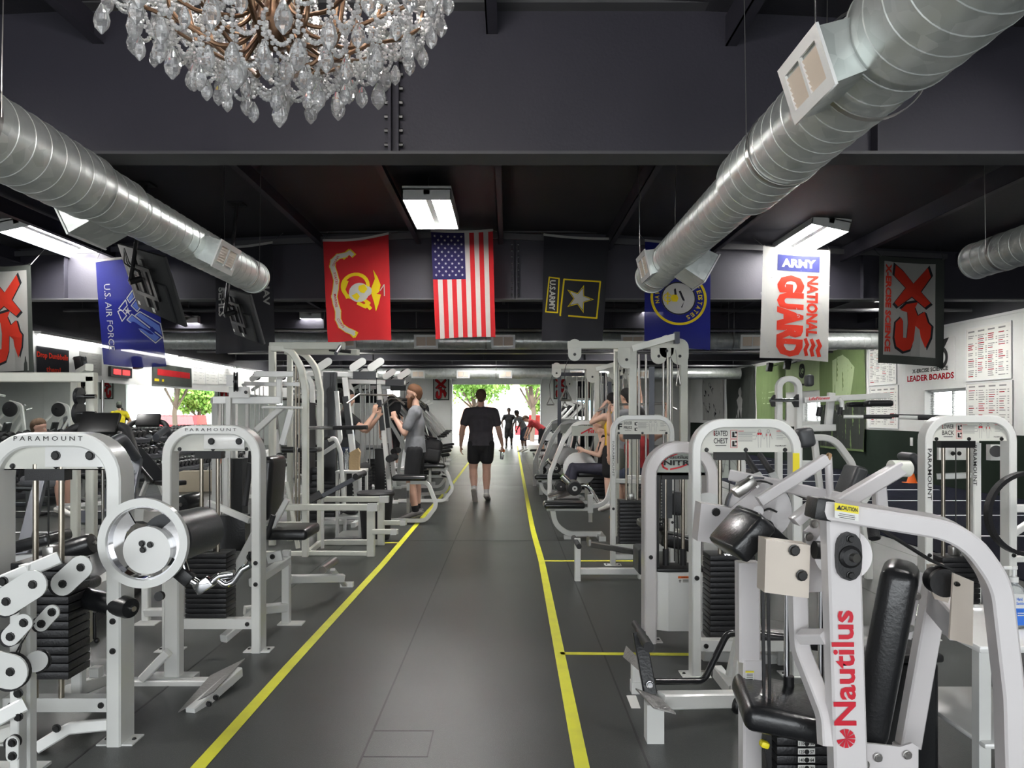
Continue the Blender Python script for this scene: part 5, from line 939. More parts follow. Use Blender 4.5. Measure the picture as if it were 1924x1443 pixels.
t.add('pump', MB().lathe(c + V((0, 0, .16)), (0, 0, 1), [(0, .015), (.018, .015), (.02, .006), (.045, .006), (.047, .012), (.058, .012)], 16).bb(c + V((-.04, -.007, .205)), c + V((.01, .007, .217)), .003), 'gloss_white'); Decal(plane(c + V((-.025, -.0397, .12)), (1, 0, 0), (0, 0, -1))).text('Hand', .018, .012, .02, .011, 0, .02).text('Sanitizer', .024, .027, .034, .01, 0, .02).end('label_lettering', 'blue_label', t, .001); Decal(plane(c + V((-.025, -.0397, .12)), (1, 0, 0), (0, 0, -1))).rect(.01, .06, .03, .003).rect(.01, .068, .025, .003).end('label_print', 'gloss_white', t, .002)
t = Th('storage_bin', 'tall black bin under the right edge table', 'bin', (1.45, 2.75, 0)); t.add('body', MB().bb((1.27, 2.62, 0), (1.52, 2.98, .58), .02), 'vinyl'); t.add('lid', MB().bb((1.26, 2.61, .58), (1.53, 2.99, .61), .01), 'black')
# ================================================================ RIGHT SIDE, MIDDLE DISTANCE
t = arch_machine('weight_machine', 'white arched shoulder press machine marked with a large F', 'exercise machine', 1147, 1266, 780, 1062, 816, nst=13, rod_u=(.28, .46), deep=.12, stack_v=(.15, .62), w_=.045, d_=.08, r_=.14, m_='white')
placard(t, ('SHOULDER', 'PRESS'), t.x1 - t.x0, .05, .12, redtop=False, lt='F')
b = MB(); b.sq([p(1200, 1046, 7.2), p(1152, 1046, 7.2)], .05); b.sq([p(1215, 905, 7.4), p(1148, 903, 7.3)], .045); b.sq([p(1228, 898, 7.3), p(1180, 896, 7.6)], .04); t.add('handle_frame', b, 'white'); b = Decal(plane((t.x0 + .008, t.Y - .041, t.z1 - .2), (1, 0, 0), (0, 0, -1))); b.text('PARAMOUNT', .014, .22, .34, .02, 90, .01); b.end('lettering', 'greyink', t)
t = arch_machine('weight_machine', 'white arched lower back machine at the right edge, lettered down both legs', 'exercise machine', 1731, 1902, 780, 1200, 828, nst=11, rod_u=(.34, .62), deep=.1, stack_v=(.15, .52), w_=.05, d_=.1, r_=.14)
placard(t, ('LOWER', 'BACK'), t.x1 - t.x0, .05, .11)
d = Decal(plane((t.x0, t.Y - .051, t.z1), (1, 0, 0), (0, 0, -1))); d.text('PARAMOUNT', .025, .38, .33, .026, 90, .01); d.end('lettering', 'ink', t)
b = MB(); b.sq([p(1832, 1130, 5.0), p(1832, 832, 5.0)], .055); b.sq([p(1760, 895, 5.1), p(1835, 893, 5.0)], .04, .04); b.sq([p(1895, 955, 4.9), p(1960, 955, 4.9)], .05); b.sq([p(1900, 1005, 4.9), p(1960, 965, 4.9)], .04); b.sq([p(1895, 1050, 4.9), p(1960, 1050, 4.9)], .04); b.sq([p(1832, 1185, 5.0), p(1832, 1100, 5.0)], .05); t.add('inner_frame', b, 'white'); d = Decal(plane(p(1822, 832, 4.965), (1, 0, 0), (0, 0, -1))); d.text('PARAMOUNT', .035, .15, .27, .024, 90, .01); d.end('lettering', 'ink', t)
cushion(t, p(1712, 870, 5.2), (.16, .2, .06), rmat(0, 60, 0), 'greyvinyl', 'pad'); t.add('header_rear', MB().box(p(1800, 845, 5.15), (.28, .02, .14)), 'white'); b = MB(); b.bolts([p(1790, 836, 5.1), p(1802, 836, 5.1), p(1790, 852, 5.1), p(1802, 852, 5.1)], r=.012, i=0); t.add('bolts', b, 'bolt')
t.add('counter_plate', MB().ring(p(1932, 965, 4.6), (0, 1, 0), .238, .262, .05, 44), 'iron'); t.add('pad_bracket', MB().box(p(1868, 850, 5.2), (.08, .05, .11)), 'white'); t.add('pad_hub', MB().cyl(p(1872, 848, 5.15), p(1872, 848, 5.11), .04), 'black')
# counter-balanced machine under the green banners
t = Th('pullover_machine', 'white machine with a narrow arch and long horizontal arm before the green banners', 'exercise machine', (2.6, 6.8, 0)); b = MB(); Y = 6.6
b.sq([p(1463, 1087, Y), p(1463, 712, Y), p(1500, 712, Y), p(1500, 1087, Y)], .05, .07, r=.08, n=(0, 1, 0)); b.sq([p(1430, 1087, 6.6), p(1600, 1080, 6.8)], .06); b.sq([p(1500, 805, Y), p(1568, 803, Y)], .06); b.sq([p(1500, 822, Y), p(1565, 822, Y), p(1600, 870, Y), p(1632, 1040, Y), p(1632, 1087, Y)], .055, .06, r=.2); b.sq([p(1500, 870, Y), p(1560, 872, Y)], .05); b.sq([p(1556, 800, Y), p(1562, 738, Y)], .06, .05); b.sq([p(1530, 825, Y), p(1545, 960, Y), p(1540, 1087, Y)], .05); b.sq([p(1620, 945, 6.0), p(1655, 890, 6.0)], .05, .05)
t.add('frame', b, 'white'); b = MB(); b.sq([p(1510, 752, Y - .1), p(1670, 743, Y - .1)], .05, .05); b.pipe([p(1576, 748, Y - .15), p(1582, 755, Y - .15), p(1582, 770, Y - .15)], .02, r=.04); t.add('arm', b, 'white'); d = Decal(plane(p(1518, 743, Y - .13), V((160, 0, 9)) , (0, 0, -1))); d.text('LifeFitness', .1, .03, .18, .026, 0, .02, .2); d.end('red_lettering', 'paintred', t)
cushion(t, p(1650, 758, Y - .2), (.23, .1, .055), None, 'vinyl', 'pad'); cushion(t, p(1615, 760, Y), (.22, .1, .045), None, 'vinyl', 'pad'); t.add('grip', MB().cyl(p(1580, 765, Y - .15), p(1577, 780, Y - .15), .022), 'rubber'); t.add('grip', MB().cyl(p(1541, 765, Y - .1), p(1537, 782, Y - .1), .022), 'rubber')
t.add('long_bar', MB().cyl(p(1585, 783, Y - .2), p(1625, 783, Y - .25), .015).cyl(p(1690, 784, Y - .4), p(1725, 785, Y - .5), .017), 'white'); t.add('long_bar_grip', MB().cyl(p(1622, 783, Y - .25), p(1675, 783, Y - .3), .018).cyl(p(1672, 781, Y - .3), p(1790, 783, Y - .4), .014).cyl(p(1725, 785, Y - .5), p(1775, 785, Y - .6), .018), 'rubber')
t.add('bearing', MB().plate([p(1446, 752, Y - .05), p(1453, 742, Y - .05), p(1456, 742, Y - .05), p(1456, 764, Y - .05), p(1450, 764, Y - .05)], (0, .03, 0)).plate([p(1487, 753, Y - .05), p(1497, 741, Y - .05), p(1500, 741, Y - .05), p(1500, 765, Y - .05), p(1493, 765, Y - .05)], (0, .03, 0)), 'black'); b = MB(); b.cyl(p(1448, 752, Y - .07), p(1500, 752, Y - .07), .016); t.add('axle', b, 'chrome')
cushion(t, p(1520, 715, Y + .4), (.07, .1, .11), None, 'greyvinyl', 'speaker_pad'); 
cushion(t, p(1598, 905, 6.0), (.10, .26, .27), rmat(0, 22, 0), 'greyvinyl', 'backrest', .03)
# cable crossover towers
def crossover(label, cat='exercise machine'):
    t = Th('cable_tower', label, cat, (1.7, 8.6, 0), 'cable towers right of the aisle'); Y = 8.5
    for x, y in ((1.42, 8.5), (2.0, 8.5), (1.30, 8.95), (1.95, 9.0)): t.add('post', MB().sq([(x, y, 0), (x, y, 2.22)], .085 if y < 8.6 else .06, .07), 'cream')
    b = MB(); b.sq([(.68, Y, 2.25), (2.0, Y, 2.25)], .085, .07); b.sq([(1.3, 8.95, 2.25), (1.3, 8.5, 2.2)], .07); b.sq([(1.4, 8.4, 2.2), (1.87, 8.3, 2.33)], .07, .02); t.add('top_beam', b, 'cream'); b = MB(); b.box((1.875, 8.3, 2.31), (.05, .09, .13)); t.add('beam_cap', b, 'darksteel')
    b = MB(); b.sq([(1.3, 8.5, .04), (2.1, 8.5, .04)], .07); b.sq([(1.3, 9.0, .04), (2.1, 9.0, .04)], .07); b.sq([(1.42, 8.4, .03), (1.42, 9.1, .03)], .06); b.sq([(2.0, 8.4, .03), (2.0, 9.1, .03)], .06); t.add('base', b, 'cream')
    for x, z, r_ in ((.755, 2.14, .075), (1.345, 2.08, .10), (1.95, 2.12, .10), (1.71, 2.12, .09), (1.80, 2.18, .08)):
        b = MB(); b.capsule_plate((x, Y - .03, z), (x, Y - .03, z + .1), r_, .008, (0, 1, 0)); b.bolts([(x, Y - .035, z)], r=.014); o = t.add('pulley_guard', b, ['cream', 'bolt']); b = MB(); pulley(b, (x, Y + .01, z), (0, 1, 0), r_ * .95, .03); t.add('pulley_wheel', b, 'black', parent=o)
    rods(t, [1.50, 1.58, 1.78, 1.86], 8.55, .12, 2.15, .013, 'steel'); plates(t, 1.54, 8.56, .17, .14, .12, .70, 12); plates(t, 1.82, 8.56, .17, .14, .12, .60, 10)
    b = MB(); b.pipe([(1.87, 8.32, 2.18), (1.89, 8.3, 1.95)], .004, k=6); b.pipe([(1.87, 8.3, 1.78), (1.92, 8.3, 1.78), (1.895, 8.3, 1.95)], .009, r=.03, k=8, closed=False); b.pipe([(1.87, 8.3, 1.78), (1.895, 8.3, 1.95)], .009, k=8); t.add('cable_handle', b, 'steel')
    b = MB(); b.pipe([(.69, Y, 2.12), (.64, Y, 1.95), (.655, Y, 1.72)], .004, k=6); b.pipe([(1.25, Y, 2.1), (1.25, Y, .9)], .004, k=6); t.add('cable', b, 'cable'); b = MB(); b.pipe([(.655, Y, 1.75), (.59, Y, 1.62), (.72, Y, 1.62), (.655, Y, 1.75)], .01, r=.01, k=8); t.add('cable_handle', b, 'steel')
    t.add('number_strip', MB().bb((1.60, 8.46, .9), (1.66, 8.48, 2.0)), 'darksteel'); return t.o
ct = crossover('nearer white cable tower with long top beam, right of the aisle')
copy_thing(ct, (1.74, 12.4, 0), 0, 'farther white cable tower with long top beam, right of the aisle')
copy_thing(ct, (2.3, 16.6, 0), 0, 'most distant white cable tower right of the aisle')
def rack_station(x, y, label):
    t = Th('cable_tower', label, 'exercise machine', (x, y, 0)); b = MB()
    for dx in (0, .9): b.sq([(x + dx, y, 0), (x + dx, y, 2.25)], .07)
    b.sq([(x, y, 2.25), (x + .9, y, 2.25)], .07); b.sq([(x - .1, y, .03), (x + 1.0, y, .03)], .06, .4); t.add('frame', b, 'darksteel'); rods(t, [x + .35, x + .45, x + .55], y, .1, 2.2, .012, 'steel'); plates(t, x + .45, y, .2, .15, .1, .7, 8); cushion(t, (x + .5, y - .5, 1.1), (.28, .1, .5), rmat(12, 0, 0), name='backrest'); t.add('pad_post', MB().sq([(x + .5, y - .46, 0), (x + .5, y - .46, 1.0)], .05), 'white')
rack_station(1.0, 14.6, 'dark cable tower with a black back pad beyond the far cable tower'); rack_station(2.2, 19.5, 'dark cable tower standing before the striped banner')
# seats on curved tubes with rollers
def curved_seat(label, u0, u1, vs, pts, Y, roll=None, post=None, group='low seats on curved tubes'):
    a = p((u0 + u1) / 2, vs, Y); t = Th('seat_station', label, 'exercise machine', (a.x, Y, 0), group); cushion(t, a, ((u1 - u0) * Y / F, .28, .07), None, 'vinyl', 'seat', .033); b = MB(); P = [p(u, v, Y) for u, v in pts]; zf = P[-1].z; b.sq(P, .06, .05, r=.22); e = P[-1]; s0 = P[-2]
    b.sq([p(u0 + 6, vs + 8, Y), p(u1 + 12, vs + 8, Y)], .045, .05); b.bb((s0.x - .04, Y - .05, 0), (s0.x + .04, Y + .05, max(.02, s0.z - .02))); b.bb((e.x - .04, Y - .2, 0), (e.x + .04, Y + .2, e.z)); t.add('frame', b, 'white')
    if roll:
        c = p(*roll, Y - .15); t.add('roller_pad', MB().lathe(c, (0, 1, 0), [(0, .03), (.004, .075), (.02, .085), (.26, .085), (.28, .075), (.28, .03)], 24), 'rubber'); t.add('roller_hub', MB().ring(c, (0, 1, 0), .012, .03, .01), 'steel'); b = MB(); b.pipe([c + V((0, .2, 0)), c + V((.16, .2, .03)), c + V((.3, .2, -.18))], .024, r=.1); b.pipe([c + V((0, .1, 0)), c + V((-.14, .1, .14))], .035); t.add('lever', b, 'chrome')
    if post: q = p(*post, Y); b = MB(); b.bb((q.x - .03, Y - .03, q.z - .05), (q.x + .03, Y + .03, q.z + .16)); b.sq([(q.x, Y, q.z + .02), (q.x + .18, Y, q.z + .05), (q.x + .3, Y, q.z + .45)], .05, .05, r=.15); t.add('post', b, 'white'); t.add('slotted_post', MB().bb((q.x - .022, Y - .022, q.z - .16), (q.x + .022, Y + .022, q.z)), 'steel')
    return t
curved_seat('black padded seat on a curved white tube, nearest right of the aisle', 1021, 1098, 948, [(1038, 957), (1043, 985), (1066, 1003), (1128, 1003)], 8.75, (1080, 918), (1109, 955))
curved_seat('black padded seat on curved white tube, second nearest right of the aisle', 1004, 1057, 896, [(1014, 902), (1020, 922), (1036, 933), (1092, 933)], 12.7, (1045, 880), (1068, 900))
curved_seat('black padded seat on a curved white tube under the red-shirted man', 995, 1030, 846, [(1002, 850), (1004, 860), (1010, 863), (1040, 863)], 23.0)
# low leg press with chrome bar
t = Th('leg_press', 'low white machine with round roller post and slanting chrome bar right of the aisle', 'exercise machine', fl(1085, 1091)); b = MB(); b.sq([p(1085, 1091, 6.53), p(1085, 1012, 6.53)], .052, .06); b.sq([p(1090, 1073, 6.6), p(1212, 1073, 6.6)], .055, .06); b.sq([p(1205, 1087, 6.6), p(1205, 1030, 6.6)], .06); t.add('frame', b, 'white'); t.add('roller_pad', MB().cyl(p(1078, 1010, 6.8), p(1088, 1027, 6.2), .022), 'rubber'); t.add('rail', MB().sq([p(1105, 1022, 6.5), p(1208, 1040, 6.6)], .04, .07), 'steel'); t.add('footpad', MB().box(p(1106, 1016, 6.5), (.02, .2, .05)), 'steel'); cushion(t, p(1205, 1050, 6.4), (.1, .3, .22), None, 'greyvinyl', 'backrest')
# row of side-on arches with discs
def side_arch(x, y, label):
    t = Th('leg_machine', label, 'exercise machine', (x, y, 0), 'side-on white leg machines'); b = MB(); b.sq([(x - .1, y, 0), (x - .1, y, .5), (x + .12, y, 1.05), (x + .32, y, 1.33), (x + .95, y, 1.33), (x + .95, y, 0)], .07, .08, r=.2); b.sq([(x - .1, y, .06), (x + .95, y, .06)], .06); b.sq([(x + .3, y + .35, .03), (x + .3, y - .35, .03)], .05); t.add('frame', b, 'white')
    t.add('cover_disc', MB().lathe((x + .38, y - .02, .60), (0, -1, 0), [(0, .27), (.02, .26), (.03, .2), (.035, .05)], 32), 'white'); t.add('sign', MB().bb((x + .25, y - .06, 1.12), (x + .85, y - .05, 1.28)), 'grey_panel'); Decal(plane((x + .3, y - .062, 1.26), (1, 0, 0), (0, 0, -1))).line([(.1, .1), (.25, .02), (.45, .05)], .02).text('NITRO', .35, .07, .28, .05, 0, .04).end('sign_lettering', 'red', t)
    cushion(t, (x + .55, y - .05, .52), (.45, .4, .08), None, 'vinyl', 'seat'); cushion(t, (x + .85, y - .05, .85), (.1, .36, .6), rmat(0, 12, 0), 'vinyl', 'backrest'); roller(t, (x + .05, y - .45, .35), (x + .05, y - .1, .35), .075, m_='rubber'); t.add('lever', MB().pipe([(x + .05, y - .2, .35), (x + .2, y - .1, .5), (x + .38, y - .02, .6)], .02, r=.1), 'chrome'); plates(t, x + .7, y + .15, .25, .15, .1, .6, 8); return t.o
sa = side_arch(.76, 11.9, 'side-on white leg machine the seated woman uses')
for dx, dy, l in ((-.06, 1.7, 'side-on white leg machine directly beyond the seated woman'), (-.12, 3.4, 'third side-on white leg machine beyond the seated woman'), (.1, 7.4, 'side-on white leg machine halfway to the roll-up door, right of the aisle')): copy_thing(sa, (.76 + dx, 11.9 + dy, 0), 0, l)
# ================================================================ LEFT SIDE, MIDDLE DISTANCE
t = Th('multi_station', 'tall cream multi-station frame with two curved uprights left of the aisle', 'exercise machine', (-2.05, 7.8, 0)); b = MB()
for u, Y, u2, v2 in ((574, 7.65, 545, 655), (602, 8.3, 570, 661)): b.sq([p(u, V0 + 2030 / Y, Y), p(u, 735, Y), p(u - 8, 690, Y), p(u2, v2, Y), p(u2 - 34, v2, Y)], .06, .08, r=.35)
t.add('curved_upright', b, 'cream'); b = MB(); b.sq([p(512, 650, 8.3), p(512, 1024, 8.3)], .07); b.sq([p(545, 652, 8.6), p(545, 1016, 8.6)], .06); b.sq([p(509, 650, 7.7), p(646, 650, 7.4)], .07, .06); b.sq([p(545, 661, 8.3), p(673, 662, 8.0)], .06, .06); b.sq([p(512, 745, 8.0), p(512, 1020, 8.0)], .05); t.add('rear_frame', b, 'cream')
t.add('pull_up_grip', MB().cyl(p(640, 650, 7.4), p(631, 664, 7.1), .018), 'darksteel'); t.add('pull_up_grip', MB().cyl(p(660, 661, 8.0), p(620, 657, 8.1), .022), 'rubber')
b = MB(); b.sq([p(400, 752, 7.2), p(525, 752, 7.4)], .075, .07); b.sq([p(478, 703, 7.3), p(552, 703, 7.3)], .055, .05); b.sq([p(498, 722, 7.5), p(562, 722, 7.5)], .04); b.sq([p(525, 712, 7.4), p(525, 758, 7.4)], .05); b.sq([p(430, 745, 7.2), p(430, 860, 7.2)], .05); b.sq([p(480, 810, 7.0), p(530, 765, 7.2)], .055, .05); b.sq([p(548, 770, 7.3), p(530, 835, 7.3)], .06, .05); b.pipe([p(492, 765, 7.1), p(568, 766, 7.1)], .012); b.sq([p(425, 1058, 7.25), p(425, 860, 7.25)], .05); t.add('press_arm', b, 'white')
b = MB(); pulley(b, p(443, 718, 7.1), (1, .35, 0), .095, .04); t.add('pulley_wheel', b, 'black'); t.add('pulley_bracket', MB().box(p(436, 715, 7.05), (.10, .02, .11)).bolts([p(441, 717, 7.02)], r=.013).box(p(450, 737, 7.1), (.19, .04, .1)).bolts([p(462, 737, 7.05)], r=.013), ['white', 'bolt'])
b = MB(); b.sq([p(527, 953, 7.6), p(713, 953, 7.5)], .065, .06); b.sq([p(606, 938, 8.2), p(728, 938, 8.2)], .06, .06); b.sq([p(697, 950, 7.65), p(697, 1045, 7.65)], .08, .06); b.sq([p(716, 935, 8.3), p(716, 1024, 8.3)], .075, .06); b.sq([p(578, 1039, 7.7), p(697, 1040, 7.7)], .045, .06); b.sq([p(580, 1038, 7.7), p(602, 1019, 8.3), p(716, 1019, 8.3)], .04, .06, r=.1); b.sq([p(500, 1040, 7.7), p(578, 1040, 7.7)], .05)
b.sq([p(700, 999, 7.6), p(748, 999, 7.6)], .05); b.sq([p(722, 982, 8.2), p(764, 982, 8.2)], .05); b.sq([p(494, 984, 7.7), p(572, 984, 7.7)], .04); b.sq([p(540, 905, 8), p(560, 1030, 8)], .04); t.add('base_frame', b, 'cream'); t.add('end_sleeve', MB().box(p(700, 953, 7.5), (.1, .07, .075)).box(p(722, 938, 8.2), (.1, .07, .07)).box(p(740, 999, 7.6), (.06, .06, .06)).box(p(757, 982, 8.2), (.06, .06, .06)), 'gloss_white')
b = MB(); b.pipe([p(582, 804, 7.6), p(640, 803, 7.5)], .018); t.add('press_bar', b, 'chrome'); t.add('press_bar_grip', MB().cyl(p(627, 804, 7.5), p(690, 803, 7.4), .022), 'rubber'); t.add('stack_shroud', MB().bb(p(580, 910, 8.4), p(592, 757, 8.7)), 'black'); t.add('stack_shroud', MB().bb(p(607, 905, 9.0), p(634, 700, 9.1)), 'vinyl'); rods(t, [p(u, 0, 8.2).x for u in (556, 562)], 8.2, .2, 2.0, .012, 'bronze_steel'); plates(t, p(590, 0, 8.7).x, 8.6, .2, .14, .1, .85, 10)
cushion(t, p(584, 845, 8.2), (.22, .3, .05), None, 'vinyl', 'seat'); cushion(t, p(480, 860, 7.9), (.07, .3, .42), rmat(0, 4, 0), 'vinyl', 'backrest'); b = MB(); b.sq([p(632, 735, 9), p(640, 830, 9), p(598, 858, 9)], .05, r=.1); t.add('pad_arm', b, 'white'); b = MB(); b.pipe([p(617, 827, 8.5), p(630, 822, 8.5), p(640, 850, 8.5), p(647, 960, 8.5)], .025, r=.1); t.add('side_arm', b, 'white'); t.add('side_grip', MB().cyl(p(609, 824, 8.5), p(621, 822, 8.5), .02), 'rubber'); t.add('gear', MB().cyl(p(530, 845, 7.4), p(552, 845, 7.4), .03), 'black')
# bar pads
t = Th('pivot_lever', 'long black padded lever slanting over the cream base frame', 'exercise machine', (-2.1, 8.0, 0)); t.add('lever', MB().sq([p(600, 935, 8.0), p(680, 892, 8.2)], .05, .05), 'darksteel'); t.add('lever_pad', MB().sq([p(578, 942, 7.95), p(603, 928, 8.0)], .085, .08), 'black'); t.add('end_roller', MB().cyl(p(668, 896, 8.1), p(684, 889, 8.3), .035), 'rubber'); t.add('support', MB().sq([p(606, 932, 8.02), p(606, 1030, 8.02)], .03), 'white')
# white step with bottle and bag
t = Th('step_stand', 'white open step stand holding a bottle and paper bag', 'stand', (-1.95, 9.2, 0)); x0, x1, y0, y1, z = p(637, 0, 9).x, p(685, 0, 9).x, 8.8, 9.25, .79
t.add('top', MB().bb((x0, y0, z - .03), (x1, y1, z), .004), 'white'); b = MB(); b.bb((x0 + .02, y0, .22), (x1 - .02, y1, .25)); b.bb((x0, y0, .0), (x1, y1, .02)); t.add('shelf', b, 'white')
for x in (x0 + .02, x1 - .02):
    for y in (y0 + .02, y1 - .02): t.add('leg', MB().sq([(x, y, 0), (x, y, z - .03)], .035), 'white')
c = V((p(651, 0, 9).x, 9.0, z)); t = Th('water_bottle', 'clear plastic water bottle standing on the white step stand', 'bottle', c); t.add('bottle', MB().lathe(c, (0, 0, 1), [(0, .03), (.01, .034), (.08, .032), (.16, .034), (.2, .028), (.225, .013), (.24, .013)], 18), 'clearplastic'); t.add('cap', MB().cyl(c + V((0, 0, .24)), c + V((0, 0, .255)), .015), 'gloss_white')
c = V((p(667, 0, 9).x, 8.98, z)); b = MB(); b.sweep([c, c + V((0, 0, .12)), c + V((.01, 0, .2)), c + V((-.01, 0, .235))], [(-.06, -.035), (0, -.03), (.06, -.035), (.055, 0), (.06, .035), (0, .03), (-.06, .035), (-.055, 0)], n=(0, 1, 0)); single('paper_bag', b, 'tanpaper', 'crumpled brown paper bag on the white step stand', 'bag', c)
b = MB(); c = V((p(660, 0, 9).x, 9.0, .25)); b.ball(c + V((0, 0, .08)), .1, (1.4, .9, .8)); b.ball(c + V((.08, .02, .1)), .07); single('gym_bag', b, 'vinyl', 'small black bag on the lower shelf of the step stand', 'bag', c)
c = fl(704, 953) if False else V((p(708, 0, 8.9).x + .02, 8.72, 0)); t = Th('trash_can', 'black round trash can left of the aisle', 'trash can', c); t.add('can', MB().lathe(c, (0, 0, 1), [(0, .15), (.02, .16), (.5, .2), (.51, .2)], 28), 'rubber'); t.add('lid', MB().lathe(c + V((0, 0, .51)), (0, 0, 1), [(0, .215), (.03, .22), (.05, .2), (.06, .1)], 28), 'rubber')
# tilted white lat towers
def lat_tower(x, y, label, grp='lat pulldown towers left of the aisle'):
    t = Th('lat_tower', label, 'exercise machine', (x, y, 0), grp); b = MB()
    b.sq([(x - .55, y, .03), (x - .55, y, 1.85), (x - .62, y, 2.0)], .06, .06, r=.1); b.sq([(x - .6, y, 2.0), (x + .32, y, 1.98)], .07, .06); b.sq([(x - .12, y, 1.95), (x + .08, y, .05)], .075, .07); b.sq([(x - .7, y, .03), (x + .2, y, .03)], .06, .08); b.sq([(x + .05, y - .3, .03), (x + .05, y + .3, .03)], .06); b.sq([(x - .6, y + .4, 1.9), (x - .3, y, 2.0)], .05); t.add('frame', b, 'white')
    for dx in (-.45, .0, .24): bb_ = MB(); bb_.capsule_plate((x + dx, y - .05, 2.08), (x + dx + .12, y - .05, 2.16), .05, .01, (0, 1, 0)); o = t.add('pulley_guard', bb_, 'white'); bb_ = MB(); pulley(bb_, (x + dx + .06, y, 2.13), (0, 1, 0), .07, .03); t.add('pulley_wheel', bb_, 'black', parent=o)
    t.add('frame_wrap', MB().bb((x - .005, y - .045, 1.93), (x + .30, y + .045, 2.03)), 'greyvinyl'); t.add('post_wrap', MB().sq([(x - .11, y, 1.7), (x - .05, y, 1.2)], .085, .08), 'greyvinyl'); rods(t, [x - .42, x - .34, x - .27], y, .1, 1.95, .011, 'steel'); t.add('stack_case', MB().bb((x - .2, y + .06, .05), (x, y + .2, .9), .01), 'black'); d = Decal(plane((x - .03, y + .055, .85), (1, 0, 0), (0, 0, -1))); [d.rect(0, .05 * i, .02, .02) for i in range(15)]; d.end('stack_numbers', 'paper', t); plates(t, x - .34, y, .2, .14, .1, .6, 8)
    t.add('cable', MB().cyl((x + .3, y, 2.1), (x + .3, y, 1.72), .004, k=6), 'cable'); t.add('lat_bar', MB().pipe([(x - .02, y - .35, 1.6), (x + .1, y - .2, 1.72), (x + .5, y + .2, 1.72), (x + .62, y + .35, 1.6)], .014, r=.08), 'steel')
    b = MB(); b.sq([(x + .2, y, .05), (x + .95, y, .05), (x + 1.1, y, .25), (x + .98, y, .56), (x + .75, y, .56)], .055, .05, r=.12); b.sq([(x + .72, y, .55), (x + .72, y, .35)], .04); t.add('seat_frame', b, 'white'); t.add('seat_post', MB().bb((x + .70, y - .02, .15), (x + .74, y + .02, .45)), 'steel'); cushion(t, (x + .75, y, .62), (.46, .28, .07), None, 'vinyl', 'seat', .03); t.add('knee_pad', MB().cyl((x + .1, y - .3, .75), (x + .1, y + .3, .75), .06), 'rubber'); return t.o
lt = lat_tower(-2.05, 9.9, 'white slanted lat pulldown tower behind the white step stand')
for (x, y, l) in ((-2.0, 12.2, 'white slanted lat pulldown tower behind the bearded man'), (-2.3, 14.6, 'third white slanted lat pulldown tower left of the aisle'), (-4.0, 13.0, 'white slanted lat pulldown tower deep on the left'), (-4.4, 17.2, 'most distant white slanted lat pulldown tower on the left')): copy_thing(lt, (x, y, 0), 0, l)
# plate-loaded machines in a row
def plate_loaded(x, y, label, grp='plate-loaded machines left of the aisle'):
    t = Th('plate_loaded_machine', label, 'exercise machine', (x, y, 0), grp); b = MB(); b.sq([(x - .5, y - .35, .05), (x + .75, y - .35, .05)], .07); b.sq([(x - .5, y + .35, .05), (x + .6, y + .35, .05)], .07); b.sq([(x - .45, y - .35, .05), (x - .45, y + .35, .05)], .07); b.sq([(x - .4, y, .05), (x - .2, y, 1.75), (x + .15, y, 1.85)], .08, .07, r=.15); b.sq([(x + .5, y, .05), (x - .25, y, 1.35)], .07, .06); b.sq([(x + .45, y - .35, .05), (x + .45, y + .35, .05)], .07); t.add('frame', b, 'white')
    for s_ in (-1, 1): b = MB(); b.sq([(x - .15, y + s_ * .25, 1.75), (x + .3, y + s_ * .38, 1.25), (x + .6, y + s_ * .4, .85)], .055, .05, r=.1); o = t.add('press_arm', b, 'white'); t.add('grip', MB().cyl((x + .5, y + s_ * .4, .95), (x + .72, y + s_ * .3, .95), .02), 'rubber', parent=o); t.add('weight_peg', MB().cyl((x - .15, y + s_ * .25, 1.6), (x - .15, y + s_ * .55, 1.65), .024), 'chrome')
    t.add('disc_plate', MB().lathe((x - .15, y - .45, 1.62), (0, 1, 0), [(0, .03), (.0, .20), (.008, .22), (.03, .22), (.035, .19), (.04, .03)], 28), 'iron'); t.add('disc_plate', MB().lathe((x + .35, y - .42, .3), (0, 1, 0), [(0, .03), (.0, .20), (.008, .22), (.03, .22), (.035, .19), (.04, .03)], 28), 'iron')
    cushion(t, (x + .62, y, .50), (.42, .34, .08), rmat(0, -8, 0), 'vinyl', 'seat', .035); cushion(t, (x + .28, y, .92), (.09, .30, .66), rmat(0, -16, 0), 'vinyl', 'backrest', .04); t.add('seat_post', MB().sq([(x + .6, y, .06), (x + .62, y, .46)], .05), 'steel'); return t.o
pl_ = plate_loaded(-2.25, 15.6, 'white plate-loaded machine nearest of the row behind the bearded man')
for i in range(4): copy_thing(pl_, (-2.2 - .12 * i, 17.6 + 2.1 * i, 0), 0, 'white plate-loaded machine, %s of the row left of the aisle' % ['second', 'third', 'fourth', 'farthest'][i])
for i in range(3): copy_thing(pl_, (2.0, 21.5 + 2.6 * i, 0), 180, 'white plate-loaded machine right of the far aisle, %s' % ['nearest', 'middle one', 'farthest'][i], 'plate-loaded machines right of the aisle')
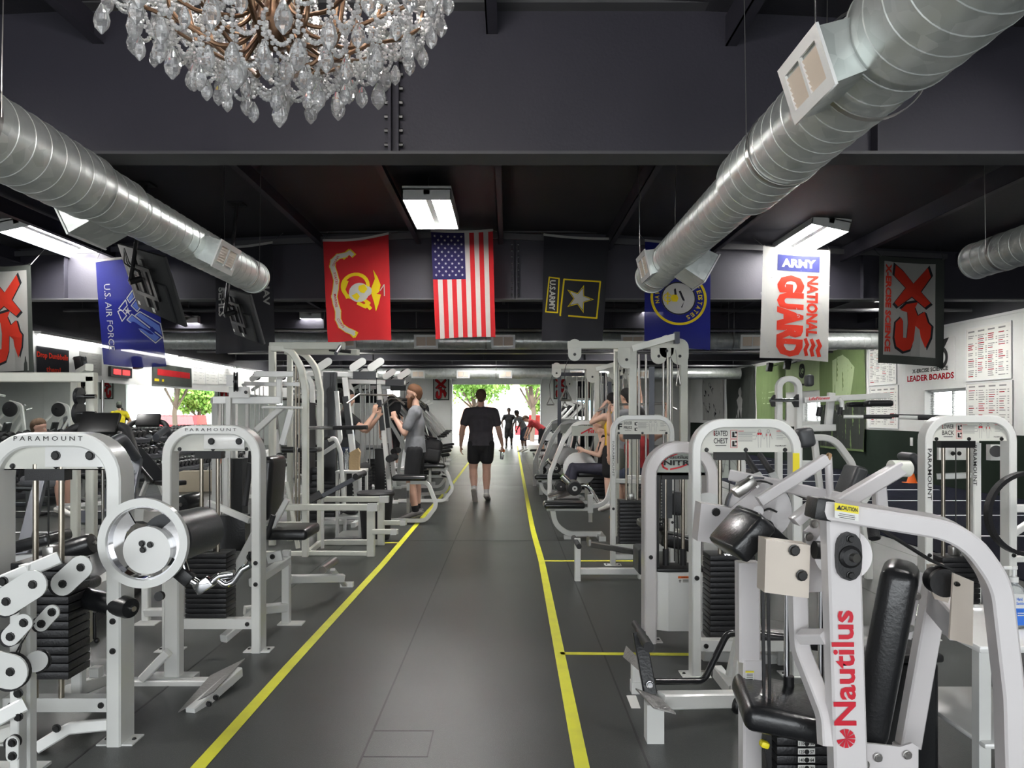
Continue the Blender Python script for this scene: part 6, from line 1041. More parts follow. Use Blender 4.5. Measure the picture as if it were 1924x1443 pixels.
# black bag hung on the machine
t = Th('backpack', 'black backpack hanging behind the bearded man', 'bag', (-1.25, 12.2, .66)); b = MB(); b.box((-1.25, 12.2, .86), (.32, .2, .40), rmat(0, 10, 0), .09); b.box((-1.22, 12.08, .80), (.24, .1, .22), rmat(0, 10, 0), .04); b.pipe([(-1.3, 12.08, 1.05), (-1.33, 12.0, 1.12), (-1.2, 12.05, 1.08)], .012); t.add('body', b, 'rubber')
curved_seat('black padded seat on curved white tube behind the bearded man', 793, 829, 887, [(830, 892), (842, 900), (838, 925), (790, 929)], 12.6)
b = MB(); b.ball((-2.2, 10.6, .12), .12, (1.5, .9, .9)); single('gym_bag', b, 'vinyl', 'small black bag on the floor between the lat towers', 'bag', (-2.2, 10.6, 0))
# ================================================================ LEFT ZONE TOWARDS THE MIRRORS
t = Th('power_rack', 'tall white power rack at the left with weight discs on pegs', 'rack', (-4.1, 6.3, 0)); b = MB(); Y = 6.3
for u, Y in ((172, 6.3), (142, 7.4)): b.sq([p(u, V0 + 2030 / Y, Y), p(u, 708, Y)], .075, .07)
b.sq([p(-60, 709, 6.3), p(180, 709, 6.3)], .08, .07); b.sq([p(148, 700, 7.4), p(168, 690, 6.3)], .06); b.sq([p(-60, 1100, 6.3), p(-60, 709, 6.3)], .075, .07); b.sq([p(-60, 1085, 6.3), p(176, 1085, 6.3)], .06); t.add('frame', b, 'cream'); rods(t, [p(181, 0, 6.3).x], 6.4, .1, 1.75, .012, 'steel')
for v, r_ in ((745, .075), (777, .095)): t.add('weight_disc', MB().lathe(p(146, v, 6.2), (1, 0, 0), [(0, .02), (0, r_), (.03, r_), (.035, .02)], 24), 'iron'); t.add('weight_peg', MB().cyl(p(150, v, 6.2), p(180, v, 6.2), .02), 'chrome')
t = Th('smith_machine', 'grey-white upright frame behind the second arched machine at the left', 'exercise machine', (-3.2, 8.8, 0)); b = MB()
for u, Y in ((405, 8.8), (408, 9.6), (440, 9.2)): b.sq([p(u, V0 + 2030 / Y, Y), p(u, 752, Y)], .07)
b.sq([p(398, 752, 8.8), p(445, 752, 8.8)], .07); b.sq([p(395, 1005, 8.8), p(445, 1005, 8.8)], .05); t.add('frame', b, 'white'); rods(t, [p(u, 0, 8.9).x for u in (418, 432)], 8.9, .1, 1.6, .014, 'steel'); t.add('shroud', MB().bb(p(425, 1000, 9.0), p(466, 860, 9.2)), 'vinyl')
def treadmill(x, y, rz, label):
    t = Th('treadmill', label, 'treadmill', (x, y, 0), 'curved treadmills at the left', rz); t.local = True; q = []
    for k in range(13): a = -.85 + 1.7 * k / 12; q.append((0, a, .20 + .16 * a * a))
    t.add('belt', MB().sweep(q, [(-.04, -.24), (.04, -.24), (.04, .24), (-.04, .24)], n=(1, 0, 0)), 'greyvinyl')
    for s_ in (-1, 1): t.add('side_rail', MB().sweep([(s_ * .3, a[1], a[2] + .0) for a in q], [(-.08, -.05), (.06, -.05), (.06, .05), (-.08, .05)], n=(1, 0, 0)), 'white' if s_ > 0 else 'darksteel')
    b = MB()
    for s_ in (-1, 1): b.sq([(s_ * .34, .1, .1), (s_ * .34, .62, 1.1)], .09, .05); b.pipe([(s_ * .34, .62, 1.1), (s_ * .34, .3, 1.28), (s_ * .34, -.25, 1.18)], .04, r=.2)
    t.add('upright', b, 'darksteel'); b = MB(); b.pipe([(-.34, .6, 1.12), (-.2, .8, 1.36), (.2, .8, 1.36), (.34, .6, 1.12)], .035, r=.12); b.bb((-.34, -.85, 0), (-.26, .85, .06)).bb((.26, -.85, 0), (.34, .85, .06)); t.add('handlebar', b, 'rubber'); t.add('console', MB().box((0, .78, 1.38), (.3, .05, .2), rmat(-35, 0, 0), .015), 'black')
    s1 = lambda xx, yy, l: V((.34 + .026 + l, .1 + .52 * (.9 - xx) / 1.0, .1 + 1.0 * (.9 - xx) / 1.0 - yy)); Decal(lambda xx, yy, l: V((.34 + yy, .12 + .52 * (1 - xx), .12 + (1 - xx)) ) + V((0, -.05 - l, .02))).text('ASSAULTFITNESS', .5, 0, .75, .045, 0, .02).end('lettering', 'ink', t)
    return t.o
tm = treadmill(-3.25, 5.35, 8, 'dark curved treadmill seen through the nearest arched machine'); copy_thing(tm, (-4.7, 9.3, 0), 12, 'dark curved treadmill beyond the power rack, handrails by the man in yellow')
def bench(x, y, rz, inc, label, grp='padded benches on the left'):
    t = Th('gym_bench', label, 'bench', (x, y, 0), grp, rz); t.local = True; b = MB(); b.sq([(0, -.6, .04), (0, .6, .04)], .06); b.sq([(-.25, -.6, .03), (.25, -.6, .03)], .06); b.sq([(-.3, .55, .03), (.3, .55, .03)], .06); b.sq([(0, -.35, .04), (0, -.1, .42)], .06); b.sq([(0, .45, .04), (0, .2, .45)], .06); t.add('frame', b, 'white'); cushion(t, (0, -.35, .45), (.28, .38, .07), None, 'vinyl', 'seat', .02)
    a = R(inc); t.local = True; cushion(t, (0, -.12 + .4 * math.cos(a), .46 + .4 * math.sin(a)), (.28, .82, .07), rmat(inc, 0, 0), 'vinyl', 'backrest', .02); t.add('support', MB().sq([(0, .2, .4), (0, .3, .46 + .35 * math.sin(a))], .04), 'steel'); return t.o
b0 = bench(-5.3, 11.2, 60, 35, 'padded incline bench seen between the two arched machines, nearest')
for i, (x, y, rz) in enumerate([(-7.0, 12.4, 40), (-5.0, 15.0, 100), (-6.4, 16.6, 70), (-5.2, 19.0, 30), (-6.0, 21.8, 80), (-4.6, 22.6, 60)]): copy_thing(b0, (x, y, 0), rz, 'padded incline bench on the left, %s' % ['second from the camera', 'third from the camera', 'fourth from the camera', 'fifth from the camera', 'before the far mirrors', 'farthest from the camera'][i])
# dumbbell racks with dumbbells
def db_rack(y0, y1, label):
    t = Th('dumbbell_rack', label, 'rack', (-7.8, (y0 + y1) / 2, 0), 'dumbbell racks under the mirrors'); b = MB()
    for y in (y0, (y0 + y1) / 2, y1): b.sq([(-8.2, y, 0), (-8.15, y, 1.08)], .06); b.sq([(-8.25, y, .03), (-7.4, y, .03)], .06)
    t.add('upright', b, 'darksteel')
    for k, (x, z) in enumerate(((-7.45, .28), (-7.7, .62), (-7.95, .95))): t.add('shelf', MB().box((x - .03, (y0 + y1) / 2, z), (.3, y1 - y0, .02), rmat(0, 18, 0)).box((x + .115, (y0 + y1) / 2, z - .05), (.02, y1 - y0, .08), rmat(0, 18, 0)), 'darksteel')
for i, (a_, c_) in enumerate(((10.5, 13.3), (13.5, 16.3), (16.5, 19.3), (19.5, 22.3))): db_rack(a_, c_, 'three-tier dumbbell rack under the mirrors, %s' % ['nearest the camera', 'second from the camera', 'third from the camera', 'farthest'][i])
dn = Th('dumbbell', 'black round-headed dumbbell on the racks under the mirrors', 'dumbbell', (0, 0, 0), 'dumbbells on the racks'); dn.local = True; dn.add('handle', MB().cyl((-.07, 0, 0), (.07, 0, 0), .015, k=10), 'chrome')
for s_ in (-1, 1): dn.add('head', MB().lathe((s_ * .06, 0, 0), (s_, 0, 0), [(0, .03), (.0, .07), (.01, .078), (.06, .078), (.07, .07), (.07, .02)], 16), 'iron')
k = 0
for (x, z) in ((-7.48, .385), (-7.73, .725), (-7.98, 1.075)):
    for ry, (a_, c_) in enumerate(((10.5, 13.3), (13.5, 16.3), (16.5, 19.3), (19.5, 22.3))):
        for j in range(13):
            y = a_ + .15 + j * .205
            if k == 0: dn.o.location = (x, y, z); dn.o.rotation_euler = (0, R(18), 0)
            else: o = copy_thing(dn.o, (x, y, z)); o.rotation_euler = (0, R(18), 0)
            k += 1
# small things on the left floor
t = Th('tripod', 'thin black tripod stand on the floor left of the white wheel', 'tripod', (-5.2, 10.4, 0)); b = MB(); c = V((p(251, 0, 10.4).x, 10.4, 0)); b.cyl(c + V((0, 0, .25)), c + V((0, 0, 1.05)), .01, k=8)
for k in range(3): a = 2.09 * k + .4; b.cyl(c + V((0, 0, .3)), c + V((.18 * math.cos(a), .18 * math.sin(a), 0)), .007, k=6)
t.add('stand', b, 'black'); t.add('clamp', MB().box(c + V((0, 0, 1.08)), (.05, .04, .09)), 'black')
t = Th('band_hook_rail', 'orange rail hung with straps behind the second arched machine', 'rail', (p(432, 0, 13).x, 13, 0)); t.add('rail', MB().bb(p(414, 870, 13), p(452, 862, 12.9)), 'orange'); [t.add('post', MB().cyl((p(u, 0, 13).x, 13.02, 0), p(u, 862, 13.02), .02, k=8), 'darksteel') for u in (416, 450)]
for u, m_ in ((418, 'blue_label'), (424, 'shortsblack'), (429, 'blue_label'), (434, 'red'), (440, 'shortsblack'), (446, 'blue_label')): single('resistance_band', MB().sq([p(u, 868, 12.88), p(u - .5, 898, 12.88)], .03, .008), m_, {'blue_label': 'blue exercise band hanging from the orange rail', 'shortsblack': 'black exercise band hanging from the orange rail', 'red': 'red exercise band hanging from the orange rail'}[m_], 'band', p(u, 868, 12.88), 'exercise bands on the orange rail')
single('cardboard_box', MB().box((-5.95, 14.3, .19), (.62, .4, .38), rmat(0, 0, 12), .005), 'cardboard', 'pale cardboard box behind the rods of the second arched machine', 'box', (-5.95, 14.3, 0))
b = MB(); c = fl(1713, 908); b.lathe(c, (0, 0, 1), [(.015, .115), (.018, .10), (.2, .05), (.3, .02), (.3, .005)], 20); b.bb(c + V((-.14, -.14, 0)), c + V((.14, .14, .018)), .004); single('traffic_cone', b, 'orange', 'small orange cone on the turf by the right wall', 'cone', c)

# grey-signed machine seen through the seated chest arch
t = Th('weight_machine', 'machine with grey shell-patterned sign seen through the seated chest arch', 'exercise machine', (1.55, 5.9, 0)); Y = 5.9; b = MB(); b.sq([p(1300, 1124, Y), p(1300, 846, Y), p(1392, 846, Y), p(1392, 1124, Y)], .06, .08, r=.12, n=(0, 1, 0)); b.sq([p(1300, 1110, Y), p(1392, 1110, Y)], .05); b.sq([p(1345, 905, Y - .1), p(1425, 935, Y + .2)], .05); t.add('frame', b, 'white')
t.add('sign_panel', MB().bb(p(1312, 898, Y - .02), p(1385, 851, Y)), 'grey_panel'); o = p(1312, 851, Y - .022); d = Decal(plane(o, (1, 0, 0), (0, 0, -1)))
for i in range(9): a = R(100 + 22 * i); d.line([(.20, .15), (.20 + .16 * math.cos(a) , .15 - abs(.13 * math.sin(a)))], .004)
for r_ in (.06, .11): d.line([(.20 + r_ * math.cos(R(180 - 15 * k)), .15 - r_ * math.sin(R(180 - 15 * k))) for k in range(13)], .003)
d.end('shell_pattern', 'greyink', t)
cushion(t, p(1405, 905, Y), (.09, .3, .2), rmat(0, 20, 0), 'vinyl', 'pad')
# ================================================================ PEOPLE
def cap(bm, a, c, r0, r1, flat=1.0, side=None, k=14):      # tapered capsule; cross-section r along "side", r*flat across
    a, c = V(a), V(c); d = c - a; L = d.length
    if L < 1e-5: d = V((0, 0, 1)); L = 1e-5
    d = d / L; s_ = V(side) if side is not None else d.orthogonal(); s_ = (s_ - d * s_.dot(d)); s_ = s_.normalized() if s_.length > 1e-4 else d.orthogonal().normalized(); e = d.cross(s_)
    prof = [(-r0 * math.cos(R(t_)) * min(1, flat + .2), r0 * math.sin(R(t_))) for t_ in (8, 30, 52, 74)] + [(L * i / 4, r0 + (r1 - r0) * i / 4) for i in range(5)] + [(L + r1 * math.cos(R(t_)) * min(1, flat + .2), r1 * math.sin(R(t_))) for t_ in (74, 52, 30, 8)]
    rings = [[bm.verts.new(a + d * h + (s_ * math.cos(6.28318 * i / k) + e * math.sin(6.28318 * i / k) * flat) * r_) for i in range(k)] for h, r_ in prof]
    for A, B in zip(rings, rings[1:]):
        for i in range(k): bm.faces.new((A[i], A[(i + 1) % k], B[(i + 1) % k], B[i]))
    bm.faces.new(rings[0][::-1]); bm.faces.new(rings[-1])
def blob(name, bm, m_, parent, vox, it=3):
    bmesh.ops.recalc_face_normals(bm, faces=bm.faces); me = bpy.data.meshes.new(name); bm.to_mesh(me); bm.free(); o = bpy.data.objects.new(name, me); COL.objects.link(o)
    r = o.modifiers.new('r', 'REMESH'); r.mode = 'VOXEL'; r.voxel_size = vox; s_ = o.modifiers.new('s', 'SMOOTH'); s_.iterations = it; s_.factor = .5
    me2 = bpy.data.meshes.new_from_object(o.evaluated_get(bpy.context.evaluated_depsgraph_get())); o.modifiers.clear(); o.data = me2; bpy.data.meshes.remove(me); me2.name = name
    me2.polygons.foreach_set('use_smooth', [True] * len(me2.polygons)); me2.materials.clear(); me2.materials.append(MT[m_]); o.parent = parent; return o
BASE = dict(pel=(0, 0, .96), che=(0, 0, 1.28), nk=(0, -.01, 1.52), hd=(0, .02, 1.69), hL=(-.10, 0, .93), hR=(.10, 0, .93), kL=(-.11, .02, .51), kR=(.11, .02, .51), aL=(-.115, -.02, .09), aR=(.115, -.02, .09), tL=(-.13, .16, .03), tR=(.13, .16, .03),
            sL=(-.20, 0, 1.45), sR=(.20, 0, 1.45), eL=(-.27, -.03, 1.16), eR=(.27, -.03, 1.16), wL=(-.29, .05, .91), wR=(.29, .05, .91), fL=(0, .05, -1), fR=(0, .05, -1))
def person(label, x, y, rz, sc=1.0, pose=None, skin='skin0', shirt=None, sleeve=.5, shorts='shortsblack', leg=.42, socks='sock', sock_h=.14, shoes='shoewhite', hair='hair_brown', hairlen=0, beard=None, cap_m=None, z=0, vox=.011, tank=False, long_leg=False, bulk=1.0, hide_hand=(), grip=(), sit=False):
    """local frame: x to the person's right, y forward, z up"""
    J = {k: V(v) for k, v in BASE.items()}
    for k, v in (pose or {}).items(): J[k] = V(v)
    t = Th('person', label, 'person', (x, y, z), None, rz); t.local = True; t.o.scale = (sc, sc, sc); o = t.o
    fw = V((0, 1, 0)); rt = V((1, 0, 0)); K = bulk; bm = bmesh.new(); P, C, N, H = J['pel'], J['che'], J['nk'], J['hd']; sd = (J['sR'] - J['sL']).normalized(); hs_ = (J['hR'] - J['hL']).normalized()
    def torso(b, g):
        cap(b, P, P.lerp(C, .45), .155 * K + g, .135 * K + g, .66, hs_); cap(b, P.lerp(C, .4), C, .14 * K + g, .165 * K + g, .66, sd); cap(b, C, C.lerp(N, .6), .168 * K + g, .12 * K + g, .62, sd)
        cap(b, J['sL'].lerp(C, .1), J['sR'].lerp(C, .1), .062 * K + g, .062 * K + g, .95); cap(b, N - (N - C).normalized() * .05, J['sL'], .06 + g, .05 + g); cap(b, N - (N - C).normalized() * .05, J['sR'], .06 + g, .05 + g)
    torso(bm, 0); cap(bm, N - V((0, 0, .05)), H - (H - N) * .3, .058, .052); up_ = (H - N).normalized(); hf = V(J['look']) if 'look' in J else fw; hf = (hf - up_ * hf.dot(up_)).normalized(); hr = hf.cross(up_).normalized()
    def hp(a, b_, c): return H + hr * a + hf * b_ + up_ * c
    cap(bm, hp(0, -.025, .035), hp(0, .01, .035), .088, .082, 1.0); cap(bm, hp(0, .035, -.02), hp(0, .045, -.075), .066, .045, .95, hr); cap(bm, hp(0, .085, .01), hp(0, .105, -.025), .012, .016); cap(bm, hp(-.076, -.005, .01), hp(-.084, -.012, -.022), .014, .012, .5, hf); cap(bm, hp(.076, -.005, .01), hp(.084, -.012, -.022), .014, .012, .5, hf); cap(bm, hp(-.02, .085, -.052), hp(.02, .085, -.052), .009, .009); cap(bm, hp(-.035, .072, .028), hp(.035, .072, .028), .014, .014)
    for s_ in 'LR':
        S, E, W, D = J['s' + s_], J['e' + s_], J['w' + s_], J['f' + s_].normalized(); cap(bm, S, E, .054 * K, .04 * K); cap(bm, E, E.lerp(W, .35), .041 * K, .041 * K); cap(bm, E.lerp(W, .3), W, .041 * K, .026)
        sg = -1 if s_ == 'L' else 1; ac = (W - E).normalized(); pn = J.get('p' + s_); pn = V(pn) if pn is not None else V((-sg, 0, 0)); pn = (pn - D * pn.dot(D)).normalized(); wd = D.cross(pn).normalized()
        if wd.dot(fw) < 0: wd = -wd      # thumb side
        cap(bm, W, W + D * .085, .028, .038, .5, wd)
        if s_ not in hide_hand:
            cl = 1.0 if s_ in grip else .35
            for i, (off, L_) in enumerate(((.030, .068), (.011, .077), (-.009, .071), (-.028, .056))):
                a_ = W + D * .09 + wd * off; m1 = a_ + (D * math.cos(cl * .9) + pn * math.sin(cl * .9)) * L_ * .5; m2 = m1 + (D * math.cos(cl * 2) + pn * math.sin(cl * 2)) * L_ * .3; m3 = m2 + (D * math.cos(cl * 3) + pn * math.sin(cl * 3)) * L_ * .25; cap(bm, a_, m1, .0095, .009, k=8); cap(bm, m1, m2, .009, .0085, k=8); cap(bm, m2, m3, .0085, .0075, k=8)
            a_ = W + D * .03 + wd * .03; m1 = a_ + (wd * .7 + D * .6 + pn * .3).normalized() * .04; cap(bm, a_, m1, .014, .011, k=8); cap(bm, m1, m1 + (D * .8 + pn * .5 * (1 + cl)).normalized() * .035, .011, .009, k=8)
        Hh, Kk, A, T = J['h' + s_], J['k' + s_], J['a' + s_], J['t' + s_]; cap(bm, Hh, Kk, .092 * K, .06 * K); cap(bm, Kk, Kk.lerp(A, .35), .058 * K, .06 * K); cap(bm, Kk.lerp(A, .3), A, .06 * K, .036); hl = A - (T - A).normalized() * .04; cap(bm, A, hl.lerp(T, .3) - V((0, 0, .02)), .035, .03); cap(bm, hl.lerp(T, .1) - V((0, 0, .01)), T, .034, .03, .8)
    body = blob('body', bm, skin, o, vox, 3)
    for s_ in (-1, 1):
        e = MB(); e.ball(hp(s_ * .030, .0755, .010), .0115, k=8); t.add('eye', e, 'paper', parent=body); e = MB(); e.ball(hp(s_ * .030, .0845, .010), .005, k=6); t.add('pupil', e, 'ink', parent=body)
    if hair or cap_m:
        b = bmesh.new(); 
        if cap_m: cap(b, hp(0, -.03, .06), hp(0, .015, .065), .094, .09); cap(b, hp(-.04, .10, .055), hp(.04, .10, .055), .035, .035, .3, hf); blob('baseball_cap', b, cap_m, o, .009)
        b = bmesh.new(); cap(b, hp(0, -.034, .038 - (0 if not cap_m else .05)), hp(0, -.006, .060 - (0 if not cap_m else .05)), .089, .086); cap(b, hp(0, -.058, .0), hp(0, -.05, -.04), .064, .052)
        if hairlen: cap(b, hp(0, -.09, .03), hp(0, -.10, -.02 - hairlen), .05, .03)
        cb = bmesh.new(); cb.free(); blob('hair', b, hair, o, .009)
    if beard: b = bmesh.new(); cap(b, hp(0, .055, -.07), hp(0, .085, -.15), .062, .04, .85, hr); cap(b, hp(-.055, .02, -.04), hp(.055, .02, -.04), .03, .03); cap(b, hp(-.03, .088, -.042), hp(.03, .088, -.042), .012, .012); blob('beard', b, beard, o, .008)
    if shirt:
        b = bmesh.new(); g = .022
        if tank:
            cap(b, P + (P - C).normalized() * .08, P.lerp(C, .45), .168 * K + g, .138 * K + g, .68, hs_); cap(b, P.lerp(C, .4), C, .142 * K + g, .165 * K + g, .67, sd); cap(b, C, C.lerp(N, .45), .166 * K + g, .11 * K + g, .62, sd)
            for s_ in 'LR': cap(b, C.lerp(J['s' + s_], .4), N.lerp(J['s' + s_], .5) + V((0, 0, .012)), .07, .045)
        else:
            torso(b, g); cap(b, P + (P - C).normalized() * .08, P.lerp(C, .3), .172 * K + g, .158 * K + g, .70, hs_)
            for s_ in 'LR': cap(b, J['s' + s_], J['s' + s_].lerp(J['e' + s_], sleeve), .066 * K, .064 * K)
        sh_ = blob('shirt', b, shirt, o, vox * 1.1, 4); ax_ = (C - P).normalized(); q_ = bmesh.new(); q_.from_mesh(sh_.data)
        bmesh.ops.bisect_plane(q_, geom=q_.verts[:] + q_.edges[:] + q_.faces[:], plane_co=P - ax_ * .05, plane_no=ax_, clear_inner=True); q_.to_mesh(sh_.data); q_.free()

    if shorts:
        b = bmesh.new(); g = .02; cap(b, P + V((0, 0, -.02)), P.lerp(C, .12), .158 * K + g, .150 * K + g, .70, hs_)
        for s_ in 'LR':
            Hh, Kk, A = J['h' + s_], J['k' + s_], J['a' + s_]
            cap(b, Hh, Hh.lerp(Kk, 1 if long_leg else leg * 1.6), .108 * K, (.068 if long_leg else .098) * K)
            if long_leg: cap(b, Kk, Kk.lerp(A, .4), .068, .066); cap(b, Kk.lerp(A, .35), A, .066, .044)
        blob('trousers' if long_leg else 'shorts', b, shorts, o, vox * 1.1, 4)
    for s_ in 'LR':
        K_, A, T = J['k' + s_], J['a' + s_], J['t' + s_]
        if socks: b = bmesh.new(); cap(b, A.lerp(K_, sock_h / .42), A, .050, .044); blob('sock', b, socks, o, vox)
        f_ = (T - A); f_ = f_.normalized(); hl = A - f_ * .05; b = bmesh.new(); side = f_.cross(V((0, 0, 1))); side = side if side.length > .1 else rt; nrm = side.normalized().cross(f_); nrm = nrm if nrm.z > 0 or abs(f_.z) > .7 else -nrm
        cap(b, hl, T + f_ * .03, .047, .046, .75, side); cap(b, A + nrm * .01, A.lerp(T, .45), .052, .044, .9, side); sh = blob('shoe', b, shoes, o, .009)
        b = bmesh.new(); cap(b, hl - nrm * .03 - f_ * .01, T + f_ * .045 - nrm * .022, .046, .047, .35, side); blob('sole', b, 'sole', sh, .009)
    return t
bz = '%s'
# man walking away in the aisle
w_ = person('man in dark t-shirt and black shorts walking away down the aisle', -.46, 12.55, 0, 1.035, dict(kL=(-.13, .06, .52), aL=(-.10, -.16, .16), tL=(-.085, -.10, .03), kR=(.09, .05, .52), aR=(.09, .02, .09), tR=(.11, .2, .03), eL=(-.30, -.06, 1.17), wL=(-.33, .03, .91), eR=(.29, -.02, 1.16), wR=(.345, .06, .92), sL=(-.215, 0, 1.45), sR=(.215, 0, 1.45)), shirt='charcoal', sleeve=.62, leg=.36, shorts='shortsblack', socks='sock', sock_h=.2, hair='hair_brown', bulk=1.14, grip=('R',))
c = V((-.46 + .335 * 1.035, 12.66, .80)); t = Th('shaker_bottle', 'clear shaker bottle with an orange lid in the walking man right hand', 'bottle', c); t.add('cup', MB().lathe(c + V((0, 0, -.1)), (.1, 0, 1), [(0, .026), (.01, .03), (.13, .038)], 18), 'clearplastic'); t.add('lid', MB().lathe(c + V((.013, 0, .03)), (.1, 0, 1), [(0, .041), (.03, .042), (.04, .03), (.06, .014)], 18), 'orange')
# bearded man
person('bearded man in grey t-shirt and black shorts standing with hands at his chest', -1.29, 10.35, 92, 1.03, dict(eL=(-.25, .12, 1.17), wL=(-.10, .26, 1.36), eR=(.25, .10, 1.16), wR=(.06, .25, 1.34), fL=(.6, .3, .8), fR=(-.6, .3, .7), look=(0, 1, -.1), kL=(-.12, .05, .51), kR=(.12, .0, .51), tL=(-.15, .16, .03), tR=(.17, .13, .03)), shirt='shirtgrey', sleeve=.7, leg=.48, socks='shortsblack', sock_h=.1, shoes='shoegrey', hair='hair_ginger', beard='hair_ginger', bulk=1.08)
# man in black t-shirt behind the lat tower, reaching forwards
person('man in black t-shirt raising a bare forearm behind the lat tower', -2.37, 10.9, -82, 1.0, dict(eL=(-.22, .28, 1.22), wL=(-.16, .46, 1.42), eR=(.22, .26, 1.24), wR=(.12, .40, 1.46), fL=(0, .1, 1), fR=(0, .2, 1), look=(.25, 1, -.2)), skin='skin1', shirt='shortsblack', shorts='navy', leg=.55, hair='hair_black', bulk=1.12)
# man in black tank top, back view
person('man in black tank top seen from behind beyond the lat tower', -2.9, 18.65, 5, 1.08, None, skin='skin1', shirt='shortsblack', tank=True, shorts='shortsblack', leg=.5, hair='hair_brown', vox=.014)
# person with yellow t-shirt reflected in the mirror
person('man in yellow t-shirt and dark cap, seen reflected in the mirror', -3.15, 26.3, -20, 1.05, dict(eL=(-.34, .05, 1.2), wL=(-.18, .12, 1.02), eR=(.34, .05, 1.2), wR=(.18, .12, 1.02)), shirt='yellowtee', cap_m='olive', hair='hair_black', vox=.015)
# seated person at the left, legs seen under the header plate
SEAT = dict(pel=(0, -.02, .56), che=(0, .02, .86), nk=(0, .06, 1.10), hd=(0, .10, 1.27), sL=(-.2, .05, 1.03), sR=(.2, .05, 1.03), eL=(-.26, .16, .78), eR=(.26, .16, .78), wL=(-.2, .38, .66), wR=(.2, .38, .66), hL=(-.10, 0, .53), hR=(.10, 0, .53), kL=(-.15, .42, .50), kR=(.15, .42, .50), aL=(-.15, .42, .09), aR=(.15, .44, .09), tL=(-.17, .6, .03), tR=(.17, .62, .03), fL=(.2, .9, -.3), fR=(-.2, .9, -.3))
person('person in dark shirt seated at the left with bare legs and white shoes', -6.85, 10.7, -80, 1.0, SEAT, shirt='shortsblack', shorts='shirtgrey', leg=.5, sock_h=.05, shoes='shoewhite', hair='hair_brown', vox=.014)
single('gym_stool', MB().bb((-7.05, 10.5, .38), (-6.65, 10.9, .45), .02).bb((-6.9, 10.65, .03), (-6.8, 10.75, .38)).bb((-7.0, 10.5, 0), (-6.7, 10.9, .03)), 'vinyl', 'black padded stool under the seated person at the left', 'stool', (-6.85, 10.7, 0))
# woman on the leg machine
WS = dict(SEAT); WS.update(pel=(0, -.06, .66), che=(0, -.08, .94), nk=(0, -.04, 1.17), hd=(0, .02, 1.34), sL=(-.16, -.06, 1.10), sR=(.16, -.06, 1.10), eL=(-.22, .04, .86), eR=(.22, .04, .86), wL=(-.08, .26, .93), wR=(.08, .28, .93), hL=(-.09, -.04, .63), hR=(.09, -.04, .63), kL=(-.10, .42, .64), kR=(.11, .44, .66), aL=(-.1, .5, .26), aR=(.1, .62, .25), tL=(-.11, .66, .20), tR=(.11, .78, .2), fL=(.2, .8, .4), fR=(-.2, .8, .4), look=(0, 1, -.5))
person('blond woman in black top and dark leggings sitting and looking at a phone', 1.44, 11.7, 90, .96, WS, skin='skin2', shirt='shortsblack', tank=True, shorts='leggings', long_leg=True, socks=None, shoes='shoegrey', hair='hair_blond', hairlen=.06, bulk=.9, grip=('L', 'R'))
t = Th('phone', 'dark phone held by the seated blond woman', 'phone', (1.12, 11.7, .97)); t.add('case', MB().box((1.10, 11.7, .985), (.012, .075, .15), rmat(0, -25, 0), .004), 'black'); t.add('screen', MB().box((1.108, 11.7, .988), (.002, .068, .14), rmat(0, -25, 0)), 'greyvinyl')
# young man in yellow tank top
person('young man in yellow sleeveless top and black shorts with one hand at his head', 1.60, 11.2, 25, .985, dict(eL=(-.30, .18, 1.36), wL=(-.13, .14, 1.60), eR=(.24, .10, 1.18), wR=(.06, .34, 1.22), fL=(.5, -.2, .8), fR=(-.3, .9, .1), look=(.1, 1, -.35), hd=(0, .05, 1.68)), skin='skin2', shirt='yellowcloth', tank=True, shorts='shortsblack', leg=.50, socks='sock', hair='hair_black', bulk=.96)
# man with grey shorts hidden behind the tower posts
person('man in grey-green shorts and tan shoes half hidden by the near cable tower', 1.66, 10.35, 30, 1.0, dict(eR=(.32, .12, 1.62), wR=(.30, .12, 1.86), fR=(0, 0, 1), eL=(-.28, .05, 1.18)), skin='skin1', shirt='shirtgrey', shorts='olive', leg=.52, socks='shortsblack', shoes='tan', hair='hair_black', vox=.013)
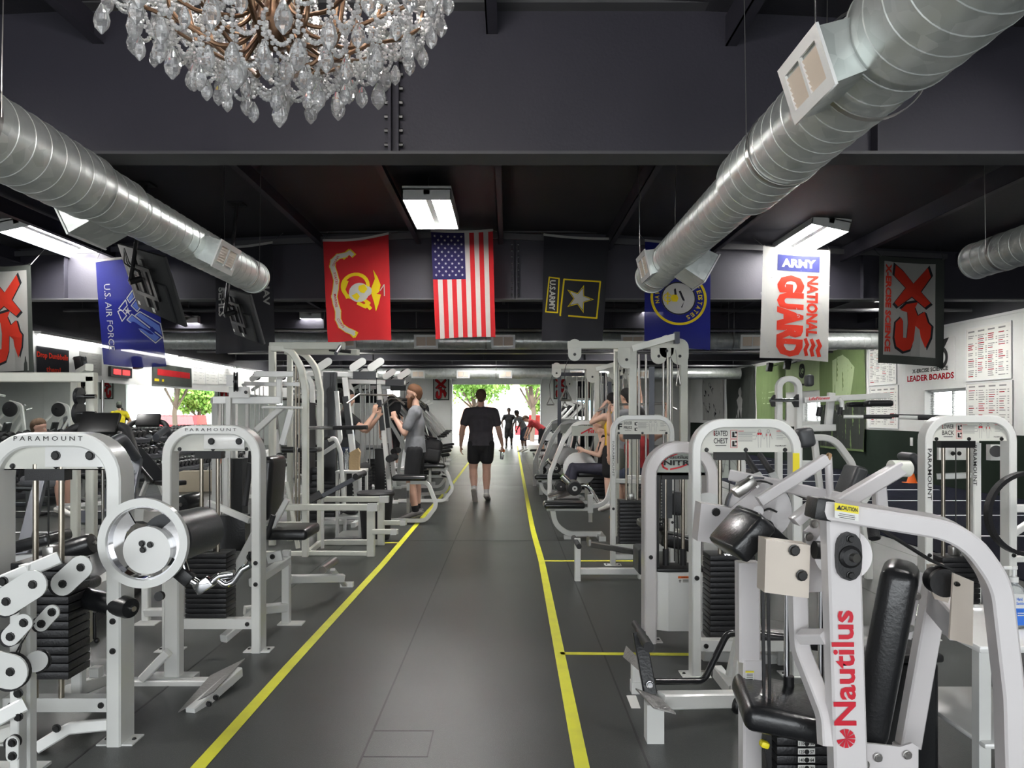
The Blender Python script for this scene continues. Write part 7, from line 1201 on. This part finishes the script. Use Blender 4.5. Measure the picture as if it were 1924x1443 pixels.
# man pulling down with raised arms
PD = dict(SEAT); PD.update(pel=(0, 0, .72), che=(0, 0, 1.04), nk=(0, 0, 1.26), hd=(0, .03, 1.42), sL=(-.2, 0, 1.18), sR=(.2, 0, 1.18), eL=(-.36, .05, 1.22), eR=(.36, .05, 1.24), wL=(-.36, .10, 1.48), wR=(.38, .10, 1.50), hL=(-.1, 0, .7), hR=(.1, 0, .7), kL=(-.16, .42, .62), kR=(.16, .42, .62), aL=(-.16, .4, .12), aR=(.16, .4, .12), fL=(0, .1, 1), fR=(0, .1, 1))
person('dark-haired man in dark red top pulling with both fists raised', 1.66, 9.5, 0, 1.0, PD, skin='skin1', shirt='redcloth', tank=True, shorts='navy', leg=.55, hair='hair_black', grip=('L', 'R'))
single('pull_bar', MB().pipe([(1.15, 9.6, 1.50), (1.32, 9.6, 1.585), (2.0, 9.6, 1.60), (2.17, 9.6, 1.52)], .014, r=.1).cyl((1.66, 9.6, 1.59), (1.66, 9.4, 2.2), .004, k=6), 'steel', 'steel pulldown bar held by the dark-haired man in red', 'bar', (1.66, 9.6, 1.6)); single('pulldown_bench', MB().bb((1.5, 9.3, .55), (1.82, 9.65, .62), .02).bb((1.62, 9.45, 0), (1.70, 9.53, .55)).bb((1.45, 9.3, 0), (1.87, 9.7, .03)), 'vinyl', 'black seat under the man in red pulling down', 'bench', (1.66, 9.5, 0))
# people near the roll-up door
person('person in black t-shirt and black shorts standing in the doorway', .03, 32.6, 178, .97, dict(eL=(-.32, -.03, 1.2), eR=(.32, -.03, 1.2)), skin='skin3', shirt='shortsblack', shorts='shortsblack', leg=.62, hair='hair_black', socks='shortsblack', shoes='shoegrey', vox=.018)
person('person in grey top bending over by the roll-up door', .62, 29.5, 120, .98, dict(che=(0, .14, 1.25), nk=(0, .26, 1.42), hd=(0, .34, 1.55), sL=(-.2, .24, 1.36), sR=(.2, .24, 1.36), eL=(-.25, .36, 1.1), eR=(.25, .36, 1.1), wL=(-.2, .45, .9), wR=(.2, .45, .9)), skin='skin3', shirt='shirtgrey', shorts='navy', leg=.6, hair='hair_black', vox=.018)
person('person in red t-shirt leaning forward over equipment near the doorway', 1.15, 25.3, 75, 1.0, dict(che=(0, .22, 1.14), nk=(0, .42, 1.26), hd=(0, .56, 1.32), sL=(-.2, .36, 1.2), sR=(.2, .36, 1.2), eL=(-.25, .45, .95), eR=(.25, .45, .95), wL=(-.18, .55, .75), wR=(.18, .55, .75)), skin='skin1', shirt='redcloth', shorts='shortsblack', leg=.6, hair='hair_brown', vox=.016)
